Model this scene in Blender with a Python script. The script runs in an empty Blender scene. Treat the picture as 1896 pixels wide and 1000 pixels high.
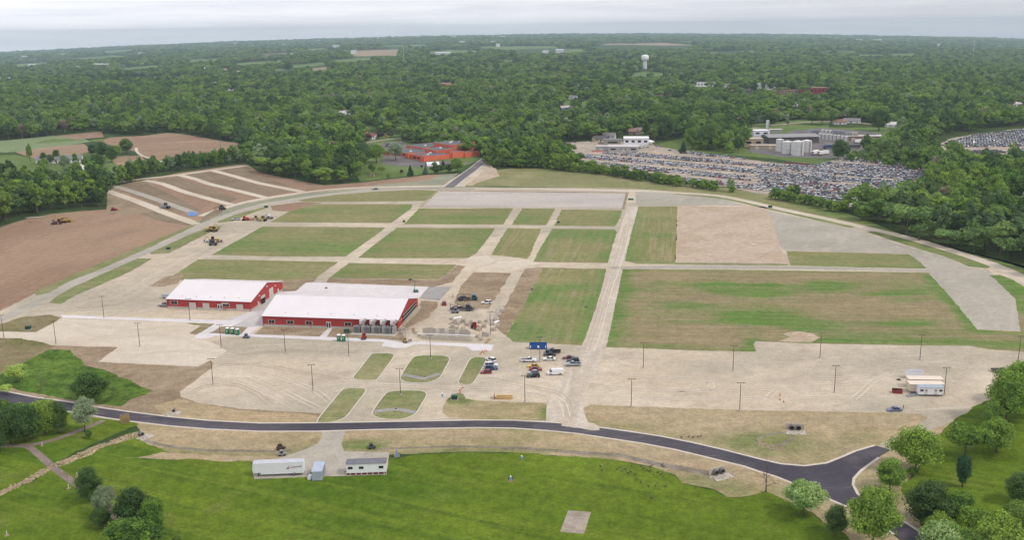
import bpy, bmesh, math, random
import numpy as np
from mathutils import Vector, Matrix, noise as mnoise
from mathutils.geometry import delaunay_2d_cdt

scene = bpy.context.scene
R = math.radians

# ---------------------------------------------------------------- camera
PH = 1820.0          # focal length in photo pixels (photo 1896 x 1000)
CAM = Vector((0, 0, 122.0))
PITCH = math.atan(450 / PH)
ROLL = R(0.755)
F_ = Vector((0, math.cos(PITCH), -math.sin(PITCH)))
R0 = Vector((1, 0, 0)); U0 = R0.cross(F_)
RV = R0 * math.cos(ROLL) - U0 * math.sin(ROLL)
UV = U0 * math.cos(ROLL) + R0 * math.sin(ROLL)
cd = bpy.data.cameras.new('camera')
cd.sensor_width = 36; cd.lens = 36 * PH / 1896
cd.clip_start = 0.5; cd.clip_end = 60000
cam = bpy.data.objects.new('camera', cd)
scene.collection.objects.link(cam)
M = Matrix((RV, UV, -F_)).transposed().to_4x4(); M.translation = CAM
cam.matrix_world = M
scene.camera = cam

# ---------------------------------------------------------------- light
SUN_EL, SUN_AZ = R(50), R(112)      # azimuth clockwise from +Y (view direction)
world = bpy.data.worlds.new('World'); scene.world = world
world.use_nodes = True
wn = world.node_tree; wn.nodes.clear()
def wnew(t, **k):
    n = wn.nodes.new(t)
    for a, b in k.items(): setattr(n, a, b)
    return n
wo = wnew('ShaderNodeOutputWorld'); bg = wnew('ShaderNodeBackground')
bg.inputs['Strength'].default_value = 0.1
sky = wnew('ShaderNodeTexSky', sky_type='NISHITA', sun_disc=False)
sky.sun_elevation = SUN_EL; sky.sun_rotation = SUN_AZ; sky.altitude = 200; sky.air_density = 1.0; sky.dust_density = 2.0
tc = wnew('ShaderNodeTexCoord')
mp = wnew('ShaderNodeMapping'); mp.inputs['Scale'].default_value = (3.0, 3.0, 48.0)
nz = wnew('ShaderNodeTexNoise'); nz.inputs['Scale'].default_value = 1.6; nz.inputs['Detail'].default_value = 6; nz.inputs['Roughness'].default_value = 0.6
cr = wnew('ShaderNodeValToRGB')
cr.color_ramp.elements[0].position = 0.33; cr.color_ramp.elements[0].color = (9.4, 9.4, 10.3, 1)
cr.color_ramp.elements[1].position = 0.66; cr.color_ramp.elements[1].color = (11.8, 11.6, 12.3, 1)
# brighter and a touch bluer opening to the left of the view, greyer cloud to the right
sx = wnew('ShaderNodeSeparateXYZ')
mr = wnew('ShaderNodeMapRange'); mr.inputs['From Min'].default_value = -0.5; mr.inputs['From Max'].default_value = 0.5
cr2 = wnew('ShaderNodeValToRGB')
cr2.color_ramp.elements[0].color = (1.06, 1.08, 1.08, 1); cr2.color_ramp.elements[1].color = (0.70, 0.71, 0.72, 1)
sz_ = wnew('ShaderNodeMapRange'); sz_.inputs['From Min'].default_value = 0.0; sz_.inputs['From Max'].default_value = 0.018; sz_.inputs['To Min'].default_value = 0.90; sz_.inputs['To Max'].default_value = 1.0
vm = wnew('ShaderNodeVectorMath', operation='SCALE')
mul = wnew('ShaderNodeMix', data_type='RGBA', blend_type='MULTIPLY'); mul.inputs['Factor'].default_value = 1
mx = wnew('ShaderNodeMix', data_type='RGBA'); mx.inputs['Factor'].default_value = 0.93
L = wn.links.new
L(tc.outputs['Generated'], mp.inputs['Vector']); L(mp.outputs[0], nz.inputs['Vector']); L(nz.outputs['Fac'], cr.inputs[0])
L(tc.outputs['Generated'], sx.inputs[0]); L(sx.outputs['X'], mr.inputs['Value']); L(mr.outputs[0], cr2.inputs[0])
L(cr.outputs[0], mul.inputs[6]); L(cr2.outputs[0], mul.inputs[7])
L(sx.outputs['Z'], sz_.inputs['Value']); L(mul.outputs[2], vm.inputs[0]); L(sz_.outputs[0], vm.inputs['Scale'])
L(sky.outputs[0], mx.inputs[6]); L(vm.outputs[0], mx.inputs[7])
L(mx.outputs[2], bg.inputs['Color']); L(bg.outputs[0], wo.inputs['Surface'])

sl = bpy.data.lights.new('sun', 'SUN'); sl.energy = 1.9; sl.angle = R(9); sl.color = (1.0, 0.93, 0.82)
so = bpy.data.objects.new('sun', sl); scene.collection.objects.link(so)
sd = Vector((math.sin(SUN_AZ) * math.cos(SUN_EL), math.cos(SUN_AZ) * math.cos(SUN_EL), math.sin(SUN_EL)))
so.rotation_euler = sd.to_track_quat('Z', 'Y').to_euler()
so.location = (300, 300, 400)
scene.view_settings.view_transform = 'Standard'
scene.view_settings.look = 'None'
scene.view_settings.exposure = -0.02
scene.view_settings.gamma = 1.0
scene.cycles.max_bounces = 4; scene.cycles.diffuse_bounces = 2; scene.cycles.transparent_max_bounces = 4
scene.cycles.volume_bounces = 0

# ---------------------------------------------------------------- ground shape and picture-to-ground helper
def sstep(a, b, v):
    t = min(max((v - a) / (b - a), 0.0), 1.0)
    return t * t * (3 - 2 * t)
def terr(x, y):
    d = math.hypot(x, y)
    if d < 1250: return 0.0
    q = min((x / d) ** 2, 0.36)
    z = -0.0447 * q * d * sstep(1250, 4200, d)
    if d > 2200:
        z += 16 * sstep(2200, 5000, d) * mnoise.noise(Vector((x / 1400 + 5, y / 1400, 0))) + 6 * sstep(2200, 5000, d) * mnoise.noise(Vector((x / 450, y / 450, 4)))
    return z
def at(px, py):
    """ground point seen at photo pixel (px, py)"""
    d = (F_ * PH + RV * (px - 948) + UV * (500 - py)).normalized()
    z = 0.0
    for _ in range(12):
        t = (z - CAM.z) / min(d.z, -1e-4)
        p = CAM + d * t
        if math.hypot(p.x, p.y) < 1250: break
        z = 0.5 * z + 0.5 * terr(p.x, p.y) if _ > 2 else terr(p.x, p.y)
    return Vector((p.x, p.y, terr(p.x, p.y)))
def px_of(x, y, z=0.0):
    v = Vector((x, y, z)) - CAM
    f = v.dot(F_)
    return (948 + PH * v.dot(RV) / f, 500 - PH * v.dot(UV) / f)
def inpoly(x, y, P):
    c = False; n = len(P); j = n - 1
    for i in range(n):
        xi, yi = P[i]; xj, yj = P[j]
        if (yi > y) != (yj > y) and x < (xj - xi) * (y - yi) / (yj - yi) + xi: c = not c
        j = i
    return c

# ---------------------------------------------------------------- colours and materials
ALB = 1.22
def lin(c, k=None):
    k = ALB if k is None else k
    o = []
    for v in c[:3]:
        v = v / 255.0
        l = v / 12.92 if v <= 0.04045 else ((v + 0.055) / 1.055) ** 2.4
        o.append(min(l / k, 0.86))
    return (*o, 1.0)
MATS = {}
class NT:
    def __init__(s, name):
        s.m = bpy.data.materials.new(name); s.m.use_nodes = True
        s.t = s.m.node_tree; s.t.nodes.clear()
        s.out = s.n('ShaderNodeOutputMaterial'); s.b = s.n('ShaderNodeBsdfPrincipled')
        s.l(s.b.outputs[0], s.out.inputs['Surface'])
    def n(s, t, **k):
        n = s.t.nodes.new(t)
        for a, b in k.items(): setattr(n, a, b)
        return n
    def l(s, a, b): s.t.links.new(a, b)
    def rgb(s, c):
        n = s.n('ShaderNodeRGB'); n.outputs[0].default_value = c; return n.outputs[0]
    def mix(s, f, a, b, blend='MIX'):
        n = s.n('ShaderNodeMix', data_type='RGBA', blend_type=blend)
        for v, k in ((f, 0), (a, 6), (b, 7)):
            if hasattr(v, 'default_value') or hasattr(v, 'links'): s.l(v, n.inputs[k])
            else: n.inputs[k].default_value = v
        return n.outputs[2]
    def rng(s, v, a, b, c=0.0, d=1.0, smooth=True):
        n = s.n('ShaderNodeMapRange'); 
        if smooth: n.interpolation_type = 'SMOOTHSTEP'
        s.l(v, n.inputs[0])
        for i, x in enumerate((a, b, c, d)): n.inputs[1 + i].default_value = x
        return n.outputs[0]
    def math(s, op, a, b):
        n = s.n('ShaderNodeMath', operation=op)
        for i, v in enumerate((a, b)):
            if isinstance(v, (int, float)): n.inputs[i].default_value = v
            else: s.l(v, n.inputs[i])
        return n.outputs[0]
    def noise(s, vec, scale, detail=3, rough=0.55, stretch=None, angle=0, off=0, dist=0):
        mp = s.n('ShaderNodeMapping', vector_type='POINT')
        mp.inputs['Rotation'].default_value = (0, 0, -angle); mp.inputs['Location'].default_value = (off, off * 1.7, off * 0.3)
        mp.inputs['Scale'].default_value = (1, 1, 1)
        s.l(vec, mp.inputs[0]); v = mp.outputs[0]
        if stretch:
            m2 = s.n('ShaderNodeMapping'); m2.inputs['Scale'].default_value = (stretch, 1, 1); s.l(v, m2.inputs[0]); v = m2.outputs[0]
        n = s.n('ShaderNodeTexNoise'); n.inputs['Scale'].default_value = scale; n.inputs['Detail'].default_value = detail
        n.inputs['Roughness'].default_value = rough; n.inputs['Distortion'].default_value = dist
        s.l(v, n.inputs['Vector']); return n.outputs['Fac']
def gmat(name, base, layers=(), lush=None, rough=0.95, contrast=0.10, grain=1.4):
    """ground material: base colour, then (colour, scale, lo, hi, amount, stretch, angle) noise layers; lush = colour driven by mesh attribute"""
    t = NT(name); g = t.n('ShaderNodeNewGeometry'); P = g.outputs['Position']
    c = t.rgb(lin(base))
    for i, ly in enumerate(layers):
        col, sc, lo, hi, amt = ly[:5]; st = ly[5] if len(ly) > 5 else None; an = ly[6] if len(ly) > 6 else 0
        f = t.noise(P, sc, detail=4, stretch=st, angle=an, off=13.7 * (i + 1))
        c = t.mix(t.rng(f, lo, hi, 0, amt), c, lin(col))
    if lush:
        a = t.n('ShaderNodeAttribute', attribute_name='lush').outputs['Fac']
        n1 = t.noise(P, 0.09, detail=5, rough=0.65, stretch=lush[2] if len(lush) > 2 else None, angle=lush[3] if len(lush) > 3 else 0, off=3)
        s = t.math('ADD', a, t.math('MULTIPLY', t.math('SUBTRACT', n1, 0.5), 0.9))
        n2 = t.noise(P, 0.5, detail=3)
        s = t.math('ADD', s, t.math('MULTIPLY', t.math('SUBTRACT', n2, 0.5), 0.35))
        c = t.mix(t.rng(s, 0.10, 1.0, 0, lush[1]), c, lin(lush[0]))
        n3 = t.noise(P, 0.45, detail=2, stretch=0.05, angle=lush[3] if len(lush) > 3 else 0, off=5)
        c = t.mix(t.rng(n3, 0.40, 0.62, 0, 0.30), c, lin((158, 144, 114)))
    for sc, am in ((grain, contrast * 2.0), (grain * 0.25, contrast * 1.5), (0.03, contrast * 0.7)):
        f = t.noise(P, sc, detail=4, rough=0.65, off=sc * 7)
        v = t.rng(f, 0.3, 0.7, 1 - am, 1 + am)
        cm = t.n('ShaderNodeCombineColor'); 
        for k in range(3): t.l(v, cm.inputs[k])
        c = t.mix(1.0, c, cm.outputs[0], 'MULTIPLY')
    t.l(c, t.b.inputs['Base Color']); t.b.inputs['Roughness'].default_value = rough
    t.b.inputs['Specular IOR Level'].default_value = 0.1
    return t.m
def pmat(name, col, rough=0.5, metal=0.0, var=0.08, scale=0.6, k=None, spec=0.3, stretch=None):
    if name in MATS: return MATS[name]
    t = NT(name); tc = t.n('ShaderNodeTexCoord')
    f = t.noise(tc.outputs['Object'], scale, detail=4, stretch=stretch)
    v = t.rng(f, 0.3, 0.7, 1 - var, 1 + var)
    cm = t.n('ShaderNodeCombineColor')
    for i in range(3): t.l(v, cm.inputs[i])
    c = t.mix(1.0, lin(col, k), cm.outputs[0], 'MULTIPLY')
    t.l(c, t.b.inputs['Base Color']); t.b.inputs['Roughness'].default_value = rough
    t.b.inputs['Metallic'].default_value = metal; t.b.inputs['Specular IOR Level'].default_value = spec
    MATS[name] = t.m; return t.m

# ---------------------------------------------------------------- object helpers
COL = scene.collection
def tag(o, label=None, cat=None, group=None, kind=None):
    if label: o['label'] = label
    if cat: o['category'] = cat
    if group: o['group'] = group
    if kind: o['kind'] = kind
    return o
def link(name, me, mat=None, parent=None, mats=None):
    if mats:
        for m in mats: me.materials.append(m)
    elif mat: me.materials.append(mat)
    o = bpy.data.objects.new(name, me); COL.objects.link(o)
    if parent: o.parent = parent
    return o
def empty(name, loc, rz=0.0, sc=1.0):
    o = bpy.data.objects.new(name, None); COL.objects.link(o)
    o.empty_display_size = 0.5; o.location = loc; o.rotation_euler = (0, 0, rz); o.scale = (sc,) * 3
    return o
def dup(o, loc, rz=0.0, sc=None, label=None, group=None, parent=None):
    c = o.copy(); COL.objects.link(c)
    if parent is None:
        c.location = loc; c.rotation_euler = (0, 0, rz)
        if sc is not None: c.scale = sc if hasattr(sc, '__len__') else (sc,) * 3
        if label: c['label'] = label
        if group: c['group'] = group
    else: c.parent = parent
    for ch in list(o.children): dup(ch, None, parent=c)
    return c
class MB:
    def __init__(s): s.v = []; s.f = []; s.mi = []; s.cur = 0
    def add(s, vs, fs):
        b = len(s.v); s.v += [tuple(v) for v in vs]; s.f += [tuple(b + i for i in f) for f in fs]; s.mi += [s.cur] * len(fs); return s
    def box(s, cx, cy, z0, sx, sy, sz, rz=0.0, top=1.0, topx=None, dx=0.0):
        """box centred at cx, cy standing on z0; top/topx scale the upper face"""
        tx = top if topx is None else topx
        c, n = math.cos(rz), math.sin(rz); vs = []
        for z, kx, ky, o in ((z0, 1, 1, 0), (z0 + sz, tx, top, dx)):
            for a, b in ((-1, -1), (1, -1), (1, 1), (-1, 1)):
                x = a * sx / 2 * kx + o; y = b * sy / 2 * ky
                vs.append((cx + x * c - y * n, cy + x * n + y * c, z))
        return s.add(vs, [(3, 2, 1, 0), (4, 5, 6, 7), (0, 1, 5, 4), (1, 2, 6, 5), (2, 3, 7, 6), (3, 0, 4, 7)])
    def cyl(s, p0, p1, r0, r1=None, n=10, caps=True):
        r1 = r0 if r1 is None else r1
        p0 = Vector(p0); p1 = Vector(p1); d = (p1 - p0).normalized()
        a = d.orthogonal().normalized(); b = d.cross(a); vs = []
        for p, r in ((p0, r0), (p1, r1)):
            for i in range(n):
                t = 2 * math.pi * i / n
                vs.append(p + a * (r * math.cos(t)) + b * (r * math.sin(t)))
        fs = [(i, (i + 1) % n, n + (i + 1) % n, n + i) for i in range(n)]
        if caps: fs += [tuple(reversed(range(n))), tuple(range(n, 2 * n))]
        return s.add(vs, fs)
    def prism(s, prof, y0, y1, axis='y'):
        """profile of (x, z) points swept from y0 to y1"""
        n = len(prof)
        vs = [(x, y0, z) for x, z in prof] + [(x, y1, z) for x, z in prof]
        if axis == 'x': vs = [(y, x, z) for x, y, z in vs]
        fs = [(i, (i + 1) % n, n + (i + 1) % n, n + i) for i in range(n)] + [tuple(reversed(range(n))), tuple(range(n, 2 * n))]
        return s.add(vs, fs)
    def mesh(s, name, smooth=False):
        me = bpy.data.meshes.new(name); me.from_pydata(s.v, [], s.f)
        bm = bmesh.new(); bm.from_mesh(me); bmesh.ops.recalc_face_normals(bm, faces=bm.faces); bm.to_mesh(me); bm.free()
        me.polygons.foreach_set('material_index', s.mi)
        if smooth: me.polygons.foreach_set('use_smooth', [True] * len(me.polygons))
        me.update(); return me
    def build(s, name, mat=None, parent=None, smooth=False, mats=None, bevel=0):
        o = link(name, s.mesh(name, smooth), mat, parent, mats)
        if bevel:
            md = o.modifiers.new('bevel', 'BEVEL'); md.width = bevel; md.segments = 2; md.limit_method = 'ANGLE'
        return o

# ---------------------------------------------------------------- ground sheets
rng = random.Random(7)
def jit_poly(P, j, seed):
    """world polygon from ground points; edges subdivided and made ragged by j metres"""
    out = []; n = len(P)
    for i in range(n):
        a, b = P[i], P[(i + 1) % n]
        d = (b - a).length; st = max(1.2, a.length / 350) if j else 1e9
        k = max(1, min(int(d / st), 160)); nn = Vector((-(b - a).y, (b - a).x, 0)).normalized() if d > 1e-6 else Vector()
        for q in range(k):
            p = a.lerp(b, q / k)
            if j:
                o = mnoise.noise(Vector((p.x / 7, p.y / 7, seed))) + 0.6 * mnoise.noise(Vector((p.x / 2.1, p.y / 2.1, seed + 9)))
                p = p + nn * (o * j) * (1 if q else 0.5)
            out.append(p)
    return out
def smooth_px(P, closed=True, k=4):
    out = []; n = len(P)
    for i in range(n if closed else n - 1):
        p0, p1, p2, p3 = [P[(i + o) % n] if closed else P[min(max(i + o, 0), n - 1)] for o in (-1, 0, 1, 2)]
        for q in range(k):
            t = q / k
            out.append(tuple(0.5 * (2 * b + (c - a) * t + (2 * a - 5 * b + 4 * c - d) * t * t + (3 * b - a - 3 * c + d) * t ** 3) for a, b, c, d in zip(p0, p1, p2, p3)))
    if not closed: out.append(P[-1])
    return out
def area(name, pts, mat, layer, j=0.5, grid=0, lush=None, smooth=False, kind='structure', base=0.0, z_extra=0.0, label=None, cat=None, group=None, thick=0.0):
    if smooth: pts = smooth_px(pts)
    W = [at(*p) for p in pts]
    seed = layer * 3.1 + len(pts)
    B = jit_poly(W, j, seed)
    V = [Vector((p.x, p.y)) for p in B]; E = [(i, (i + 1) % len(V)) for i in range(len(V))]
    if grid:
        xs = [v.x for v in V]; ys = [v.y for v in V]; Pl = [(v.x, v.y) for v in V]
        g = np.array(Pl); x = min(xs) + grid / 2; row = 0
        yy = np.arange(min(ys) + grid / 2, max(ys), grid)
        while x < max(xs):
            ins = np.zeros(len(yy), bool)
            X0, Y0 = g[:, 0], g[:, 1]; X1, Y1 = np.roll(X0, -1), np.roll(Y0, -1)
            for a0, b0, a1, b1 in zip(X0, Y0, X1, Y1):
                if (a0 > x) != (a1 > x):
                    yc = b0 + (x - a0) * (b1 - b0) / (a1 - a0)
                    ins ^= yy > yc
            for y in yy[ins]: V.append(Vector((x, float(y) + (row % 2) * grid * 0.4)))
            x += grid; row += 1
    r = delaunay_2d_cdt(V, E, [], 1, 1e-4)
    vs, fs = r[0], r[2]
    zo = 0.004 * layer + z_extra
    vs3 = []
    for v in vs:
        z = terr(v.x, v.y) + zo + base
        if z != zo + base: z += 0.6 + 0.01 * layer
        vs3.append((v.x, v.y, z))
    me = bpy.data.meshes.new(name); me.from_pydata(vs3, [], [tuple(f) for f in fs])
    bm = bmesh.new(); bm.from_mesh(me)
    for f in bm.faces:
        if f.normal.z < 0: f.normal_flip()
    bm.to_mesh(me); bm.free()
    if lush:
        val = np.full(len(vs3), lush.get('base', 0.0)); X = np.array([v[0] for v in vs3]); Y = np.array([v[1] for v in vs3])
        for (bx, by, rx, ry, a, s) in lush.get('blobs', ()):
            c = at(bx, by); ca, sa = math.cos(R(a)), math.sin(R(a))
            u = ((X - c.x) * ca + (Y - c.y) * sa) / (rx * lush.get('kx', 1.0)); w = (-(X - c.x) * sa + (Y - c.y) * ca) / ry
            val += s * np.exp(-(u * u + w * w) ** 1.3)
        for (line, wd, s) in lush.get('lines', ()):
            Lp = [at(*q) for q in line]
            dm = np.full(len(X), 1e9)
            for a, b in zip(Lp[:-1], Lp[1:]):
                ex, ey = b.x - a.x, b.y - a.y; ll = ex * ex + ey * ey + 1e-9
                t = np.clip(((X - a.x) * ex + (Y - a.y) * ey) / ll, 0, 1)
                dm = np.minimum(dm, np.hypot(X - a.x - t * ex, Y - a.y - t * ey))
            val += s * np.exp(-(dm / wd) ** 2)
        at_ = me.attributes.new('lush', 'FLOAT', 'POINT'); at_.data.foreach_set('value', val.astype(np.float32))
    o = link(name, me, mat)
    tag(o, label, cat, group, kind)
    return o
def strip(name, pts, width, mat, layer, closed=False, smooth=True, kind='structure', j=0.0, z=0.0):
    """a road or track of the given width along ground points"""
    P = smooth_px(pts, closed, 5) if smooth else list(pts)
    W = [at(*p) for p in P]
    D = [W[0]]
    for a, b in zip(W[:-1], W[1:]):
        k = max(1, int((b - a).length / 4))
        for q in range(1, k + 1): D.append(a.lerp(b, q / k))
    vs = []; n = len(D)
    for i, p in enumerate(D):
        d = (D[min(i + 1, n - 1)] - D[max(i - 1, 0)]); d.z = 0; d.normalize(); nn = Vector((-d.y, d.x, 0))
        w = width(i / (n - 1)) if callable(width) else width
        o1 = j * mnoise.noise(Vector((p.x / 5, p.y / 5, 1))); o2 = j * mnoise.noise(Vector((p.x / 5, p.y / 5, 7)))
        for s_, o_ in ((1, o1), (-1, o2)):
            q = p + nn * (s_ * w / 2 + o_); zz = terr(q.x, q.y)
            vs.append((q.x, q.y, zz + 0.004 * layer + z + (0.6 + 0.01 * layer if zz else 0)))
    fs = [(2 * i, 2 * i + 1, 2 * i + 3, 2 * i + 2) for i in range(n - 1)]
    me = bpy.data.meshes.new(name); me.from_pydata(vs, [], fs)
    bm = bmesh.new(); bm.from_mesh(me)
    for f in bm.faces:
        if f.normal.z < 0: f.normal_flip()
    bm.to_mesh(me); bm.free()
    return tag(link(name, me, mat), kind=kind)
# ================================================================ GROUND
# base terrain: polar sheet out to the horizon
def build_terrain():
    radii = [0, 60, 120, 200, 300, 420, 560, 720, 900, 1080, 1249]
    r = 1249
    while r < 14500: r *= 1.035; radii.append(r)
    azs = [a * 1.0 for a in range(-44, 45)] + [50, 60, 75, 90, 110, 135, 160, 180, 200, 225, 250, 270, 285, 300, 310]
    n = len(azs); vs = [(0, 0, -0.09)]
    for r in radii[1:]:
        for a in azs:
            x, y = r * math.sin(R(a)), r * math.cos(R(a))
            vs.append((x, y, terr(x, y) - 0.02))
    fs = []
    for i in range(n): fs.append((0, 1 + (i + 1) % n, 1 + i))
    for k in range(len(radii) - 2):
        for i in range(n):
            a = 1 + k * n + i; b = 1 + k * n + (i + 1) % n
            fs.append((a, b, b + n, a + n))
    me = bpy.data.meshes.new('ground'); me.from_pydata(vs, [], fs)
    bm = bmesh.new(); bm.from_mesh(me)
    for f in bm.faces:
        if f.normal.z < 0: f.normal_flip()
    bm.to_mesh(me); bm.free()
    m = gmat('ground_green', (70, 92, 48), [((58, 78, 42), 0.01, 0.4, 0.6, 0.8), ((98, 104, 66), 0.004, 0.55, 0.7, 0.6)], contrast=0.12, grain=0.5)
    tag(link('ground', me, m), kind='structure')
build_terrain()

TAN = (203, 188, 168)
m_gravel = gmat('gravel_tan', (205, 190, 167), [((217, 203, 181), 0.018, 0.42, 0.62, 0.9), ((180, 170, 152), 0.018, 0.42, 0.62, 0.9, 0.6, 0.2), ((182, 166, 146), 0.09, 0.56, 0.70, 0.6, 0.4, 0.9), ((224, 211, 192), 0.22, 0.60, 0.72, 0.5, 0.16, 0.05), ((190, 172, 150), 0.35, 0.58, 0.70, 0.35, 0.12, 0.5)], contrast=0.055, grain=1.0)
m_gravel_pale = gmat('gravel_pale', (216, 203, 184), [((204, 190, 168), 0.02, 0.45, 0.62, 0.8, 0.5, 0.1), ((226, 215, 199), 0.16, 0.55, 0.72, 0.5, 0.10, 0.12)], contrast=0.035, grain=1.0)
m_gravel_grey = gmat('gravel_grey', (183, 175, 162), [((170, 164, 150), 0.03, 0.45, 0.62, 0.8, 0.5, 0.4), ((196, 187, 173), 0.2, 0.5, 0.7, 0.5, 0.2, 1.1)], contrast=0.045, grain=1.0)
m_arena = gmat('arena_stone', (204, 193, 184), [((180, 174, 168), 0.03, 0.4, 0.6, 0.6, 0.2, 0)], contrast=0.04, grain=1.2)
m_dust = gmat('dusty_road', (201, 187, 170), [((214, 203, 188), 0.3, 0.42, 0.62, 0.8, 0.06, 1.40), ((183, 170, 152), 0.25, 0.5, 0.7, 0.4, 0.08, 1.40)], contrast=0.06, grain=1.3)
m_soil = gmat('bare_soil', (152, 124, 102), [((167, 140, 116), 0.012, 0.42, 0.62, 0.9, 0.5, 1.40), ((150, 126, 107), 0.05, 0.52, 0.7, 0.7, 0.35, 1.40), ((176, 152, 132), 0.4, 0.5, 0.7, 0.4, 0.08, 1.40)], contrast=0.05, grain=0.9)
m_plot = gmat('plot_soil', (143, 126, 104), [((132, 115, 93), 0.03, 0.42, 0.62, 0.8), ((161, 145, 122), 0.35, 0.5, 0.7, 0.5, 0.1, -0.9)], contrast=0.06, grain=0.9)
m_brown = gmat('churned_dirt', (160, 141, 116), [((144, 124, 100), 0.05, 0.45, 0.62, 0.8), ((178, 160, 136), 0.16, 0.5, 0.68, 0.6, 0.3, 0.4)], contrast=0.09, grain=1.0)
m_farm_soil = gmat('plough_soil', (160, 134, 110), [((152, 124, 104), 0.01, 0.4, 0.6, 0.8, 0.3, 0.2), ((184, 160, 134), 0.02, 0.52, 0.68, 0.6, 0.3, 0.3)], contrast=0.06, grain=0.5)
m_field = gmat('thin_grass', (142, 138, 92), [((128, 132, 80), 0.025, 0.40, 0.62, 0.8), ((164, 150, 118), 0.5, 0.5, 0.66, 0.55, 0.05, -0.09), ((122, 130, 78), 0.06, 0.5, 0.70, 0.55, 0.4, -0.09)], lush=((106, 132, 66), 0.95, 0.6, -0.09), contrast=0.075, grain=1.1)
m_field_v = gmat('thin_grass_rows', (144, 139, 92), [((130, 133, 80), 0.025, 0.40, 0.62, 0.8), ((170, 156, 124), 0.55, 0.5, 0.66, 0.6, 0.05, 1.40), ((120, 130, 78), 0.06, 0.5, 0.70, 0.55, 0.3, 1.40)], lush=((104, 134, 68), 0.95, 0.3, 1.40), contrast=0.075, grain=1.1)
m_field_big = gmat('patchy_grass', (148, 134, 100), [((138, 132, 92), 0.02, 0.42, 0.60, 0.85), ((178, 160, 130), 0.5, 0.5, 0.66, 0.6, 0.05, -0.09), ((130, 130, 84), 0.05, 0.52, 0.70, 0.6, 0.3, -0.09)], lush=((96, 130, 56), 0.95, 0.8, -0.09), contrast=0.075, grain=1.1)
m_sand = gmat('bare_sand', (196, 177, 157), [((182, 161, 135), 0.04, 0.45, 0.62, 0.6), ((216, 201, 184), 0.5, 0.58, 0.70, 0.6, 0.5, 0.3)], contrast=0.06, grain=0.9)
m_verge = gmat('dry_verge', (182, 163, 132), [((188, 165, 132), 0.03, 0.45, 0.62, 0.9, 0.4, 0.0), ((150, 146, 98), 0.05, 0.50, 0.68, 0.85, 0.4, 0.0), ((170, 158, 118), 0.4, 0.5, 0.7, 0.5, 0.15, 0.0)], lush=((104, 122, 60), 0.95, 0.5, 0), contrast=0.09, grain=1.0)
m_verge2 = gmat('mown_verge', (134, 136, 90), [((158, 152, 112), 0.03, 0.42, 0.62, 0.8), ((122, 130, 78), 0.06, 0.5, 0.68, 0.7, 0.3, 0.3)], lush=((96, 128, 56), 0.95, 0.4, 0), contrast=0.08, grain=1.0)
m_lawn = gmat('lawn', (96, 118, 30), [((108, 128, 38), 0.02, 0.42, 0.62, 0.9), ((82, 110, 28), 0.05, 0.46, 0.66, 0.8, 0.35, -0.35), ((112, 130, 42), 0.22, 0.50, 0.62, 0.6, 0.04, -0.42), ((74, 96, 28), 0.30, 0.54, 0.66, 0.5, 0.04, -0.42), ((124, 126, 66), 0.05, 0.58, 0.74, 0.6)], contrast=0.11, grain=1.3)
m_mound = gmat('rough_grass', (84, 112, 40), [((98, 122, 48), 0.05, 0.45, 0.62, 0.8), ((64, 92, 32), 0.12, 0.5, 0.66, 0.8)], contrast=0.18, grain=0.8)
m_olive = gmat('sparse_weeds', (138, 126, 94), [((112, 114, 66), 0.04, 0.42, 0.60, 0.9), ((158, 138, 110), 0.06, 0.5, 0.7, 0.6)], contrast=0.10, grain=1.0)
m_farm_green = gmat('crop_green', (128, 146, 100), [((132, 146, 108), 0.01, 0.4, 0.62, 0.9, 0.3, 0.3)], contrast=0.05, grain=0.4)
m_pasture = gmat('pasture', (108, 128, 70), [((96, 116, 58), 0.02, 0.4, 0.62, 0.9), ((122, 136, 84), 0.01, 0.5, 0.7, 0.6)], contrast=0.09, grain=0.6)
m_green_far = gmat('meadow', (112, 134, 80), [((98, 122, 66), 0.01, 0.4, 0.62, 0.8)], contrast=0.06, grain=0.3)
m_brown_far = gmat('tilled_field', (170, 148, 122), [((150, 138, 108), 0.006, 0.4, 0.62, 0.8)], contrast=0.05, grain=0.3)
m_seeded = gmat('seeded_strip', (148, 150, 128), [((164, 160, 138), 0.04, 0.42, 0.62, 0.8, 0.4, 0.3), ((132, 146, 124), 0.1, 0.5, 0.7, 0.6, 0.3, 0.3)], contrast=0.06, grain=1.0)
m_asphalt = gmat('asphalt', (88, 83, 90), [((128, 120, 116), 0.05, 0.60, 0.74, 0.45), ((106, 102, 106), 0.12, 0.45, 0.65, 0.6, 0.12, 0.0), ((146, 138, 130), 0.3, 0.58, 0.72, 0.5, 0.2, 0.1), ((74, 70, 80), 0.03, 0.45, 0.6, 0.7)], rough=0.8, contrast=0.05, grain=1.2)
m_asph_old = gmat('old_asphalt', (118, 112, 112), [((134, 128, 126), 0.05, 0.45, 0.65, 0.8)], contrast=0.06, grain=1.0)
m_path = gmat('path_paving', (146, 132, 122), [((132, 118, 108), 0.2, 0.45, 0.65, 0.7)], contrast=0.07, grain=1.2)
m_conc = gmat('concrete', (226, 218, 218), [((212, 206, 206), 0.06, 0.45, 0.62, 0.7), ((236, 230, 230), 0.04, 0.5, 0.7, 0.7, 0.4, 0.1)], contrast=0.025, grain=0.8)
m_conc_grey = gmat('concrete_grey', (206, 200, 198), [((194, 190, 188), 0.05, 0.42, 0.62, 0.8), ((216, 210, 208), 0.2, 0.52, 0.7, 0.5)], contrast=0.03, grain=0.8)
m_pad = gmat('old_concrete', (172, 160, 146), [((156, 144, 130), 0.25, 0.45, 0.65, 0.8), ((184, 174, 160), 0.5, 0.52, 0.7, 0.6)], contrast=0.06, grain=1.2)
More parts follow.
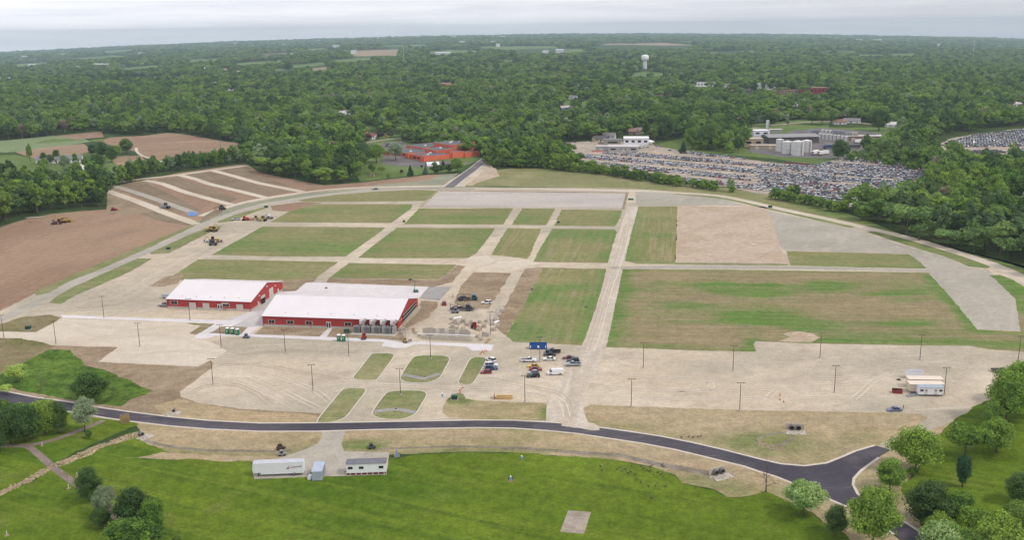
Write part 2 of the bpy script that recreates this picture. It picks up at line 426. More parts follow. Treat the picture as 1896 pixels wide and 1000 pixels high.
m_stone_grey = gmat('crushed_stone', (166, 162, 160), [((154, 150, 148), 0.08, 0.45, 0.65, 0.7)], contrast=0.05, grain=1.3)
m_kerb = pmat('kerb_concrete', (216, 206, 192), rough=0.9, var=0.06)
m_yard = gmat('yard_gravel', (178, 164, 150), [((192, 178, 162), 0.03, 0.42, 0.62, 0.9), ((156, 142, 130), 0.08, 0.5, 0.68, 0.7)], contrast=0.08, grain=0.7)
m_floor = gmat('forest_floor', (58, 74, 38), [((74, 88, 46), 0.03, 0.4, 0.6, 0.8)], contrast=0.1, grain=0.5)
m_ditch = gmat('ditch_gravel', (148, 138, 126), [((132, 124, 104), 0.2, 0.4, 0.6, 0.8)], contrast=0.1, grain=1.0)
m_rock = gmat('rip_rap', (172, 152, 122), [((104, 112, 62), 0.5, 0.42, 0.55, 0.85), ((206, 186, 154), 0.9, 0.5, 0.62, 0.8), ((120, 98, 80), 0.8, 0.55, 0.68, 0.6)], contrast=0.28, grain=1.6)

# ---- far and middle distance land
area('forest_floor', [(-300,262),(0,259),(185,240),(262,250),(350,250),(400,260),(460,300),(478,318),(600,342),(666,335),(672,290),(676,246),(745,250),(850,284),(905,296),(1005,298),(1020,264),(1160,262),(1240,266),(1380,290),(1380,235),(1664,236),(1668,270),(1545,298),(1600,292),(1723,316),(1720,340),(1665,360),(1600,376),(1570,388),(1560,393),(1610,413),(1700,446),(1760,461),(1896,499),(2150,560),(2150,215),(-300,215)], m_floor, 0, j=1.5)
area('forest_floor', [(-100,432),(0,418),(39,406),(95,393),(150,388),(196,385),(200,352),(230,340),(330,318),(456,301),(452,296),(330,306),(230,322),(130,326),(100,338),(0,338),(-100,340)], m_floor, 0, j=1.0)
area('forest_floor', [(908,300),(915,314),(1000,313),(1100,323),(1200,339),(1362,358),(1362,352),(1200,330),(1100,305),(1010,290),(930,283)], m_floor, 1, j=0.8)
area('field', [(-200,275),(0,262),(99,252),(150,256),(169,262),(110,270),(60,280),(0,282),(-200,292)], m_farm_green, 1)
area('pasture', [(-200,298),(0,287),(26,286),(65,294),(114,306),(160,300),(175,318),(110,336),(60,340),(0,340),(-200,345)], m_pasture, 1)
area('pasture', [(0,284),(29,281),(65,293),(120,304),(130,326),(235,318),(215,290),(169,279),(150,262),(200,256),(180,262),(100,256)], m_pasture, 0)
area('ploughed_field', [(105,252),(190,244),(192,255),(140,259)], m_farm_soil, 2)
area('ploughed_field', [(29,282),(90,271),(156,266),(170,279),(130,290),(66,294)], m_farm_soil, 2)
area('ploughed_field', [(182,262),(205,255),(265,252),(312,246.5),(356,251),(420,262),(482,269),(443,280),(400,281),(333,287),(286,298),(268,292),(256,281),(240,278)], m_farm_soil, 2)
area('ploughed_field', [(208,300),(216,289),(262,288),(272,300),(236,314)], m_farm_soil, 2)
strip('dirt_track', [(252,273),(254,281),(263,288),(282,294),(300,299)], 3.0, m_gravel_pale, 4)
area('grass_clearing', [(640,300),(668,336),(785,322),(835,320),(862,306),(880,300),(905,294),(850,285),(745,262),(740,244),(672,244)], m_pasture, 1)
area('grass_clearing', [(590,236),(640,228),(700,236),(690,246),(600,248)], m_green_far, 3)
area('school_car_park', [(683,278),(700,266),(722,262),(745,262),(760,272),(785,290),(785,300),(760,308),(742,306),(706,298),(712,288),(690,286)], m_asph_old, 2, j=0.3)
area('school_car_park', [(625,284),(650,287),(672,290),(668,298),(640,296)], m_asph_old, 2, j=0.3)
area('school_yard', [(705,296),(790,297),(880,300),(850,306),(800,309),(745,308),(708,303)], m_asph_old, 3, j=0.3)
strip('road', [(600,278),(650,270),(700,260),(742,256)], 7, m_yard, 4)
area('factory_yard', [(1384,262),(1405,246),(1455,247),(1480,236),(1520,236),(1610,243),(1668,255),(1640,262),(1560,290),(1540,293),(1440,290),(1385,280)], m_asph_old, 2)
area('grass_clearing', [(1330,242),(1381,232),(1477,223),(1560,226),(1664,233),(1672,256),(1610,243),(1520,236),(1455,246),(1384,262),(1385,280),(1540,293),(1548,298),(1520,306),(1420,292),(1300,282),(1205,284),(1208,268),(1262,256)], m_pasture, 1)
strip('road', [(1370,241),(1400,236),(1440,232),(1480,228),(1540,225),(1620,231),(1670,236),(1720,240)], 7, m_yard, 4)
area('salvage_yard', [(1004,268),(1050,264),(1102,260),(1172,254),(1200,256),(1212,270),(1250,276),(1340,289),(1440,302),(1503,306),(1530,300),(1560,291),(1600,290),(1722,314),(1714,345),(1662,360),(1600,374),(1565,386),(1520,382),(1444,367),(1340,345),(1200,329),(1100,302),(1010,286)], m_yard, 3, j=1.5)
area('salvage_yard', [(1730,272),(1760,256),(1800,249),(1896,238),(2050,230),(2050,310),(1896,294),(1850,290),(1790,292),(1740,280)], m_yard, 2, j=1.5)
area('grass_clearing', [(1690,280),(1740,279),(1790,291),(1850,292),(1900,296),(1880,304),(1800,306),(1740,302)], m_pasture, 3)
area('grass_clearing', [(1770,389),(1830,382),(1900,379),(2000,378),(2000,398),(1840,396)], m_mound, 2)
FAR_CLEAR = [
 ([(330,112),(400,108),(430,110),(350,115)], 1), ([(470,100),(540,97),(560,99),(490,103)], 0), ([(700,84),(790,82),(810,84),(720,87)], 1), ([(560,90),(620,88),(630,90),(575,93)], 1),
 ([(900,112),(960,109),(980,112),(920,115)], 1), ([(1300,96),(1400,93),(1420,96),(1320,99)], 1), ([(20,120),(80,114),(100,117),(40,124)], 1), ([(1690,120),(1760,118),(1770,121),(1700,123)], 1),
 ([(480,130),(520,127),(530,130),(490,133)], 1), ([(560,128),(600,124),(640,126),(580,131)], 0), ([(180,95),(240,91),(260,93),(200,98)], 1), ([(1000,118),(1040,115),(1050,118),(1010,121)], 1),
 ([(720,240),(760,232),(800,238),(760,246)], 1), ([(1110,222),(1150,216),(1160,224),(1120,230)], 1), ([(300,170),(340,166),(350,169),(310,174)], 1),
 ([(214,127),(290,120),(302,123),(238,131)], 1), ([(392,128),(430,126),(442,129),(410,131)], 0), ([(528,122),(600,115),(608,119),(545,126)], 1),
 ([(640,98),(660,93),(742,91),(738,103),(660,104)], 0), ([(1092,87),(1125,80),(1230,79),(1286,83),(1275,89),(1150,91)], 0),
 ([(850,86),(1020,85),(1060,88),(940,92)], 1), ([(350,145),(384,142),(386,145),(356,148)], 0), ([(1158,138),(1190,133),(1246,135),(1248,140),(1170,142)], 1),
 ([(940,93),(1090,90),(1080,96),(960,99)], 1), ([(420,118),(520,110),(560,111),(450,121)], 1), ([(1040,190),(1060,186),(1075,192),(1050,200)], 1),
 ([(1075,188),(1090,186),(1092,200),(1078,202)], 1), ([(780,97),(830,92),(900,94),(800,101)], 1), ([(130,108),(210,102),(250,104),(160,110)], 1),
 ([(600,112),(680,106),(700,109),(640,115)], 1), ([(1500,95),(1580,94),(1600,97),(1520,99)], 1), ([(60,181),(110,178),(112,182),(66,185)], 1),
 ([(1555,100),(1700,99),(1690,103),(1560,104)], 1), ([(1180,240),(1200,232),(1230,238),(1225,250),(1190,252)], 1)]
for P, k in FAR_CLEAR:
    area('far_field', P, (m_brown_far, m_green_far)[k], 3, j=0)

# ---- the worksite
area('gravel_lot', [(-260,650),(-120,615),(0,574),(64,542),(156,500),(250,461),(351,419),(372,408),(480,366),(640,350),(818,343),(838,331),(893,296),(904,294),(915,314),(900,330),(860,346),(1167,348),(1340,357),(1444,380),(1599,412),(1754,455),(1896,492),(2100,560),(2160,700),(2000,725),(1896,728),(1826,748),(1724,800),(1648,834),(1622,828),(1532,862),(1445,862),(1376,847),(1250,817),(1130,798),(1022,785),(880,781),(640,784),(480,787),(312,775),(182,758),(0,726),(-260,700)], m_gravel, 0, j=0.3)
# left soil
area('bare_soil', [(-260,470),(0,421),(39,408),(95,396),(150,391),(197,388),(201,352),(225,342),(330,320),(456,303),(480,319),(520,328),(600,343),(668,338),(700,334),(790,324),(846,321),(818,344),(640,350),(480,368),(372,410),(352,419),(250,461),(156,500),(64,544),(0,576),(-200,640)], m_soil, 1, j=0.5)
area('soil_plot', [(222,342),(268,336),(300,352),(352,378),(372,391),(345,392),(300,372),(250,352)], m_plot, 2)
area('soil_plot', [(207,346),(220,343),(260,358),(300,374),(346,391),(325,393),(270,371)], m_plot, 2)
area('soil_plot', [(286,333),(332,326),(350,337),(372,345),(440,368),(425,376),(340,353)], m_plot, 2)
area('soil_plot', [(345,323),(390,318),(430,328),(500,350),(550,353),(492,364),(440,351),(392,340)], m_plot, 2)
area('soil_plot', [(404,313),(458,306),(470,322),(540,345),(470,336),(430,324)], m_plot, 2)
area('soil_plot', [(198,354),(240,365),(275,385),(300,390),(260,394),(200,398)], m_brown, 3)
area('soil_plot', [(236,387),(262,384),(300,391),(350,410),(366,414),(351,418),(300,410)], m_plot, 2)
strip('dirt_track', [(190,342.5),(260,331.5),(325,324.5),(390,315.4),(462,306)], 6.5, m_gravel_pale, 4, j=0.4)
strip('dirt_track', [(205,342.7),(250,356),(300,373),(359,394)], 6.5, m_gravel_grey, 4, j=0.4)
strip('dirt_track', [(198,353),(260,375),(312,396),(366,415)], 7.5, m_gravel_pale, 5, j=0.4)
strip('dirt_track', [(268,334),(300,340),(338,354),(380,366),(428,379)], 6.5, m_gravel_pale, 5, j=0.4)
strip('dirt_track', [(334,324.5),(360,331),(390,341),(440,353),(492,366)], 6.5, m_gravel_pale, 5, j=0.4)
strip('dirt_track', [(392,315),(430,325),(478,338.5),(520,347),(560,355)], 6.5, m_gravel_pale, 5, j=0.4)
area('seeded_ground', [(792,334),(812,325),(850,320),(838,331),(818,344),(790,343),(700,346),(640,349),(700,342),(760,337)], m_seeded, 3)
strip('dirt_track', [(884,342),(816,344),(700,346.5),(634,349),(566,356),(478,369),(416,385),(372,400)], 6.0, m_gravel_pale, 6, j=0.4)
area('grass_strip', [(409,391),(440,381),(480,371.5),(560,358.5),(640,351.5),(740,347.6),(880,345.6),(1167,351),(1167,350),(880,347.6),(740,349),(673,351),(600,359),(545,367),(486,377),(440,389),(400,403),(372,414),(362,411)], m_seeded, 7, j=0.3)
area('soil_plot', [(370,408),(378,400),(400,387),(412,391),(404,398),(372,412)], m_plot, 8)
strip('gravel_road', [(1167,352.5),(880,350),(738,351),(673,353.5),(600,362),(545,370),(486,381),(440,393),(403,406),(372,419),(320,444),(260,471),(190,502),(140,522),(84,553),(24,581),(-60,618)], 7.0, m_gravel_grey, 9, j=0.3)
area('grass_strip', [(354,417),(368,415),(300,447),(246,475),(165,516),(92,543),(66,547),(64,540),(110,520),(160,498),(250,460)], m_verge2, 8, grid=6, lush=dict(base=0.35))
area('grass_strip', [(390,419),(416,417),(385,432),(340,455),(312,469),(280,471),(276,468),(300,456),(338,440)], m_verge2, 8, grid=6, lush=dict(base=0.35))
area('grass_strip', [(239,479),(283,478.6),(243,502),(190,526),(140,547),(112,563),(90,561),(118,539),(207,500)], m_verge2, 8, grid=6, lush=dict(base=0.5))
area('grass_strip', [(400,410),(440,396),(490,383),(504,378),(491,386),(460,397),(430,410),(406,412.5)], m_verge2, 8, grid=6, lush=dict(base=0.4))
area('dirt_patch', [(500,381),(560,374),(600,376),(578,378),(535,392),(505,390)], m_soil, 9)

# ---- the grass fields between the gravel roads
area('grass_field', [(546,370),(608,362),(686,355),(764,351.5),(812,353),(798,367),(786,372),(738,373),(566,374)], m_field, 8, grid=5, lush=dict(base=0.22, lines=[([(780,358),(800,358)], 12, 0.4)]))
area('grass_field', [(533,393),(577,378),(764,378),(761,386),(724,413),(499,411.5)], m_field, 8, grid=5, lush=dict(base=0.2, blobs=[(560,390,25,12,0,0.5),(700,388,30,10,0,0.3)], lines=[([(730,410),(763,380)], 6, 0.4)]))
area('grass_field', [(486,419.5),(714,421),(702,431),(640,475),(520,475),(392,472)], m_field, 8, grid=4, lush=dict(base=0.12, blobs=[(520,455,60,22,0,0.55),(620,430,25,10,0,0.3),(620,460,30,18,0,0.35),(470,428,20,10,0,0.35)], lines=[([(486,420),(396,471)], 7, 0.5),([(700,425),(640,472)], 6, 0.3)]))
area('grass_field', [(367,480),(627,485),(605,500),(584,516),(525,519),(340,519),(316,514)], m_field, 8, grid=4, lush=dict(base=0.1, blobs=[(390,500,25,8,0,0.4),(520,508,25,8,0,0.5),(430,492,60,5,0,0.2)]))
area('dirt_patch', [(308,512),(340,508),(330,525),(300,531),(276,530)], m_brown, 9)
area('dirt_patch', [(521,524),(524,519),(587,516),(580,522),(566,524),(547,539),(515,540)], m_brown, 9)
area('grass_field', [(646,487),(845,490.5),(838,498),(812,518),(609,515),(630,499)], m_field, 8, grid=4, lush=dict(base=0.15, blobs=[(700,505,30,8,0,0.4)], lines=[([(646,488),(609,514)], 6, 0.5)]))
area('dirt_patch', [(609,515.5),(812,518.5),(840,497),(848,491),(862,493),(838,522),(800,532),(794,531),(604,523)], m_brown, 7)
area('grass_field', [(735,421.5),(917,422.5),(905,440),(882,469),(866,478),(700,478),(663,477),(700,448)], m_field, 8, grid=4, lush=dict(base=0.2, blobs=[(790,440,50,20,0,0.3),(800,462,45,10,0,0.4),(840,430,30,10,0,0.2)], lines=[([(735,423),(670,474)], 8, 0.35),([(915,424),(875,474)], 7, 0.35)]))
area('grass_field', [(776,386),(950,385.5),(932,416),(748,415)], m_field, 8, grid=4, lush=dict(base=0.25, blobs=[(880,405,45,18,0,0.5)], lines=[([(776,387),(750,413)], 6, 0.4)]))
area('grass_field', [(967,386),(1028,386),(1011,417),(947,416.5)], m_field, 8, grid=4, lush=dict(base=0.35, blobs=[(970,405,14,14,0,0.4)]))
area('grass_field', [(1040,388),(1152,389.5),(1148,404),(1138,419),(1026,418)], m_field, 8, grid=4, lush=dict(base=0.3, lines=[([(1150,392),(1142,416)], 6, 0.5)]))
area('grass_field', [(940,422.5),(1002,423.5),(981,474),(977,479),(909,472),(915,462)], m_field_v, 8, grid=4, lush=dict(base=0.05, lines=[([(938,424),(912,466)], 5, 0.5)]))
area('grass_field', [(1023,423.5),(1138,424.5),(1142,430),(1125,487),(987,485),(1000,460)], m_field_v, 8, grid=4, lush=dict(base=0.12, blobs=[(1080,435,22,20,0,0.7),(1060,475,40,8,0,0.2)], lines=[([(1023,424),(990,483)], 6, 0.5),([(1140,426),(1124,486)], 6, 0.5)]))
area('grass_field', [(1173,382),(1254,382),(1253,440),(1250,486),(1162,485),(1154,482)], m_field_v, 8, grid=4, lush=dict(base=0.08, blobs=[(1226,405,12,14,0,0.35),(1220,436,12,8,0,0.7)], lines=[([(1175,384),(1158,482)], 7, 0.65),([(1160,484),(1250,485)], 4, 0.4)]))
area('sand_plot', [(1255,382),(1419,382),(1447,462),(1460,488),(1250,486)], m_sand, 8, j=0.8)
area('grass_strip', [(1158,483.5),(1250,486.5),(1460,488.8),(1460,491.3),(1320,490.6),(1178,488.4)], m_verge2, 9, grid=6, lush=dict(base=0.4))
area('grass_field', [(1456,465),(1683,470.5),(1700,482),(1716,497.5),(1600,495.5),(1462,491.5)], m_field, 8, grid=4, lush=dict(base=0.2, blobs=[(1540,478,40,8,0,0.3),(1640,480,20,8,0,0.2)], lines=[([(1683,472),(1714,496)], 5, 0.4),([(1462,490),(1714,496)], 4, 0.3)]))
area('grey_gravel', [(1176,353),(1250,356),(1340,369),(1440,395),(1574,424),(1660,451),(1754,477),(1793,496),(1832,500),(1856,530),(1880,554),(1888,577),(1889,613),(1811,610),(1717,500),(1685,470),(1456,464),(1447,461),(1419,381),(1178,380)], m_gravel_grey, 7, j=0.2)
BIGF = [(1150,499),(1179,498),(1500,501.5),(1719,505),(1765,556),(1810,611),(1889.5,614),(1880,554),(1856,530),(1840,516),(1832,510),(1851,509),(1878,519),(1896,531),(1930,560),(1960,600),(1975,660),(1896,652),(1832,647),(1796,641),(1640,639),(1497,636),(1398,632),(1395,638),(1400,651.5),(1316,650),(1114,643),(1125,590),(1138,540)]
area('grass_field', BIGF, m_field_big, 8, grid=3, lush=dict(base=0.12, kx=0.55,
  blobs=[(1330,528,25,7,0,0.8),(1365,540,28,10,-20,0.9),(1412,530,18,6,20,0.9),(1420,543,20,6,0,0.8),(1262,564,22,5,0,0.75),(1290,569,40,4,0,0.5),(1395,585,30,9,-15,0.8),(1440,595,38,10,-15,0.95),(1290,596,60,4,0,0.45),(1190,535,30,6,0,0.35),(1230,525,30,5,0,0.35),(1475,535,20,10,0,0.5),
         (1525,530,16,12,0,0.85),(1570,530,20,12,0,0.5),(1655,543,30,5,8,0.8),(1690,535,25,14,0,0.4),(1675,556,25,3,0,0.5),(1645,600,28,4,-5,0.7),(1705,595,22,6,0,0.6),(1520,600,25,6,0,0.4),(1430,560,25,8,0,0.15),(1450,575,25,10,0,0.3),(1240,545,40,8,0,0.2),(1230,580,60,5,0,0.2)],
  lines=[([(1152,505),(1140,545),(1120,640)], 7, 0.8),([(1180,640),(1316,646),(1395,650)], 4, 0.5),([(1402,634),(1405,645)], 5, 1.0),([(1480,612),(1600,616),(1800,614),(1888,618)], 5, 0.45),([(1480,628),(1640,632),(1800,636),(1900,640)], 6, 0.75),([(1722,512),(1765,560),(1808,608)], 4, 0.9),([(1850,512),(1890,540),(1915,575)], 10, 1.0),([(1150,500),(1500,503),(1715,507)], 3, 0.4)]))
area('dirt_patch', [(1466,624),(1478,614),(1505,618),(1520,626),(1500,634),(1440,633)], m_sand, 9, j=0.7)
area('grass_field', [(1005,495.5),(1122,498),(1119,515),(1097,599),(1086,636),(1076,640),(951,633),(938,622),(944,610),(975,555)], m_field_v, 8, grid=3.5, lush=dict(base=0.2, blobs=[(990,546,10,10,0,0.9),(1035,532,18,8,0,0.7),(1040,560,25,10,0,0.3),(1000,590,25,14,0,0.3),(960,615,14,14,0,0.6),(1040,620,60,8,0,0.35)], lines=[([(1121,500),(1086,634)], 5, 0.5)]))
area('dirt_patch', [(972,498),(1005,495),(975,555),(944,610),(938,622),(925,614),(918,606),(925,585),(955,530)], m_brown, 7)
area('soil_plot', [(877,504),(947,505.5),(925,540),(905,571),(862,572),(842,560),(850,535)], m_brown, 7, j=1)
area('dirt_patch', [(778,556),(812,559),(804,575),(790,590),(770,600),(745,611),(777,572)], m_brown, 7, j=1)
area('arena', [(814,354),(782,383.5),(1151,387),(1159,357.5)], m_arena, 8, j=0.1)
area('dirt_patch', [(815,352.6),(813,354),(1159,357.8),(1152,387),(1156,387),(1164,356)], m_brown, 9, j=0.25)
strip('gravel_road', [(1130,496),(1300,494),(1460,495.5),(1600,498.5),(1722,501.5)], 6.3, m_gravel_grey, 10, smooth=False)
strip('dirt_road', [(1172,382),(1155,440),(1139,500),(1118,580),(1098,645),(1070,700),(1046,745),(1052,790)], lambda t: 7.5 + 6 * t ** 5, m_dust, 9, j=0.5)
strip('dirt_road', [(880,475),(905,490),(960,488),(985,484)], 14, m_gravel_pale, 6, j=1.0)
# ring road and its grass edges on the right
area('grass_strip', [(917,315),(977,308),(1068,314),(1146,325),(1250,341),(1340,347),(1444,365),(1560,392),(1614,412),(1700,446),(1760,461),(1847,482),(1896,497),(2020,540),(2020,560),(1896,510),(1840,485),(1754,459),(1599,417),(1444,384),(1340,361),(1167,349),(920,344.6),(860,345),(885,330)], m_verge2, 7, grid=6, lush=dict(base=0.05, lines=[([(1444,366),(1600,410),(1760,464),(1896,500)], 10, 0.7),([(930,316),(1060,316)], 6, 0.4)]))
area('dirt_patch', [(862,344),(880,330),(905,308),(918,312),(925,326),(905,332),(885,338),(875,344)], m_sand, 8, j=1)
area('grass_strip', [(1190,354.6),(1203,352.5),(1340,363),(1475,393),(1583,420),(1574,422),(1459,395.5),(1340,368.5),(1240,358.5)], m_verge2, 8, grid=6, lush=dict(base=0.5))
area('grass_strip', [(1605,429.5),(1632,428),(1700,446),(1760,464),(1820,485),(1834,493),(1828,497),(1793,493.5),(1750,475.5),(1690,457.5),(1640,441)], m_verge2, 8, grid=6, lush=dict(base=0.6))
strip('gravel_road', [(880,350),(1000,350),(1167,353),(1250,357),(1340,364),(1450,388),(1530,405),(1600,421),(1680,440),(1754,462),(1830,487),(1896,517),(1960,565),(2010,640)], 7.5, m_gravel_pale, 11, j=0.2)
strip('access_road', [(832,346),(850,332),(872,316),(896,297),(906,288)], 9.5, m_conc_grey, 10, smooth=False)
strip('access_road', [(831,347),(850,332),(872,316),(896,297),(908,286)], 7.6, m_asph_old, 12, smooth=False)
# left lots
area('gravel_lot', [(117,590),(395,600.5),(392,606),(366,616),(361,626),(392,634),(420,650),(396,666),(388,668),(367,679),(181,670),(218,642.5),(104,640),(34,632.5),(42,627),(0,626),(-120,628),(-120,615),(0,614),(67,616)], m_gravel_pale, 2, j=0.15)
area('gravel_lot', [(336,735),(333,726),(392,682),(420,672),(470,660),(560,690),(640,705),(650,720),(598,766),(540,763),(440,757),(356,745)], m_gravel, 2, j=0.4)
area('dirt_mound', [(-60,610),(0,600),(42,587),(92,583),(115,588),(67,615),(0,613.6),(-60,614)], m_olive, 4, smooth=False)
area('weedy_ground', [(345,598.6),(398,600),(380,612),(362,620),(350,618),(372,604)], m_olive, 4)
area('dirt_bank', [(42,627),(34,632.5),(104,640.5),(218,643),(181,670.5),(367,679.5),(389,667.5),(397,673),(392,682),(333,726),(336,735),(364,746),(440,757),(540,763.5),(598,766),(585,784),(480,785),(385,780),(312,773),(218,760),(70,737),(-100,715),(-100,630),(0,626)], m_brown, 3, j=0.5)
area('weedy_ground', [(-100,630),(0,626),(40,627),(100,641),(92,648),(70,656),(42,673),(0,698),(-100,715)], m_olive, 5, j=1)
area('grass_mound', [(92,648),(129,649),(146,665),(157,676),(196,687),(238,704),(284,723.6),(272,732),(243,740),(224,752),(182,749),(134,742),(70,730.6),(0,715),(-80,705),(0,695),(42,673),(70,656)], m_mound, 6, j=1.2)
area('verge', [(285,752),(330,740),(440,760),(560,766),(590,772),(583,784),(480,784.5),(385,779.5),(300,770)], m_verge, 6, grid=6, lush=dict(base=0.15))
area('verge', [(820,753),(826,742),(838,731),(848,728),(858,730),(862,739),(880,741.5),(950,745),(1016,746.5),(1028,757),(1025,773),(1019,780),(950,778),(880,778),(832,773),(819,765)], m_verge, 6, grid=4, j=0.2, lush=dict(base=0.2, blobs=[(850,736,6,5,0,1.0),(1020,765,4,6,0,1.0),(930,750,20,4,0,0.3)]))
area('verge', [(1070,786),(1074,770),(1079,757),(1094,749.5),(1160,752.5),(1280,757),(1380,760),(1500,762),(1646,764.5),(1706,768),(1718,774),(1700,787),(1646,814),(1625,826),(1586,838),(1532,861),(1490,866),(1445,862),(1376,846),(1280,822),(1180,803)], m_verge, 6, grid=4, j=0.4, lush=dict(base=0.12, blobs=[(1430,812,14,8,0,0.6)], lines=[([(1110,790),(1300,812),(1400,835),(1500,845),(1620,805)], 7, 0.35)]))
area('wet_hollow', [(1402,812),(1415,806),(1445,800),(1466,803),(1470,810),(1450,826),(1425,830),(1405,823)], m_ditch, 8, j=0.8)
area('wet_hollow', [(1408,813),(1418,808),(1445,803),(1460,805),(1463,810),(1446,822),(1425,826),(1410,821)], m_field, 9, j=0.6, grid=3, lush=dict(base=0.3))
area('roadside_dirt', [(-200,770),(0,752),(60,750),(117,760),(198,774),(237,779),(312,788),(385,794),(480,798),(640,797),(880,791),(1010,796),(1130,811),(1250,832),(1376,863),(1436,881),(1511,913),(1574,940),(1664,1000),(1700,1060),(1680,1100),(1620,1060),(1568,1000),(1523,967),(1505,949),(1445,922),(1418,911),(1380,920),(1346,922),(1322,907),(1295,902),(1262,895),(1250,880),(1211,866),(1160,856),(1115,850),(1040,845),(980,840),(860,836.5),(721,843),(560,858),(426,856),(364,853),(300,852),(262,848),(256,820),(262,800),(250,784),(198,777),(150,772),(100,763),(0,775)], m_verge, 3, grid=5, lush=dict(base=0.1, blobs=[(565,812,14,6,0,0.4),(668,826,9,4,0,1.0),(700,815,10,4,0,0.3),(1290,890,20,6,-20,0.6)], lines=[([(280,836),(420,846),(500,846),(565,838)], 5, 0.5),([(740,842),(860,834),(1000,836),(1120,848)], 3, 0.5)]))
strip('drainage_ditch', [(262,806),(275,818),(320,828),(380,834),(480,836),(540,836)], 1.6, m_ditch, 6, j=0.4)
strip('drainage_ditch', [(690,833),(780,829),(860,827.5),(960,830),(1070,838.6),(1145,843),(1190,854),(1250,866),(1322,879)], lambda t: 1.0 + 2.2 * t, m_ditch, 6, j=0.5)
# lawns
LAWN = [(258,803),(262,818),(285,826),(330,842),(262,850),(364,851),(426,856),(465,854),(471,888),(601,883),(716,880.5),(721,847),(744,846),(791,842),(880,838),(980,839.5),(1040,845),(1115,850.5),(1160,856.5),(1211,867),(1250,880),(1262,895),(1295,902.5),(1322,907),(1346,922),(1380,920.5),(1418,912),(1445,922),(1505,949),(1523,967),(1562,988),(1590,1020),(1640,1100),(1000,1160),(-300,1160),(-300,930),(-120,925),(0,914),(60,893),(104,866),(150,842),(208,822)]
area('lawn', LAWN, m_lawn, 5, j=0.9)
area('lawn', [(-200,790),(-200,925),(0,910),(52,888),(98,862),(140,836),(200,810),(258,786),(245,782),(198,776),(150,772),(125,762),(100,766),(0,772),(-200,780)], m_lawn, 5, j=0.5)
strip('rocky_ditch', [(-40,930),(0,916),(28,900),(52,890),(80,873),(104,862),(140,850),(170,834),(208,820),(240,808),(262,803)], lambda t: 1.6 + 1.8 * min(1, t * 1.6), m_rock, 7, j=1.6)
area('sandy_scar', [(220,849),(262,846),(300,838),(364,841),(420,845),(470,846),(520,846),(518,853),(465,853),(430,855),(380,852),(364,850),(300,851)], m_verge, 7, grid=4, j=1.0, lush=dict(base=0.1))
area('lawn', [(1896,712),(1844,733),(1800,757),(1775,772),(1757,787),(1735,810),(1712,846),(1690,880),(1670,900),(1676,922),(1691,940),(1706,970),(1716,1000),(1740,1100),(2200,1100),(2200,712)], m_lawn, 5, j=1.0)
area('roadside_dirt', [(1826,748),(1775,774),(1724,797),(1650,834),(1592,871),(1578,890),(1586,916),(1646,955),(1706,989),(1760,1060),(1800,1100),(1770,1100),(1716,1000),(1700,960),(1676,922),(1670,900),(1690,880),(1712,846),(1735,810),(1757,787),(1800,757),(1844,733)], m_verge, 4, grid=6, j=0.4, lush=dict(base=0.15))
# gravel pull-in with the trailers
area('gravel_pullin', [(594,797),(640,796),(632,822),(638,836.5),(721,838),(716,880),(601,883),(471,888),(466,868),(518,848),(565,833),(588,822),(597,808)], m_gravel_grey, 8, j=0.25)
# footpaths
strip('footpath', [(192,779),(156,794),(104,813.5),(62,823.5),(26,826),(-60,826)], 2.3, m_path, 8)
strip('footpath', [(30,825.5),(52,828),(70,841),(96,864),(125,886),(148,902),(177,920),(208,949),(224,971),(232,1000),(240,1060)], 2.3, m_path, 9)
# roads with asphalt and pale shoulders
RT = [(-260,690),(-100,708),(0,724),(60,736),(130,746),(182,755.6),(237,763.5),(312,773),(385,780),(480,785),(590,784.4),(700,782.5),(880,779.3),(950,779.5),(1022,783.4),(1070,787.5),(1130,795.4),(1220,808.6),(1280,820.6),(1340,834.4),(1406,851.5),(1445,860.5),(1490,864.4),(1532,859),(1562,847),(1586,836.5),(1622,826)]
RB = [(1647.5,833),(1625,847),(1592,871),(1578.5,886),(1577,898),(1586,916),(1646,955),(1676,970),(1706,989.5),(1760,1040),(1800,1090),(1760,1100),(1700,1040),(1658,990),(1620,965),(1574,940),(1556,932.5),(1511,913),(1466,893.5),(1436,881.5),(1406,872.5),(1380,863.5),(1310,846.4),(1250,832),(1190,820.6),(1130,811.6),(1070,802.6),(1010,796.6),(950,792.4),(880,791.5),(700,795),(585,798.3),(480,798.3),(385,794),(312,788),(237,779),(198,773.5),(117,760),(75,751),(0,756),(-260,740)]
area('road', RT + RB, m_asphalt, 12, j=0)
def offs(P, w):
    W = [at(*p) for p in P]; D = []
    for i, p in enumerate(W):
        d = W[min(i + 1, len(W) - 1)] - W[max(i - 1, 0)]; d.normalize()
        q = p + Vector((-d.y, d.x, 0)) * w; D.append(px_of(q.x, q.y))
    return D
strip('road_edge', offs(RT, 0.3), 1.1, m_kerb, 11, smooth=False, j=0.2)
strip('road_edge', offs(RB[1:9], 0.3), 1.1, m_kerb, 11, smooth=False, j=0.2)
strip('road_edge', offs(RB[13:], 0.3), 1.1, m_kerb, 11, smooth=False, j=0.2)
area('dusty_patch', [(1038,781),(1100,785),(1110,797),(1070,793),(1040,789)], m_dust, 13, j=1.2)
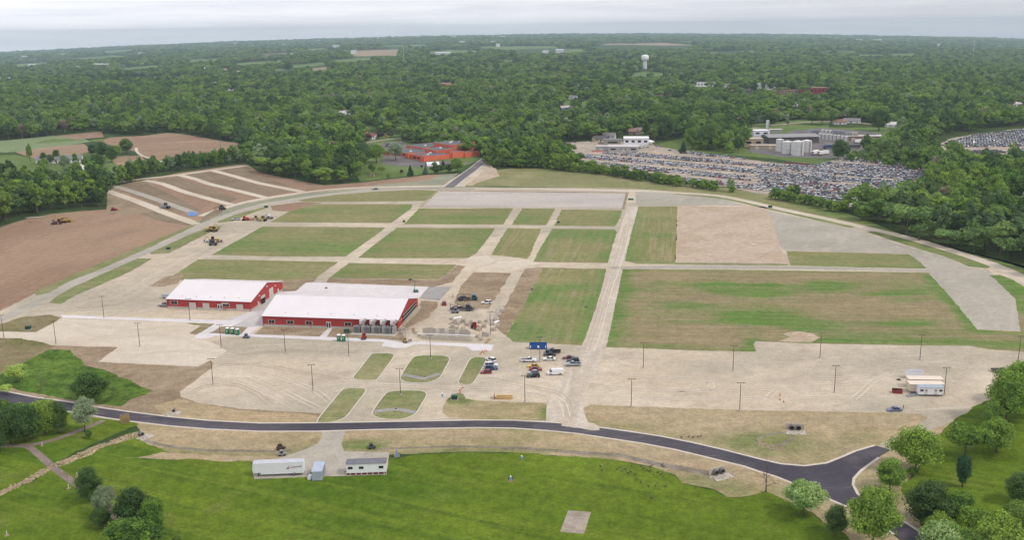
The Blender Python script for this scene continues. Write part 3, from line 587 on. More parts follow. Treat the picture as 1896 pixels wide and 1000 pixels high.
# concrete slab, walks and aprons
area('gravel_apron', [(420,592),(464,577),(525,537),(560,528),(520,560),(488,604),(475,607),(409,604.6),(398,600)], m_conc_grey, 8, j=0)
area('concrete_slab', [(568,522.7),(793.5,531.4),(775,552.5),(500,550.5),(520,539),(548,539)], m_conc, 9, j=0)
area('crushed_stone', [(793.5,531.6),(837,531),(813,557),(776,552.5)], m_stone_grey, 9, j=0.2)
area('pavement', [(112,583.5),(200,587),(430,593.5),(456,580),(466,577.5),(476,578),(440,600),(425,606),(397,622.6),(386,626.5),(372,628),(361,626.5),(361,622.5),(372,616),(398,599.6),(260,594),(117,588.6)], m_conc, 10, j=0)
area('pavement', [(384,617.5),(470,619.5),(598,624),(711,628.5),(740,634),(780,633),(914,638.5),(910,650),(875,650),(864,642.5),(780,638),(766,639),(750,645),(731,645),(706,641),(711,634),(598,630),(460,623.8),(384,622)], m_conc, 11, j=0)
area('pavement', [(459,606),(482,605),(460,619.6),(446,619.2)], m_conc, 12, j=0)
area('pavement', [(607.5,608.6),(615,608.8),(605,624.5),(591.5,624)], m_conc, 12, j=0)
area('dirt_plot', [(395,614),(409,604.8),(459,606),(447,619),(386,617)], m_brown, 13, j=0.1)
area('dirt_plot', [(470,619),(488,605),(607,609),(591,623.4)], m_brown, 13, j=0.1)
area('dirt_plot', [(616,609),(738,612),(745,616),(752,632),(711,628),(605,624)], m_brown, 13, j=0.1)
area('concrete_pad', [(1052,946),(1094.6,949),(1081.4,989.5),(1037,985.6)], m_pad, 8, j=0)

# kerbed grass islands
def island(pts, m, lush, cross=None):
    P = smooth_px(pts, True, 3); W = [at(*p) for p in P]; n = len(W)
    cen = sum(W, Vector()) / n
    me = MB(); o = []; i_ = []
    for k in range(n):
        d = (W[(k + 1) % n] - W[k - 1]).normalized(); nn = Vector((-d.y, d.x, 0))
        if nn.dot(W[k] - cen) < 0: nn = -nn
        i_.append(W[k]); o.append(W[k] + nn * 0.42)
    vs = []
    for k in range(n): vs += [(*o[k].xy, 0.0), (*o[k].xy, 0.16), (*i_[k].xy, 0.16), (*i_[k].xy, 0.0)]
    fs = []
    for k in range(n):
        a = 4 * k; b = 4 * ((k + 1) % n)
        for q in range(3): fs.append((a + q, a + q + 1, b + q + 1, b + q))
    me.add(vs, fs)
    ob = me.build('kerb', m_kerb); tag(ob, kind='structure')
    area('grass_island', P, m_verge2, 0, j=0, base=0.10, grid=3, lush=lush)
ISL = [[(692,655.6),(710,655),(724,655.8),(728.5,660),(715,680),(699,701.6),(690,704.6),(672,704.4),(658,702.6),(655.7,697.5),(670,680),(685.4,659.5)],
 [(775,659.8),(800,659),(825.7,660.3),(831.6,667),(823,683),(814,699),(796,708),(774,709.5),(752,708),(742,701.6),(747,690),(763.6,665)],
 [(877,662.8),(886,662),(894.4,662.6),(899,667),(888,690),(874.6,710),(862,712.5),(852.6,711),(849.6,706.6),(858,690),(869,669)],
 [(637,721),(656,719.5),(673,720.3),(676,725.5),(660,747),(643,769),(630,778),(608,783),(594,783),(588,781),(599,765),(618,742)],
 [(727,725.5),(755,724),(780,725),(789,732),(779,750),(767.7,767),(747,776),(726,777.4),(705,775),(690.5,768.5),(695,756),(714,731)]]
for k, P in enumerate(ISL):
    island(P, None, dict(base=(0.15, 0.35, 0.3, 0.25, 0.3)[k], blobs=[(P[0][0] + 10, P[0][1] + 6, 8, 6, 0, 0.3)]))
for L_ in ([(743,694),(766,698),(784,702),(800,697),(815,692.5)], [(692,763),(715,760),(734,758.5),(752,761),(769,764.5)]):
    strip('gravel_path', L_, 2.4, m_stone_grey, 28, smooth=False)
# ================================================================ VEGETATION
def leaf_mat(name, c1, c2, c3, k=0.585):
    """foliage: colour varies between individual trees, between clumps and between leaves"""
    t = NT(name); oi = t.n('ShaderNodeObjectInfo'); tc = t.n('ShaderNodeTexCoord'); g = t.n('ShaderNodeNewGeometry')
    f = t.noise(tc.outputs['Object'], 0.35, detail=3)
    big = t.noise(g.outputs['Position'], 0.006, detail=3, off=4)
    c = t.mix(t.rng(f, 0.38, 0.62), lin(c1, k), lin(c2, k))
    c = t.mix(t.rng(oi.outputs['Random'], 0.1, 1.0, 0, 0.6, False), c, lin(c3, k))
    for s, lo, hi in ((g.outputs['Random Per Island'], 0.72, 1.28), (oi.outputs['Random'], 0.85, 1.12)):
        v = t.rng(s, 0, 1, lo, hi, False)
        if s is not g.outputs['Random Per Island']: v = t.rng(t.math('FRACT', t.math('MULTIPLY', s, 7.31), 0), 0, 1, lo, hi, False)
        cm = t.n('ShaderNodeCombineColor')
        for i in range(3): t.l(v, cm.inputs[i])
        c = t.mix(1.0, c, cm.outputs[0], 'MULTIPLY')
    c = t.mix(t.rng(big, 0.52, 0.68, 0, 0.4), c, lin((100, 120, 86), k)); c = t.mix(t.rng(big, 0.48, 0.34, 0, 0.35), c, lin((58, 88, 50), k))
    t.l(c, t.b.inputs['Base Color']); t.b.inputs['Roughness'].default_value = 0.7; t.b.inputs['Specular IOR Level'].default_value = 0.15
    tr = t.n('ShaderNodeBsdfTranslucent'); t.l(c, tr.inputs['Color'])
    ms = t.n('ShaderNodeMixShader'); ms.inputs[0].default_value = 0.22
    t.l(t.b.outputs[0], ms.inputs[1]); t.l(tr.outputs[0], ms.inputs[2]); t.l(ms.outputs[0], t.out.inputs['Surface'])
    return t.m
lm_mid = leaf_mat('leaves_mid', (96, 124, 46), (60, 86, 38), (118, 138, 64))
lm_bright = leaf_mat('leaves_bright', (108, 134, 52), (82, 108, 42), (120, 140, 58))
lm_dark = leaf_mat('leaves_dark', (66, 90, 44), (52, 74, 38), (80, 100, 54))
lm_pale = leaf_mat('leaves_blossom', (142, 160, 104), (100, 130, 62), (134, 154, 96))
lm_grey = leaf_mat('leaves_grey', (118, 134, 100), (92, 112, 76), (126, 136, 110))
lm_purple = leaf_mat('leaves_purple', (74, 50, 56), (58, 40, 46), (80, 58, 60))
lm_blue = leaf_mat('needles_blue', (84, 112, 98), (62, 90, 78), (84, 110, 98))
lm_needle = leaf_mat('needles_dark', (52, 82, 52), (40, 66, 44), (56, 84, 54))
lm_bare = leaf_mat('twigs_grey', (126, 112, 100), (108, 96, 86), (130, 118, 104))
lm_reed = leaf_mat('reed_straw', (176, 156, 116), (150, 132, 96), (176, 156, 116))
m_bark = pmat('bark', (112, 98, 84), rough=0.9, var=0.2, scale=3)
m_bark_pale = pmat('bark_pale', (186, 176, 160), rough=0.9, var=0.12, scale=3)

def crown_mesh(name, seed, W, H, z0, n_clump, n_leaf, leaf, style='round', core=0.74, spread=(0.72, 1.26)):
    r = np.random.RandomState(seed); vs = []; fs = []
    ph = r.uniform(0, 6.28, 3); lob = lambda t: 1 + 0.16 * math.sin(2 * t + ph[0]) + 0.12 * math.sin(3 * t + ph[1]) + 0.08 * math.sin(5 * t + ph[2])
    C = []
    for k in range(n_clump):
        for _ in range(40):
            if style == 'round':
                th = r.uniform(0, 2 * np.pi); zz = r.uniform(-0.95, 1.0); rr = np.sqrt(max(0, 1 - zz * zz)) * np.sqrt(r.uniform(0.25, 1))
                w_ = 0.74 * (1.0 - 0.28 * max(zz, 0)) * lob(th)
                x, y, z = rr * np.cos(th) * w_, rr * np.sin(th) * w_, zz * 0.70
                rad = r.uniform(0.17, 0.37)
            elif style == 'oval':
                th = r.uniform(0, 2 * np.pi); zz = r.uniform(-0.9, 1); rr = (1 - abs(zz) ** 2.2) * r.uniform(0.3, 0.7)
                x, y, z = rr * np.cos(th), rr * np.sin(th), zz * 0.74; rad = r.uniform(0.22, 0.34) * (1 - 0.35 * max(zz, 0))
            elif style == 'cone':
                zz = r.uniform(0, 1) ** 0.8; rr = (1 - zz) * r.uniform(0.4, 0.78); th = r.uniform(0, 2 * np.pi)
                x, y, z = rr * np.cos(th), rr * np.sin(th), zz * 1.8 - 0.9; rad = 0.10 + 0.20 * (1 - zz)
            else:
                th = r.uniform(0, 2 * np.pi); zz = r.uniform(-0.6, 1.0); rr = np.sqrt(r.uniform(0.1, 1)) * 0.7
                x, y, z = rr * np.cos(th), rr * np.sin(th), zz * 0.5 * (1 - rr * 0.5); rad = r.uniform(0.22, 0.36)
            if all((x - a) ** 2 + (y - b) ** 2 + (z - c) ** 2 > (0.55 * (rad + q) * 0.8) ** 2 for a, b, c, q in C): break
        C.append((x, y, z, rad))
    S = np.array([W / 2, W / 2, H / 2]); cz = z0 + H / 2
    # solid inner masses
    if core:
        bm = bmesh.new(); bmesh.ops.create_icosphere(bm, subdivisions=2, radius=1)
        iv = np.array([v.co[:] for v in bm.verts]); it = [tuple(v.index for v in f.verts) for f in bm.faces]; bm.free()
        for (x, y, z, rad) in C:
            d = 0.78 + 0.30 * r.rand(len(iv))
            p = (iv * (rad * core * d)[:, None] + np.array([x, y, z])) * S; p[:, 2] += cz
            b = len(vs); vs += p.tolist(); fs += [tuple(b + i for i in f) for f in it]
    # leaves on the clump surfaces
    tot = sum(c[3] ** 2 for c in C)
    L_V = []; 
    for (x, y, z, rad) in C:
        m = int(n_leaf * rad ** 2 / tot)
        n = r.normal(size=(m, 3)); n /= np.linalg.norm(n, axis=1)[:, None]
        n[:, 2] = np.where(n[:, 2] < -0.45, -n[:, 2], n[:, 2])
        p = np.array([x, y, z]) + n * (rad * r.uniform(spread[0], spread[1], (m, 1)))
        p = p * S; p[:, 2] += cz
        nn = n * 0.8 + r.normal(size=(m, 3)) * 0.55 + np.array([0, 0, 0.25]); nn /= np.linalg.norm(nn, axis=1)[:, None]
        a = np.cross(nn, r.normal(size=(m, 3))); a /= np.linalg.norm(a, axis=1)[:, None]; b = np.cross(nn, a)
        s = leaf * r.uniform(0.6, 1.35, (m, 1)); s2 = s * r.uniform(0.55, 0.95, (m, 1))
        q = np.stack([p - a * s, p - b * s2 + nn * s * 0.15, p + a * s, p + b * s2 + nn * s * 0.15], 1)
        L_V.append(q.reshape(-1, 3))
    Q = np.concatenate(L_V); b = len(vs); vs += Q.tolist()
    fs += [(b + 4 * i, b + 4 * i + 1, b + 4 * i + 2, b + 4 * i + 3) for i in range(len(Q) // 4)]
    me = bpy.data.meshes.new(name); me.from_pydata(vs, [], fs); me.update()
    return me
def trunk_mb(seed, H, rad, spread, n_limb=6, top=0.75, lean=0.0, twigs=0, split=0.3):
    r = random.Random(seed); mb = MB(); p = Vector((0, 0, -0.1)); a = r.uniform(0, 6.28)
    pts = [p]
    for k in range(1, 5):
        p = p + Vector((r.uniform(-.1, .1) * rad * 6 + lean, r.uniform(-.1, .1) * rad * 6, H * top / 4)); pts.append(p)
    for k in range(4): mb.cyl(pts[k], pts[k + 1], rad * (1 - 0.2 * k) * (1.35 if k == 0 else 1), rad * (1 - 0.2 * (k + 1)), 7)
    for k in range(n_limb):
        t = split + (0.9 - split) * k / max(1, n_limb - 1); i = min(int(t * 4), 3); b = pts[i].lerp(pts[i + 1], t * 4 - i)
        a += 2.4; e = b + Vector((math.cos(a) * spread * (1.15 - t), math.sin(a) * spread * (1.15 - t), H * 0.22))
        m = b.lerp(e, 0.5) + Vector((0, 0, H * 0.02))
        rr = rad * 0.5 * (1.2 - t)
        mb.cyl(b, m, rr, rr * 0.7, 5); mb.cyl(m, e, rr * 0.7, rr * 0.25, 5)
        for q in range(twigs):
            f = m.lerp(e, r.random()); g = f + Vector((r.uniform(-1, 1), r.uniform(-1, 1), r.uniform(0.3, 1.2))) * spread * 0.38
            mb.cyl(f, g, rr * 0.22, rr * 0.06, 4, False)
            for w in range(3):
                h = g + Vector((r.uniform(-1, 1), r.uniform(-1, 1), r.uniform(0.1, 1.0))) * spread * 0.22
                mb.cyl(f.lerp(g, r.uniform(.4, 1)), h, rr * 0.09, rr * 0.04, 3, False)
    return mb

# ---- forest trees (single mesh each: leaves + trunk)
FV = []      # forest tree meshes, unit size: crown about 11 m wide, 16 m high
def forest_mesh(name, seed, W, H, style, mat, z0=3.0, nl=900, leaf=0.5, nc=13, bark=m_bark):
    me = crown_mesh(name, seed, W, H - z0, z0, nc, nl, leaf, style)
    tb = trunk_mb(seed, H, 0.22, W * 0.3, 3, 0.6); b = len(me.vertices); nf = len(me.polygons)
    v = [tuple(x.co) for x in me.vertices] + tb.v; f = [tuple(p.vertices) for p in me.polygons] + [tuple(b + i for i in q) for q in tb.f]
    m2 = bpy.data.meshes.new(name); m2.from_pydata(v, [], f); m2.materials.append(mat); m2.materials.append(bark)
    m2.polygons.foreach_set('material_index', [0] * nf + [1] * len(tb.f)); m2.update()
    return m2
FV = [forest_mesh('forest_tree', 11, 12, 16, 'round', lm_mid), forest_mesh('forest_tree', 12, 11, 17, 'oval', lm_mid),
      forest_mesh('forest_tree', 13, 13, 15, 'round', lm_bright), forest_mesh('forest_tree', 14, 12, 17, 'round', lm_dark),
      forest_mesh('forest_tree', 15, 10, 18, 'oval', lm_dark), forest_mesh('forest_tree', 16, 12, 15, 'round', lm_grey, nl=700),
      forest_mesh('forest_tree', 17, 14, 16, 'flat', lm_mid), forest_mesh('forest_tree', 18, 9, 15, 'oval', lm_bare, nl=420, bark=m_bark_pale)]
m_bush = forest_mesh('hedge_shrub', 21, 9, 8, 'round', lm_mid, z0=0.4, nl=900, leaf=0.36)
m_bush2 = forest_mesh('hedge_shrub', 22, 9, 7.5, 'round', lm_bright, z0=0.4, nl=900, leaf=0.36)
m_bush3 = forest_mesh('hedge_shrub', 23, 8, 7, 'round', lm_dark, z0=0.3, nl=900, leaf=0.36)

EDGE = [(-400,262),(0,259),(60,256),(100,250),(185,239),(200,250),(262,249),(312,245),(356,250),(400,259),(440,264),(456,300),(478,317),(510,327),(560,335),(600,342),(640,340),(667,334),(671,296),(674,246),(740,244),(748,262),(800,274),(850,284),(905,295),(1005,297),(1014,268),(1050,262),(1120,258),(1165,252),(1208,262),(1262,258),(1266,272),(1300,279),(1340,281),(1378,285),(1384,262),(1440,300),(1528,302),(1545,298),(1600,291),(1700,312),(1722,318),(1724,450),(1760,461),(1896,499),(2300,620)]
CLEAR = [[(1381,258),(1384,240),(1400,232),(1477,222),(1560,224),(1664,232),(1668,258),(1600,287),(1545,298),(1530,302),(1440,300),(1385,286)],
 [(1716,273),(1750,250),(1800,243),(1900,232),(2100,226),(2100,300),(1896,302),(1850,308),(1780,306),(1690,290),(1685,280)],
 [(1775,387),(1830,382),(1900,379),(2050,378),(2050,399),(1830,396)], [(1208,286),(1208,262),(1262,256),(1268,288)],
 [(590,236),(640,228),(700,236),(690,247),(600,248)], [(1370,240),(1440,230),(1480,225),(1480,229),(1440,234),(1372,243)],
 [(615,282),(632,278),(672,282),(672,296),(640,297),(618,293)], [(1070,186),(1094,186),(1094,200),(1074,202)]]
CLEAR += [P for P, k in FAR_CLEAR]
def edge_y(px):
    for (a, b), (c, d) in zip(EDGE[:-1], EDGE[1:]):
        if a <= px <= c: return b + (d - b) * (px - a) / max(c - a, 1e-6)
    return 0
W_SAL = [(1560,394),(1575,388),(1615,376),(1665,367),(1712,358),(1724,348),(1724,450),(1700,446),(1610,413)]
W_LEFT = [(-150,440),(0,418),(39,406),(95,392),(150,387),(196,384),(199,352),(190,336),(150,333),(110,345),(60,341),(0,343),(-150,350)]
HOUSES = []   # (x, y, radius) kept free of trees; filled below
HPX = [(1194,128,26,1),(748,123,6,1),(1801,112,6,1),(1257,236,14,1),(1320,233,12,1),(1186,246,12,1),(1176,248,10,1),(1553,230,13,1),(1577,228,13,1),(1657,235,15,1),(1697,238,12,1),(1403,224,10,1),(1368,224,12,1),
  (998,227,14,1),(1014,226,14,1),(1047,203,12,1),(1049,220,12,1),(1066,230,12,1),(632,213,14,1),(645,211,12,1),(428,167,12,1),(436,166,10,1),(1110,262,14,1),(1128,256,12,1),(1212,244,10,1),
  (1215,176,20,1),(1240,178,20,1),(1260,180,16,1),(1302,161,20,1),(1318,160,20,1),(1408,164,16,1),(1452,172,20,1),(1476,172,20,1),(1508,172,24,1),(1530,170,14,1),(1556,176,12,1),
  (822,158,22,1),(838,160,20,1),(868,158,8,1),(1060,183,14,1),(1128,160,12,1),(1195,162,12,1),(1345,165,14,1),(1428,166,12,1),(1742,176,12,1),(1882,196,14,1),(1762,200,8,1),(55,198,12,1),(118,198,10,1),(1290,158,12,1),(1360,172,12,1),(1385,170,12,1),(1470,196,8,1)]
for (a, b, rr, _) in HPX:
    g = at(a, b); HOUSES.append((g.x, g.y, rr))
    q = Vector((g.x, g.y)).normalized() * -14; HOUSES.append((g.x + q.x, g.y + q.y, rr * 0.8))
def free(x, y):
    return all((x - a) ** 2 + (y - b) ** 2 > c * c for a, b, c in HOUSES)
rf = random.Random(3)
CAND = []     # (dist, x, y, z, kind, sx, sz, rot)
def addt(x, y, kind, sx, sz):
    CAND.append((math.hypot(x, y), x, y, terr(x, y), kind, sx, sz, rf.uniform(0, 6.28)))
def pick(x, y):
    n = mnoise.noise(Vector((x / 120, y / 120, 2))); u = rf.random() + n * 0.45
    if u < 0.10: return 4
    if u < 0.28: return 3
    if u < 0.55: return 0
    if u < 0.72: return 1
    if u < 0.82: return 6
    if u < 0.92: return 5 if rf.random() < 0.6 else 2
    return 2 if rf.random() < 0.7 else 7
d = 430.0
HW = 0.60     # half width of the wooded sector as x/y
while d < 14200:
    s = 12.0 if d < 1300 else 12.0 + (d - 1300) * 0.0058
    s = min(s, 78)
    nx = int(2 * HW * d / s)
    for i in range(nx):
        x = -HW * d + (i + rf.random() * 0.8) * s; y = d + rf.uniform(-0.45, 0.45) * s
        z = terr(x, y); a, b = px_of(x, y, z)
        if a < -90 or a > 1990: continue
        dd = math.hypot(x, y)
        ins = b < edge_y(a)
        if dd < 1250: ins = ins or inpoly(a, b, W_SAL) or inpoly(a, b, W_LEFT)
        if not ins: continue
        if any(inpoly(a, b, P) for P in CLEAR): continue
        if dd < 3200 and not free(x, y): continue
        town = 1000 < a < 1740 and 150 < b < 258
        if town and rf.random() < 0.34: continue
        if mnoise.noise(Vector((x / 260, y / 260, 8))) > (0.46 if dd > 1500 else 0.75): continue
        if dd > 2600 and mnoise.noise(Vector((x / 700, y / 500, 3))) > 0.42: continue
        k = s / 12.0
        sx = rf.uniform(0.95, 1.7) * (1.0 + (k - 1) * 0.85); sz = rf.uniform(0.65, 1.35) * (1.0 + (k - 1) * 0.10)
        if town: sx *= 1.18
        if dd > 1250:
            hp = 17 * sz * PH / dd
            if any(inpoly(a, b - hp * 0.85, P) or inpoly(a, b - hp * 0.4, P) for P in CLEAR): continue
            if dd < 3200 and any(abs(a - h[0]) < 3 + h[2] * PH / dd * 0.42 and b > h[1] and b - hp < h[1] - 1 for h in HPX) and rf.random() < 0.96: continue
        addt(x, y, pick(x, y), sx, sz)
    d += s * 0.92
def along(P, w, step, kinds, s0, s1, seed, wf=None):
    r = random.Random(seed); W = [at(*p) for p in P]
    for a, b in zip(W[:-1], W[1:]):
        L_ = (b - a).length; n = Vector((-(b - a).y, (b - a).x, 0)).normalized()
        m = int(L_ / step * max(1, w / 4.5) + 0.9)
        for k in range(m):
            p = a.lerp(b, r.random()) + n * r.uniform(-w / 2, w / 2); s = r.uniform(s0, s1)
            CAND.append((p.length, p.x, p.y, 0, r.choice(kinds), s, s * r.uniform(0.85, 1.15), r.uniform(0, 6.28)))
along([(196,345),(228,337),(262,322),(330,314),(400,305),(460,297)], 13, 4.2, [0, 1, 3, 8, 9, 5, 1, 8], 0.6, 1.0, 1)
along([(112,332),(150,326),(190,326),(236,325),(262,318)], 14, 4.5, [8, 9, 8, 5, 10], 0.45, 0.75, 2)
along([(908,302),(930,308),(960,309),(1000,309),(1050,314),(1100,319)], 18, 4.5, [8, 9, 8, 10, 0], 0.8, 1.3, 3)
along([(940,292),(1000,296),(1060,304)], 22, 5, [8, 10, 0], 0.8, 1.3, 4)
along([(1100,319),(1150,327),(1200,335),(1290,348),(1330,353)], 11, 3.6, [8, 9, 10, 8], 0.65, 1.1, 5)
along([(1330,353),(1362,357)], 6, 5, [9, 5], 0.5, 0.8, 6)
along([(1432,367),(1480,374),(1520,384),(1564,393)], 12, 4, [8, 10, 8, 9, 8], 0.6, 1.0, 7)
along([(1455,366),(1478,370)], 12, 8, [0, 3], 0.5, 0.7, 17)
along([(1565,296),(1620,300),(1700,316)], 14, 7, [0, 8, 8, 9], 0.6, 1.0, 8)
along([(900,296),(1000,292)], 10, 9, [0, 3], 0.9, 1.1, 9)
PROT = [(m, n) for m, n in zip(FV + [m_bush, m_bush2, m_bush3], ['forest_tree'] * 8 + ['hedge_shrub'] * 3)]
CAND.sort(key=lambda c: c[0])
def region_label(x, y, kind):
    a, b = px_of(x, y, 0)
    sp = ['mid green', 'tall mid green', 'bright green', 'dark green', 'tall dark green', 'grey green', 'flat topped green', 'sparse grey', 'bushy mid green', 'bushy bright green', 'bushy dark green'][kind]
    if a < 205 and b > 320: return sp + ' tree in the wood left of the brown soil plots', 'trees in the wood left of the soil plots'
    if a < 470 and b > 294: return sp + ' tree in the hedgerow behind the brown soil plots', 'trees in the hedgerow behind the soil plots'
    if a < 680: return sp + ' tree between the soil plots and the school', 'trees in the clump beside the school lawn'
    if a < 1380 and b > 286: return sp + ' shrub in the hedge in front of the car salvage yard', 'shrubs in the hedge before the salvage yard'
    if b > 316: return sp + ' tree in the wood at the right edge of the gravel ring road', 'trees in the wood right of the ring road'
    return sp + ' tree in the forest edge beyond the worksite', 'trees at the near edge of the great forest'
protos = {}; REST = []
N_IND = 205
for i, (dd, x, y, z, kind, sx, sz, rot) in enumerate(CAND):
    if i < N_IND or kind not in protos:
        me, nm = PROT[kind]; o = bpy.data.objects.new(nm, me); COL.objects.link(o)
        o.location = (x, y, z - 0.1); o.rotation_euler = (0, 0, rot); o.scale = (sx, sx, sz)
        lb, gp = region_label(x, y, kind); tag(o, lb, 'shrub' if kind >= 8 else 'tree', gp)
        protos.setdefault(kind, o)
    else: REST.append((x, y, z - 0.1, kind, sx, sz, rot))
# everything behind the nearest trees reads as one mass: one forest object instancing those trees
def scatter_object(name, pts, protos, label, cat):
    me = bpy.data.meshes.new(name); n = len(pts)
    me.vertices.add(n); me.vertices.foreach_set('co', np.array([p[:3] for p in pts], np.float32).ravel())
    keys = sorted(protos)
    for an, ty, vals in (('pick', 'INT', [keys.index(p[3]) for p in pts]), ('sx', 'FLOAT', [p[4] for p in pts]), ('sz', 'FLOAT', [p[5] for p in pts]), ('rot', 'FLOAT', [p[6] for p in pts])):
        a = me.attributes.new(an, ty, 'POINT'); a.data.foreach_set('value', vals)
    o = link(name, me); ng = bpy.data.node_groups.new(name + '_nodes', 'GeometryNodeTree')
    ng.interface.new_socket('Geometry', in_out='INPUT', socket_type='NodeSocketGeometry'); ng.interface.new_socket('Geometry', in_out='OUTPUT', socket_type='NodeSocketGeometry')
    N = ng.nodes.new; gi = N('NodeGroupInput'); go = N('NodeGroupOutput'); iop = N('GeometryNodeInstanceOnPoints'); jo = N('GeometryNodeJoinGeometry')
    for k in reversed(keys):
        oi = N('GeometryNodeObjectInfo'); oi.transform_space = 'ORIGINAL'; oi.inputs['Object'].default_value = protos[k]; oi.inputs['As Instance'].default_value = True
        ng.links.new(oi.outputs['Geometry'], jo.inputs[0])
    def att(nm, ty):
        a = N('GeometryNodeInputNamedAttribute'); a.data_type = ty; a.inputs['Name'].default_value = nm; return a.outputs[0]
    ng.links.new(gi.outputs[0], iop.inputs['Points']); ng.links.new(jo.outputs[0], iop.inputs['Instance'])
    iop.inputs['Pick Instance'].default_value = True
    ng.links.new(att('pick', 'INT'), iop.inputs['Instance Index'])
    cx = N('ShaderNodeCombineXYZ'); sx_ = att('sx', 'FLOAT'); ng.links.new(sx_, cx.inputs[0]); ng.links.new(sx_, cx.inputs[1]); ng.links.new(att('sz', 'FLOAT'), cx.inputs[2])
    cr_ = N('ShaderNodeCombineXYZ'); ng.links.new(att('rot', 'FLOAT'), cr_.inputs[2])
    ng.links.new(cx.outputs[0], iop.inputs['Scale']); ng.links.new(cr_.outputs[0], iop.inputs['Rotation'])
    ng.links.new(iop.outputs[0], go.inputs[0])
    md = o.modifiers.new('scatter', 'NODES'); md.node_group = ng
    if label: o['label'] = label
    if cat: o['category'] = cat
    o['kind'] = 'stuff'
    return o
scatter_object('forest', REST, protos, 'dense green woodland stretching from the worksite to the horizon', 'forest')
print('forest', len(REST))

# ---- single trees near the camera and around the site
SP = {}
def near_tree(style, mat, seed, nl, leaf, W=10, H=12, z0=2.2, nc=22, bark=m_bark, n_limb=6, name='tree'):
    r = empty(name, (0, 0, 0)); c = link('crown', crown_mesh('crown', seed, W, H - z0, z0, nc, nl, leaf, style, 0.60, (0.55, 1.42)), mat, r)
    trunk_mb(seed, H, 0.026 * H * 0.85, W * 0.32, n_limb, 0.72).build('trunk', bark, r, smooth=True)
    return r
def plant(key, px, py, wpx, hpx, label, group=None, cat='tree', rz=None, maker=None):
    """tree whose base stands at the ground seen at px, py; wpx/hpx = crown width and height in the photograph"""
    g = at(px, py); sc_ = PH / (g - CAM).dot(F_)
    dep = math.atan2(CAM.z, math.hypot(g.x, g.y)); w = wpx / sc_; h = hpx / (sc_ * math.cos(dep)) - w * 0.15 * math.sin(dep)
    w *= 1.08; h = max(h, w * 0.6)
    if key not in SP: SP[key] = maker_for[key](); o = SP[key]; o.location = g
    else: o = dup(SP[key], g)
    bw, bh = SPW[key]; o.scale = (w / bw, w / bw, h / bh); o.rotation_euler = (0, 0, rng.uniform(0, 6.28) if rz is None else rz)
    o['label'] = label; o['category'] = cat
    if group: o['group'] = group
    elif 'group' in o: del o['group']
    return o
SPW = dict(maple=(11, 12), maple2=(11, 12), round=(10, 11), round_dark=(10, 11), blossom=(9, 9), oval=(8, 13), bush=(6, 5), bush_dark=(6, 5), cone=(5, 11), blue=(5, 10), purple=(7, 6), pale=(9, 8), cedar=(4.5, 10), greytree=(9, 11), yellow=(7, 5))
maker_for = dict(
 maple=lambda: near_tree('round', lm_bright, 31, 15000, 0.20, 11, 12, 1.2, 40), maple2=lambda: near_tree('round', lm_mid, 32, 14000, 0.20, 11, 12, 1.4, 36),
 round=lambda: near_tree('round', lm_mid, 33, 11000, 0.20, 10, 11, 1.6, 28), round_dark=lambda: near_tree('round', lm_dark, 34, 12000, 0.19, 10, 11, 0.8, 34),
 blossom=lambda: near_tree('round', lm_pale, 35, 13000, 0.17, 9, 9, 0.8, 26), oval=lambda: near_tree('oval', lm_mid, 36, 5000, 0.32, 8, 13, 1.5, 22),
 bush=lambda: near_tree('round', lm_mid, 37, 4000, 0.16, 6, 5, 0.3, 14, name='shrub'), bush_dark=lambda: near_tree('round', lm_dark, 38, 5000, 0.15, 6, 5, 0.2, 16, name='shrub'),
 cone=lambda: near_tree('cone', lm_needle, 39, 6000, 0.16, 5, 11, 0.5, 40, n_limb=3, name='conifer'), blue=lambda: near_tree('cone', lm_blue, 40, 5000, 0.16, 5, 10, 0.4, 36, n_limb=3, name='conifer'),
 purple=lambda: near_tree('round', lm_purple, 41, 4000, 0.18, 7, 6, 0.6, 14), pale=lambda: near_tree('flat', lm_bright, 42, 9000, 0.18, 9, 8, 1.4, 18),
 cedar=lambda: near_tree('oval', lm_needle, 43, 7000, 0.2, 4.5, 10, 0.3, 44, n_limb=3, name='conifer'), greytree=lambda: near_tree('round', lm_grey, 44, 8000, 0.18, 9, 11, 2.2, 20),
 yellow=lambda: near_tree('flat', leaf_mat('leaves_yellow', (150, 168, 84), (122, 146, 66), (150, 166, 86)), 45, 3000, 0.16, 7, 5, 0.4, 12, name='shrub'))
plant('maple', 1694, 872, 84, 86, 'large bright green maple beside the end of the asphalt road')
plant('pale', 1786, 850, 80, 72, 'pale green spreading tree on the right lawn behind the dark cedar')
plant('maple', 1844, 838, 66, 66, 'bright green round tree between the pale tree and the right edge')
plant('cedar', 1781, 902, 27, 64, 'narrow dark green cedar standing alone on the right lawn', cat='conifer')
plant('maple2', 1647, 908, 60, 58, 'olive green tree at the inside of the asphalt road bend')
plant('blossom', 1488, 954, 72, 68, 'white blossoming tree beside the road curve at the bottom')
plant('round_dark', 1546, 992, 45, 56, 'small dark green tree right of the white blossoming tree')
plant('maple', 1614, 1012, 92, 116, 'tall bright green tree by the lower road at the bottom edge')
plant('round_dark', 1715, 974, 84, 82, 'dark green tree with visible forked trunk beside the lower road')
plant('maple2', 1768, 972, 66, 62, 'mid green tree right of the forked dark tree')
plant('blossom', 1745, 1048, 78, 86, 'pale leaved tree cut by the bottom edge at the right')
plant('round_dark', 1884, 932, 54, 56, 'dark green round tree on the lawn at the right edge')
plant('pale', 1850, 1040, 100, 92, 'wide pale green tree in the bottom right corner')
plant('round', 1900, 1010, 60, 70, 'mid green tree in the bottom right corner beside the wide pale one')
plant('maple', 1862, 782, 78, 102, 'large bright green tree at the right edge above the lawn')
plant('round', 1905, 775, 60, 90, 'green tree behind the large one at the right edge')
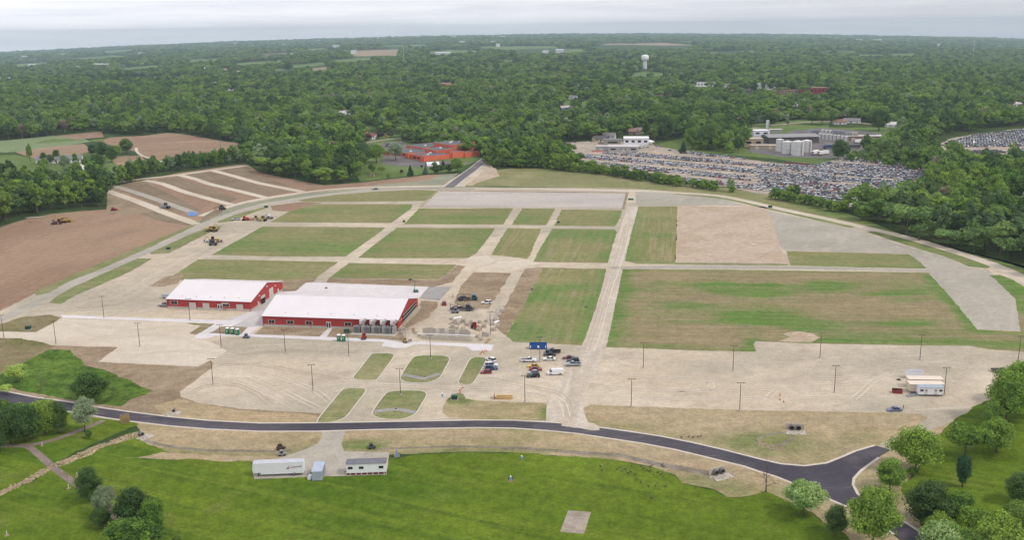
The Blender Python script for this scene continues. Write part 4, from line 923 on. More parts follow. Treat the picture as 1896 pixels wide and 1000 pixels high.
plant('maple', 1886, 748, 70, 84, 'bright green tree at the right edge behind the gravel corner')
plant('maple2', 1838, 792, 44, 50, 'small green tree at the foot of the large right edge tree')
plant('pale', 1812, 1004, 74, 66, 'pale green tree on the lawn left of the bottom right corner')
plant('maple2', 1878, 988, 64, 60, 'mid green tree at the right edge below the dark round tree')
plant('round', 1790, 1046, 70, 66, 'mid green tree cut by the bottom edge right of the pale leaved one')
plant('maple', 1738, 1002, 56, 54, 'bright green tree between the forked dark tree and the bottom edge')
plant('bush', 1690, 884, 22, 20, 'small green shrub below the large maple at the road end', cat='shrub')
plant('round_dark', 168, 745, 66, 56, 'dark green round tree on the grass mound by the road')
plant('yellow', 36, 706, 50, 34, 'yellow green shrub on the grass mound at the left edge', cat='shrub')
plant('yellow', 14, 730, 26, 20, 'small yellow green shrub on the left edge of the grass mound', cat='shrub')
plant('greytree', 158, 800, 46, 66, 'slender green tree beside the footpath near the asphalt road')
plant('bush_dark', 165, 812, 16, 16, 'small dark shrub below the slender tree by the footpath', cat='shrub')
for k, (a, b, w, h, ky, lb) in enumerate([(20,822,58,70,'round_dark','dark green tree at the left edge in the thicket by the road'),(52,818,58,66,'round_dark','dark green tree in the middle of the roadside thicket'),(84,806,58,70,'maple','bright green tree crowning the roadside thicket'),(108,802,44,58,'round_dark','dark tree at the right end of the roadside thicket'),(2,800,56,58,'round','green tree of the thicket cut by the left edge'),(48,792,56,48,'round','green tree at the back of the roadside thicket'),(-6,838,50,64,'round_dark','low dark tree at the left edge beside the footpath')]):
    plant(ky, a, b, w, h, lb)
plant('round_dark', 166, 930, 48, 64, 'dark green tree beside the footpath at lower left')
plant('bush_dark', 170, 912, 28, 26, 'dark bush at the foot of the footpath tree', cat='shrub')
plant('greytree', 196, 962, 44, 62, 'thin grey green tree right of the footpath at lower left')
plant('round_dark', 252, 985, 72, 80, 'dark green tree in the lower left cluster beside the path')
plant('maple2', 284, 1004, 56, 78, 'mid green tree on the right of the lower left cluster')
plant('round', 246, 1034, 96, 72, 'mid green tree at the bottom of the lower left cluster')
plant('round_dark', 188, 976, 40, 36, 'low dark tree on the left of the lower left cluster')
plant('bush', 331, 1012, 20, 22, 'small green shrub at the bottom edge right of the cluster', cat='shrub')
# school grounds
for (a, b, w, h, ky, lb) in [(672,303,42,38,'round_dark','dark green tree on the school lawn, middle of the row by the car park'),(652,301,30,32,'round_dark','dark green tree on the school lawn, left of the row by the car park'),(697,301,30,34,'round','green tree on the school lawn, right of the row by the car park'),(733,297,32,34,'greytree','grey green tree in front of the school left wing'),
  (690,322,14,20,'round','young tree beside the small play hut'),(707,323,13,17,'pale','pale young tree right of the play hut'),(665,315,6,9,'bush_dark','tiny dark shrub on the school lawn'),(720,331,8,12,'bush','small green shrub on the school lawn near the worksite'),
  (760,327,14,22,'cone','dark conifer in the middle of the school lawn'),(788,322,12,16,'blue','blue spruce on the school lawn'),(743,321,8,8,'purple','purple leaved shrub on the school lawn'),(781,311,6,6,'purple','purple shrub beside the school yard'),(820.6,311,10,16,'cone','dark conifer right of the white hoop house'),
  (812,321,26,16,'bush_dark','dark shrub row below the school conifer'),(830,319,18,16,'bush_dark','dark shrub left of the tree by the access road'),(847,319,30,26,'round','green tree beside the access road at the school'),
  (682,259,14,13,'purple','purple leaved tree beside the red roofed house'),(702,257,20,15,'purple','dark purple tree right of the red roofed house'),(724,254,16,12,'purple','purple tree by the road behind the school'),(652,258,14,14,'bush','green shrub in front of the red roofed house'),(766,266,10,9,'bush','light green shrub behind the school roof'),(804,309,12,10,'bush','green shrub beside the hoop house')]:
    plant(ky, a, b, w, h, lb, cat='conifer' if ky in ('cone', 'blue') else 'tree')
# farmstead
for (a, b, w, h, ky, lb) in [(56.5,299,13,35,'oval','tall narrow tree alone in the pasture at the far left'),(82,302,14,20,'round_dark','dark tree left in the row before the farmhouse'),(95,303,15,18,'bush_dark','low dark tree in the row before the farmhouse'),(106,301,13,24,'round_dark','dark tree right in the row before the farmhouse'),
  (80,309,24,14,'bush','green bush in the pasture before the farm trees'),(140,304,11,22,'oval','slim tree in front of the long farmhouse'),(121,318,21,32,'greytree','grey green tree left of the white sheds'),(180,314,32,28,'round_dark','large dark round tree right of the farm yard'),
  (172,287,18,20,'round_dark','dark tree left in the farm grove'),(190,292,26,30,'round_dark','dark tree in the middle of the farm grove'),(207,300,22,30,'round_dark','dark tree at the front of the farm grove'),(215,289,22,22,'maple','bright green tree at the right of the farm grove'),(234,284,28,28,'maple2','round green tree alone at the edge of the ploughed field'),
  (4,336,32,34,'round_dark','dark tree at the left edge beside the pasture'),(38,338,34,22,'bush_dark','dark thicket tree below the pasture'),(62,340,26,20,'round_dark','dark tree right of the pasture thicket'),(91,338,8,14,'cone','dark conifer beside the white shed')]:
    plant(ky, a, b, w, h, lb)
# factory lawn and yard trees
for (a, b, w, h, ky, lb) in [(1425,234,28,26,'round_dark','dark tree on the factory lawn left of the tower'),(1458,233,8,14,'greytree','small thin tree on the factory lawn'),(1503,230,30,24,'round','green tree left of the group on the factory lawn'),(1522,231,26,26,'round','green tree in the middle of the factory lawn group'),(1540,230,22,28,'round','green tree right of the group on the factory lawn'),
  (1627,242,36,40,'round_dark','big dark tree alone on the factory lawn'),(1552,296,28,38,'round_dark','green tree between the trailers and the salvage yard'),(1310,276,34,46,'round_dark','dark tree at the back of the salvage yard'),(1350,284,20,22,'bush','green bush at the salvage yard fence'),(1282,276,30,40,'maple2','grey green tree behind the salvage yard fence'),(1285,262,14,16,'bush','green bush behind the salvage office'),
  (1228,258,38,46,'round_dark','large dark tree beside the white canopies'),(1265,284,16,24,'cone','dark fir behind the salvage car rows'),(1035,284,20,26,'round','lone tree inside the salvage yard by the hedge')]:
    plant(ky, a, b, w, h, lb, cat='conifer' if ky == 'cone' else 'tree')
# bare trees and saplings
def bare_tree(px, py, hpx, label, seed, mat=m_bark, spread=0.3, twigs=7, rad=0.018, name='bare_tree'):
    g = at(px, py); sc_ = PH / (g - CAM).dot(F_); h = hpx / (sc_ * 0.9)
    r = empty(name, g); trunk_mb(seed, h, rad * h, h * spread, 8, 0.8, twigs=twigs, split=0.22).build('trunk', mat, r)
    tag(r, label, 'tree'); return r
bare_tree(1418, 911, 60, 'bare leafless tree beside the road curve', 61, pmat('bark_dark', (96, 82, 74), rough=0.9), 0.42, 10)
bare_tree(220, 972, 78, 'bare pale leafless tree beside the footpath', 62, pmat('bark_grey', (150, 140, 128), rough=0.9), 0.30, 6)
bare_tree(197, 962, 60, 'thin leafless tree left of the pale bare one', 63, m_bark, 0.25, 5)
bare_tree(77, 728, 30, 'purple grey leafless bush on the grass mound', 64, pmat('bark_purple', (120, 96, 96), rough=0.9), 0.6, 12)
for (a, b, h, lb) in [(143,883,44,'young sapling right of the rocky ditch'),(127,905,42,'young sapling beside the footpath crossing'),(78,826,30,'young sapling at the footpath fork'),(13,992,24,'young sapling in the lower left corner')]:
    g = at(a, b); r = empty('sapling', g); hh = h / 6.8
    trunk_mb(int(a), hh, 0.05, hh * 0.22, 6, 0.85, twigs=4, split=0.45).build('trunk', m_bark, r)
    MB().cyl((0, 0, 0), (0, 0, 1.3), 0.13, 0.12, 8).build('trunk_guard', pmat('guard_white', (226, 220, 206)), r)
    MB().cyl((0, 0, 0.0), (0, 0, 0.05), 0.7, 0.6, 10).build('mulch_ring', pmat('mulch', (150, 126, 100)), r)
    tag(r, lb, 'sapling')
# reed clump by the road
g = at(232, 783); r_ = random.Random(5); mb = MB()
for k in range(420):
    a = r_.uniform(0, 6.28); q = math.sqrt(r_.random()) * 1.3; h = r_.uniform(1.6, 2.9); x, y = math.cos(a) * q, math.sin(a) * q
    lx, ly = x * r_.uniform(0, .35), y * r_.uniform(0, .35)
    mb.add([(x - .05, y, 0), (x + .05, y, 0), (x + lx + .03, y + ly, h), (x + lx - .03, y + ly + .02, h)], [(0, 1, 2, 3)])
o = mb.build('reed_clump', lm_reed); o.location = g; tag(o, 'straw coloured tall grass clump beside the asphalt road', 'ornamental grass')
# ================================================================ BUILDINGS
RED = pmat('barn_red', (196, 72, 70), rough=0.55, var=0.05, scale=0.3, k=1.3)
m_roof = pmat('roof_white', (240, 234, 236), rough=0.55, var=0.02, scale=0.1)
m_trim = pmat('trim_stone', (196, 184, 172), rough=0.8, var=0.05)
m_found = pmat('foundation_pale', (200, 192, 182), rough=0.9, var=0.05)
m_glass = pmat('glass_dark', (38, 42, 48), rough=0.12, var=0.02, spec=0.6)
m_frame = pmat('frame_pale', (214, 206, 196), rough=0.6, var=0.03)
m_door = pmat('door_white', (226, 220, 216), rough=0.6, var=0.03)
m_black = pmat('rubber_black', (34, 34, 36), rough=0.85, var=0.1)
m_steel = pmat('galvanised_steel', (170, 170, 170), rough=0.45, metal=0.6, var=0.10, scale=1.5)
m_duct = pmat('duct_metal', (184, 182, 176), rough=0.5, metal=0.35, var=0.08)
m_white = pmat('paint_white', (244, 242, 244), rough=0.45, var=0.03, k=1.05)
m_white2 = pmat('siding_white', (236, 236, 242), rough=0.5, var=0.03, scale=0.5, k=1.05)
m_grey = pmat('paint_grey', (150, 150, 154), rough=0.6, var=0.06)
m_dgrey = pmat('dark_grey', (84, 84, 88), rough=0.7, var=0.08)
m_block = pmat('concrete_block', (198, 188, 174), rough=0.9, var=0.12, scale=2.5)
m_wood = pmat('timber', (176, 150, 116), rough=0.8, var=0.12, scale=2)
m_inner_shade = pmat('painted_inner_shade', (48, 46, 44), rough=0.9)  # near-black colour stands in for the shade inside openings

def frame_of(fl, fr, br=None):
    """ground rectangle from front-left, front-right, back-right picture points -> origin, angle, length, depth"""
    A, B = at(*fl), at(*fr); A.z = B.z = 0; u = B - A; L_ = u.length; th = math.atan2(u.y, u.x); W_ = None
    if br: C = at(*br); v = Vector((-math.sin(th), math.cos(th), 0)); W_ = (C - B).dot(v)
    return A, th, L_, W_
def wall_box(mb, x, w, z0, h, proud=0.05, y=0.0): mb.box(x, y - proud / 2, z0, w, proud, h)
def gable_end(mb, y0, y1, x0, x1, h, ridge_h, ry=None): pass
def barn(name, fl, fr, br, eave, ridge, label, corrug=0.9):
    A, th, L_, W_ = frame_of(fl, fr, br)
    r = empty(name, A, th); tag(r, label, 'building')
    w = MB(); w.prism([(0, 0.9), (W_, 0.9), (W_, eave), (W_ / 2, ridge), (0, eave)], 0, L_, axis='x')
    # raised vertical panel seams
    for k in range(int(L_ / corrug)): w.box(k * corrug + 0.4, -0.02, 0.95, 0.07, 0.05, eave - 1.0)
    n = int(W_ / corrug)
    for k in range(n):
        y = k * corrug + 0.4; hh = eave + (ridge - eave) * (1 - abs(y - W_ / 2) / (W_ / 2)); w.box(L_ + 0.02, y, 0.95, 0.05, 0.07, hh - 1.05)
    wo_ = w.build('wall', RED, r)
    MB().box(L_ / 2, W_ / 2, 0, L_ + 0.12, W_ + 0.12, 0.93).build('foundation', m_found, r)
    rf_ = MB(); t = 0.18; ov = 0.45; s = (ridge - eave) / (W_ / 2)
    for sg in (0, 1):
        y0 = -ov if sg == 0 else W_ + ov; z0 = eave - ov * s + 0.04; yr = W_ / 2; zr = ridge + 0.04
        rf_.add([(-0.4, y0, z0), (L_ + 0.4, y0, z0), (L_ + 0.4, yr, zr), (-0.4, yr, zr), (-0.4, y0, z0 + t), (L_ + 0.4, y0, z0 + t), (L_ + 0.4, yr, zr + t), (-0.4, yr, zr + t)],
                [(0, 1, 2, 3), (4, 5, 6, 7), (0, 1, 5, 4), (1, 2, 6, 5), (2, 3, 7, 6), (3, 0, 4, 7)])
        for k in range(int(L_ / 1.2)):
            x = k * 1.2 + 0.3
            rf_.add([(x, y0, z0 + t + .003), (x + .06, y0, z0 + t + .003), (x + .06, yr, zr + t + .003), (x, yr, zr + t + .003), (x, y0, z0 + t + .06), (x + .06, y0, z0 + t + .06), (x + .06, yr, zr + t + .06), (x, yr, zr + t + .06)],
                    [(4, 5, 6, 7), (0, 1, 5, 4), (1, 2, 6, 5), (3, 0, 4, 7)])
    ro = rf_.build('roof', m_roof, r)
    MB().cyl((-0.4, W_ / 2, ridge + 0.2), (L_ + 0.4, W_ / 2, ridge + 0.2), 0.22, n=6).build('ridge_cap', m_roof, ro)
    for k in range(5): MB().cyl((L_ * (0.16 + 0.17 * k), 2.4, eave + 2.4 * s), (L_ * (0.16 + 0.17 * k), 2.4, eave + 2.4 * s + 0.7), 0.12, n=8).build('vent_pipe', m_steel, ro)
    MB().box(L_ / 2, -ov - 0.06, eave - ov * s - 0.06, L_ + 0.8, 0.16, 0.22).build('gutter', pmat('gutter_red', (150, 52, 54)), r)
    for x in (0.1, L_ * 0.36, L_ * 0.7, L_ - 0.1): MB().box(x, -0.12, 0, 0.14, 0.14, eave - 0.1).build('downpipe', m_found if False else RED, r)
    return r, L_, W_, th
def window(r, x, z, w, h, nx=2, y=0.0, side='front', L_=0):
    f = MB(); p = MB()
    if side == 'front':
        f.box(x, y - 0.06, z - 0.15, w + 0.4, 0.16, h + 0.3)
        for k in range(nx): p.box(x + (k - (nx - 1) / 2) * w / nx, y - 0.13, z, w / nx - 0.14, 0.08, h)
    else:
        f.box(L_ + 0.06, x, z - 0.15, 0.16, w + 0.4, h + 0.3)
        for k in range(nx): p.box(L_ + 0.13, x + (k - (nx - 1) / 2) * w / nx, z, 0.08, w / nx - 0.14, h)
    fo = f.build('window', m_frame, r); p.build('pane', m_glass, fo); return fo
# west barn
b1, L1, W1, T1 = barn('red_barn', (310, 570.5), (465, 576.5), (523.4, 538), 4.3, 8.6, 'smaller red barn with white roof, left of the two, garage doors along its front')
fx = lambda p: L1 * (p - 310) / 155.0
window(b1, fx(324), 1.9, 3.0, 1.6, 2)
for p in (358, 383, 445): MB().box(fx(p), -0.1, 0.05, 3.2, 0.2, 3.0).build('garage_door', m_frame, b1)
window(b1, fx(420), 1.9, 3.2, 1.4, 2)
MB().box(fx(420), -0.75, 3.4, 3.4, 1.3, 0.12).build('shutter', m_frame, b1)
d_ = MB().box(fx(408.5), -0.1, 0.05, 2.4, 0.2, 2.8).build('double_door', m_door, b1)
for s in (-0.6, 0.6): MB().box(fx(408.5) + s, -0.22, 0.9, 0.6, 0.06, 1.4).build('pane', m_glass, d_)
# gable doors
dd_ = MB().box(L1 + 0.1, W1 * 0.62, 0.05, 0.2, 4.6, 4.8).build('roller_door', m_frame, b1)
dk = MB().box(L1 + 0.1, W1 * 0.36, 0.05, 0.2, 4.2, 2.6).build('bay_shade_panel', m_inner_shade, b1)  # solid dark panel; the shade inside the bay is painted as its colour
MB().box(L1 + 0.14, W1 * 0.36, 2.65, 0.26, 4.4, 1.3).build('roller_door', m_frame, b1)
for y in (W1 * 0.22, W1 * 0.84): MB().box(L1 + 0.1, y, 0.05, 0.2, 1.2, 2.3).build('side_door', m_door, b1)
MB().box(L1 + 0.2, W1 * 0.5, 6.6, 0.3, 0.7, 0.5).build('wall_lamp', m_white, b1)
for y in (W1 * 0.25, W1 * 0.75): MB().box(L1 + 0.2, y, 4.6, 0.3, 0.5, 0.5).build('wall_lamp', m_white, b1)
# east barn
b2, L2, W2, T2_ = barn('red_barn', (487.2, 604), (737, 612.5), (778, 570.5), 4.5, 9.0, 'larger red barn with white roof and big grey air units at its right front')
fx2 = lambda p: L2 * (p - 487.2) / 249.8
for p in (504, 539, 574, 646): window(b2, fx2(p), 1.5, 2.7, 1.3, 2)
d_ = MB().box(fx2(610.3), -0.12, 0.02, 2.0, 0.24, 2.9).build('double_door', m_door, b2)
for s in (-0.5, 0.5): MB().box(fx2(610.3) + s, -0.26, 0.5, 0.65, 0.06, 2.0).build('pane', m_glass, d_)
cw = MB().box(L2 + 0.1, W2 * 0.56, 1.0, 0.2, W2 * 0.66, 3.6).build('wall_bay_shade', m_inner_shade, b2)  # dark slab on the gable, painting the shade behind the open wall
for k in range(3): MB().box(L2 + 0.25, W2 * 0.56, 1.3 + 1.45 * k, 0.1, W2 * 0.67, 0.22).build('rail', m_frame, b2)
for k in range(8): MB().box(L2 + 0.24, W2 * (0.24 + 0.64 * k / 7), 1.0, 0.08, 0.16, 3.6).build('mullion', m_dgrey, b2)
for y in (W2 * 0.08, W2 * 0.15): MB().box(L2 + 0.2, y, 3.2, 0.3, 0.4, 0.4).build('wall_lamp', m_white, b2)
# air handling units in front of the east barn
ca, sa = math.cos(T2_), math.sin(T2_); A2 = b2.location
def loc2(x, y): return Vector((A2.x + x * ca - y * sa, A2.y + x * sa + y * ca, 0))
p0 = MB().box(0, 0, 0, 19.0, 5.6, 0.22).build('equipment_pad', m_found); p0.location = loc2(fx2(700), -5.0); p0.rotation_euler.z = T2_; tag(p0, 'pale concrete pad carrying the grey air units beside the larger barn', 'concrete pad')
def air_unit():
    r = empty('air_unit', (0, 0, 0))
    bodyv = MB()
    for k in (-1.25, 0.0): bodyv.box(k - 0.2, -0.9, 0.22, 1.1, 2.2, 2.1)
    bo = bodyv.build('condenser', m_steel, r, bevel=0.05)
    g = MB()
    for k in (-1.25, 0.0):
        for q in range(8): g.box(k - 0.2, -2.03, 0.45 + q * 0.22, 0.95, 0.05, 0.06)
        g.cyl((k - 0.2, -0.9, 2.32), (k - 0.2, -0.9, 2.45), 0.42, n=14)
    g.build('fan_grille', m_dgrey, bo)
    MB().box(1.35, -0.3, 0.22, 1.2, 2.4, 2.0).build('blower_box', m_duct, r, bevel=0.05)
    MB().box(1.2, -0.1, 2.2, 0.95, 1.0, 1.0).box(1.3, 1.1, 2.9, 0.95, 3.0, 0.9, top=1.0).build('duct', m_duct, r, bevel=0.08)
    MB().box(0.2, 1.1, 2.3, 1.3, 0.6, 1.3).build('control_cabinet', m_white, r, bevel=0.03)
    return r
au = air_unit()
for k in range(4):
    o = au if k == 0 else dup(au, (0, 0, 0)); o.location = loc2(fx2(673 + 18.6 * k), -3.6); o.rotation_euler.z = T2_; o.scale = (1.12, 1.12, 1.35)
    tag(o, ['leftmost grey air unit on the pad by the larger barn', 'second grey air unit from the left on the pad', 'third grey air unit from the left on the pad', 'rightmost grey air unit on the pad by the barn corner'][k], 'air unit', 'air units beside the larger barn')
# block walls of a pavilion being built
def block_wall(px0, px1, h, label, openings=(), thick=0.4):
    A, th, L_, _ = frame_of(px0, px1); r = empty('block_wall', A, th); w = MB()
    xs = [0] + [v for o in openings for v in (L_ * o[0], L_ * o[1])] + [L_]
    for k in range(0, len(xs), 2): w.box((xs[k] + xs[k + 1]) / 2, 0, 0, xs[k + 1] - xs[k], thick, h)
    w.build('wall_face', m_block, r); t = MB()
    for k in range(int(L_ / 1.6)): t.box(k * 1.6 + 0.8, 0, h, 1.2 + 0.3 * (k % 2), thick * 0.96, 0.2 * (1 + k % 3))
    t.build('top_course', m_block, r)
    for o in openings: MB().box(L_ * (o[0] + o[1]) / 2, 0.02, 0, L_ * (o[1] - o[0]), thick * 0.5, h * 0.86).build('panel', m_door, r)
    tag(r, label, 'wall'); return r
block_wall((783, 619), (871, 624), 2.6, 'long grey block wall with three pale panels on the building site', [(0.27, 0.36), (0.46, 0.55), (0.68, 0.77)])
block_wall((780, 628), (872, 632.5), 1.5, 'low front block wall with white beam at the building site')
block_wall((892, 623), (905, 624), 1.8, 'short block wall stub beside the light pole at the building site')
A, th, L_, _ = frame_of((772, 626.5), (880, 631)); mb = MB().box(L_ / 2, 0, 1.9, L_, 0.3, 0.3); 
r = empty('site_beam', A, th); mb.build('beam', m_white, r)
for k in range(9): MB().cyl((L_ * (k + .5) / 9, 0, 0), (L_ * (k + .5) / 9, 0, 1.9), 0.07, n=6).build('prop', m_steel, r)
tag(r, 'long white beam on thin props between the block walls', 'beam')
def scaffold(px, py, label, w=2.2, h=5.0, lv=3):
    g = at(px, py); r = empty('scaffold', g, 0.0)
    for lvl in range(lv):
        z = h / lv * lvl; f = MB()
        for x in (-w / 2, w / 2):
            for y in (-0.7, 0.7): f.cyl((x, y, z), (x, y, z + h / lv), 0.05, n=5)
        for y in (-0.7, 0.7): f.cyl((-w / 2, y, z), (w / 2, y, z + h / lv), 0.035, n=5); f.cyl((-w / 2, y, z + h / lv), (w / 2, y, z + h / lv), 0.04, n=5)
        f.build('frame', m_steel, r)
    MB().box(0, 0, h, w, 1.4, 0.08).build('platform', m_wood, r); tag(r, label, 'scaffold')
scaffold(746, 629, 'grey scaffold tower at the right front corner of the larger barn')
scaffold(751, 612, 'short scaffold behind the corner tower at the barn', 2.0, 3.2, 2)

# lamp poles
m_pole = pmat('pole_bronze', (92, 80, 72), rough=0.5, var=0.05)
def lamp():
    r = empty('light_pole', (0, 0, 0)); MB().cyl((0, 0, 0.7), (0, 0, 9.8), 0.13, 0.085, 10).build('pole', m_pole, r)
    MB().cyl((0, 0, 0), (0, 0, 0.75), 0.34, 0.32, 14).build('base', m_found, r)
    arm = MB().box(0, 0, 9.72, 1.7, 0.12, 0.12).build('arm', m_pole, r)
    for s in (-0.95, 0.95): MB().box(s, 0, 9.66, 0.75, 0.42, 0.16, top=0.8).build('lamp_head', m_pole, arm, bevel=0.03)
    return r
LP = [(7.3,625.6,'at the left edge beside the dirt mound'),(103.9,638,'at the lower left corner of the left lot'),(192.6,588.6,'beside the pale walk, left of the smaller barn'),(259,642,'in the middle of the left lot'),(352,593.4,'in front of the smaller barn'),(410,645,'in front of the three green toilets'),(394.7,713,'at the tip of the dirt bank'),
 (528.5,655,'in front of the larger barn, left half'),(646,659,'in front of the two green toilets'),(579.6,725,'in the open lot left of the lower islands'),(797.4,666,'on the upper round island'),(741.7,732.5,'on the lower round island'),(908,620,'beside the rubble right of the block walls'),(999.6,670.6,'between the parked cars below the blue container'),
 (972,747,'at the verge below the parked cars'),(1168.7,754,'at the verge right of the dusty track'),(1191,681.6,'below the big patchy field, leftmost'),(1357,688,'below the middle of the big patchy field'),(1369.4,761.5,'at the verge above the twin pipes'),(1518,663.6,'below the sand heap of the big field'),(1544.6,727.6,'in the open right lot between field and verge'),
 (1703,667,'above the white enclosed trailer'),(1748,732,'beside the cream site offices'),(1885,669.6,'at the right edge below the grey lot')]
lp0 = None
for a, b, w in LP:
    o = lamp() if lp0 is None else dup(lp0, (0, 0, 0)); lp0 = lp0 or o; o.location = at(a, b); o.rotation_euler.z = 0.0
    tag(o, 'tall dark light pole ' + w, 'light pole', 'light poles of the parking lots')

# arena fence
def fence(pts, label, step=2.4, h=1.5, mat=m_wood, post=0.16):
    W = [at(*p) for p in pts]; r = empty('rail_fence', W[0]); O = W[0]; posts = []; rail = MB(); nb = 0
    for a, b in zip(W[:-1], W[1:]):
        L_ = (b - a).length; th = math.atan2(b.y - a.y, b.x - a.x); m = (a + b) / 2 - O
        for z in (0.5, 1.3): rail.box(m.x, m.y, z, L_, 0.07, 0.16, rz=th)
        for k in range(int(L_ / step) + 1): posts.append((a + (b - a) * (k * step / L_)) - O)
    rail.build('rail', mat, r)
    p0 = MB().box(0, 0, 0, post, post, h).build('post', mat, r); p0.location = posts[0]
    for p in posts[1:99]: c = p0.copy(); COL.objects.link(c); c.parent = r; c.location = p
    if len(posts) > 99:
        rest = MB()
        for p in posts[99:]: rest.box(p.x, p.y, 0, post, post, h)
        o = rest.build('post', mat, r); o['kind'] = 'stuff'
    tag(r, label, 'fence'); return r
m_post = pmat('post_pale', (206, 190, 160), rough=0.8)
fence([(778, 384), (955, 385.2)], 'wooden rail fence along the near side of the grey arena, left half', mat=m_post)
fence([(957, 385.2), (1154, 388.2)], 'wooden rail fence along the near side of the grey arena, right half', mat=m_post)
fence([(1154, 388.2), (1163, 356.5)], 'rail fence along the right end of the grey arena', mat=m_post)
fence([(779, 384), (812, 352.8)], 'rail fence along the left end of the grey arena', mat=m_post)
fence([(812, 352.8), (1000, 354.6)], 'rail fence behind the grey arena beside the ring road', mat=m_post)

# school
m_brick = pmat('brick_orange', (220, 112, 82), rough=0.85, var=0.07, scale=0.3, k=1.0)
m_brick2 = pmat('brick_red', (192, 100, 82), rough=0.85, var=0.07, scale=0.3, k=0.95)
m_flat = pmat('flat_roof_grey', (108, 108, 114), rough=0.9, var=0.10, scale=0.1)
m_fl_pale = pmat('roof_coping', (176, 160, 150), rough=0.8)
g0 = at(787, 298.5); TH = R(38); sch = empty('school_building', g0, TH); tag(sch, 'orange brick school with stepped flat grey roofs beside the access road', 'school')
# local: x = along the right hand facade (away), y = away to the left
def wing(x0, y0, lx, ly, h, mat=m_brick, name='wing', band=False):
    w = MB().box(x0 + lx / 2, y0 + ly / 2, 0, lx, ly, h).build(name, mat, sch)
    MB().box(x0 + lx / 2, y0 + ly / 2, h, lx - 0.8, ly - 0.8, 0.12).build('roof', m_flat, w)
    cp = MB()
    for (cx, cy, sx_, sy_) in ((x0 + lx / 2, y0 + .2, lx + .2, .45), (x0 + lx / 2, y0 + ly - .2, lx + .2, .45), (x0 + .2, y0 + ly / 2, .45, ly - .7), (x0 + lx - .2, y0 + ly / 2, .45, ly - .7)): cp.box(cx, cy, h, sx_, sy_, 0.28)
    cp.build('parapet', m_fl_pale if mat is m_brick2 else mat, w)
    if band:
        for k in range(int(ly / 7)): MB().box(x0 - 0.05, y0 + 4 + k * 7, 1.2, 0.12, 4.6, 1.6).build('window', m_glass, w)
    return w
wing(0, 0, 30, 26, 4.2, band=True)
wing(-3, -3, 6, 7, 5.0)
wing(-2, 26, 6, 6, 5.0)
wing(4, 32, 30, 34, 4.0, m_brick2, band=True)
wing(30, -2, 14, 10, 5.6)
wing(44, -4, 17, 8, 4.6)
wing(22, 14, 24, 20, 7.2, m_brick2)
wing(42, 18, 30, 30, 10.5, m_brick2)
wing(30, 50, 34, 30, 6.0, m_brick2)
wing(-2, 60, 20, 22, 4.2, m_brick2, band=True)
MB().box(29, 0.5, 0, 2.2, 2.2, 9.0).build('chimney', m_brick2, sch)
for (x, y, z) in [(50, 30, 10.7), (56, 36, 10.7), (60, 28, 10.7), (10, 10, 4.4), (18, 18, 4.4), (12, 44, 4.2), (34, 24, 7.4), (40, 60, 6.2)]:
    MB().box(x, y, z, 2.0, 1.6, 1.0).build('roof_unit', m_white, sch, bevel=0.05)
# hoop house
g = at(789, 307); r = empty('hoop_house', g, R(20)); prof = [(-3.2 * math.cos(t), 3.4 * math.sin(t)) for t in [math.pi * k / 10 for k in range(11)]]
h = MB(); h.prism(prof, 0, 12, axis='x'); h.build('cover', m_white, r, smooth=False)
for k in range(7):
    hp = MB(); pr2 = [(x * 1.02, z * 1.02) for x, z in prof]; hp.prism(pr2, k * 2 - 0.05, k * 2 + 0.05, axis='x'); hp.build('hoop', m_grey, r)
tag(r, 'white arched hoop house in front of the orange school', 'greenhouse')
g = at(690, 327); r = empty('play_hut', g, 0.3); MB().box(0, 0, 0, 3.4, 2.6, 2.2).build('wall', pmat('hut_cream', (196, 178, 150)), r); MB().prism([(-2, 2.2), (2, 2.2), (0, 3.4)], -1.6, 1.6).build('roof', pmat('hut_roof', (150, 128, 110)), r); MB().box(-0.5, -1.33, 0.1, 0.9, 0.06, 1.7).build('door', m_inner_shade, r); tag(r, 'small cream play hut on the school lawn', 'hut')

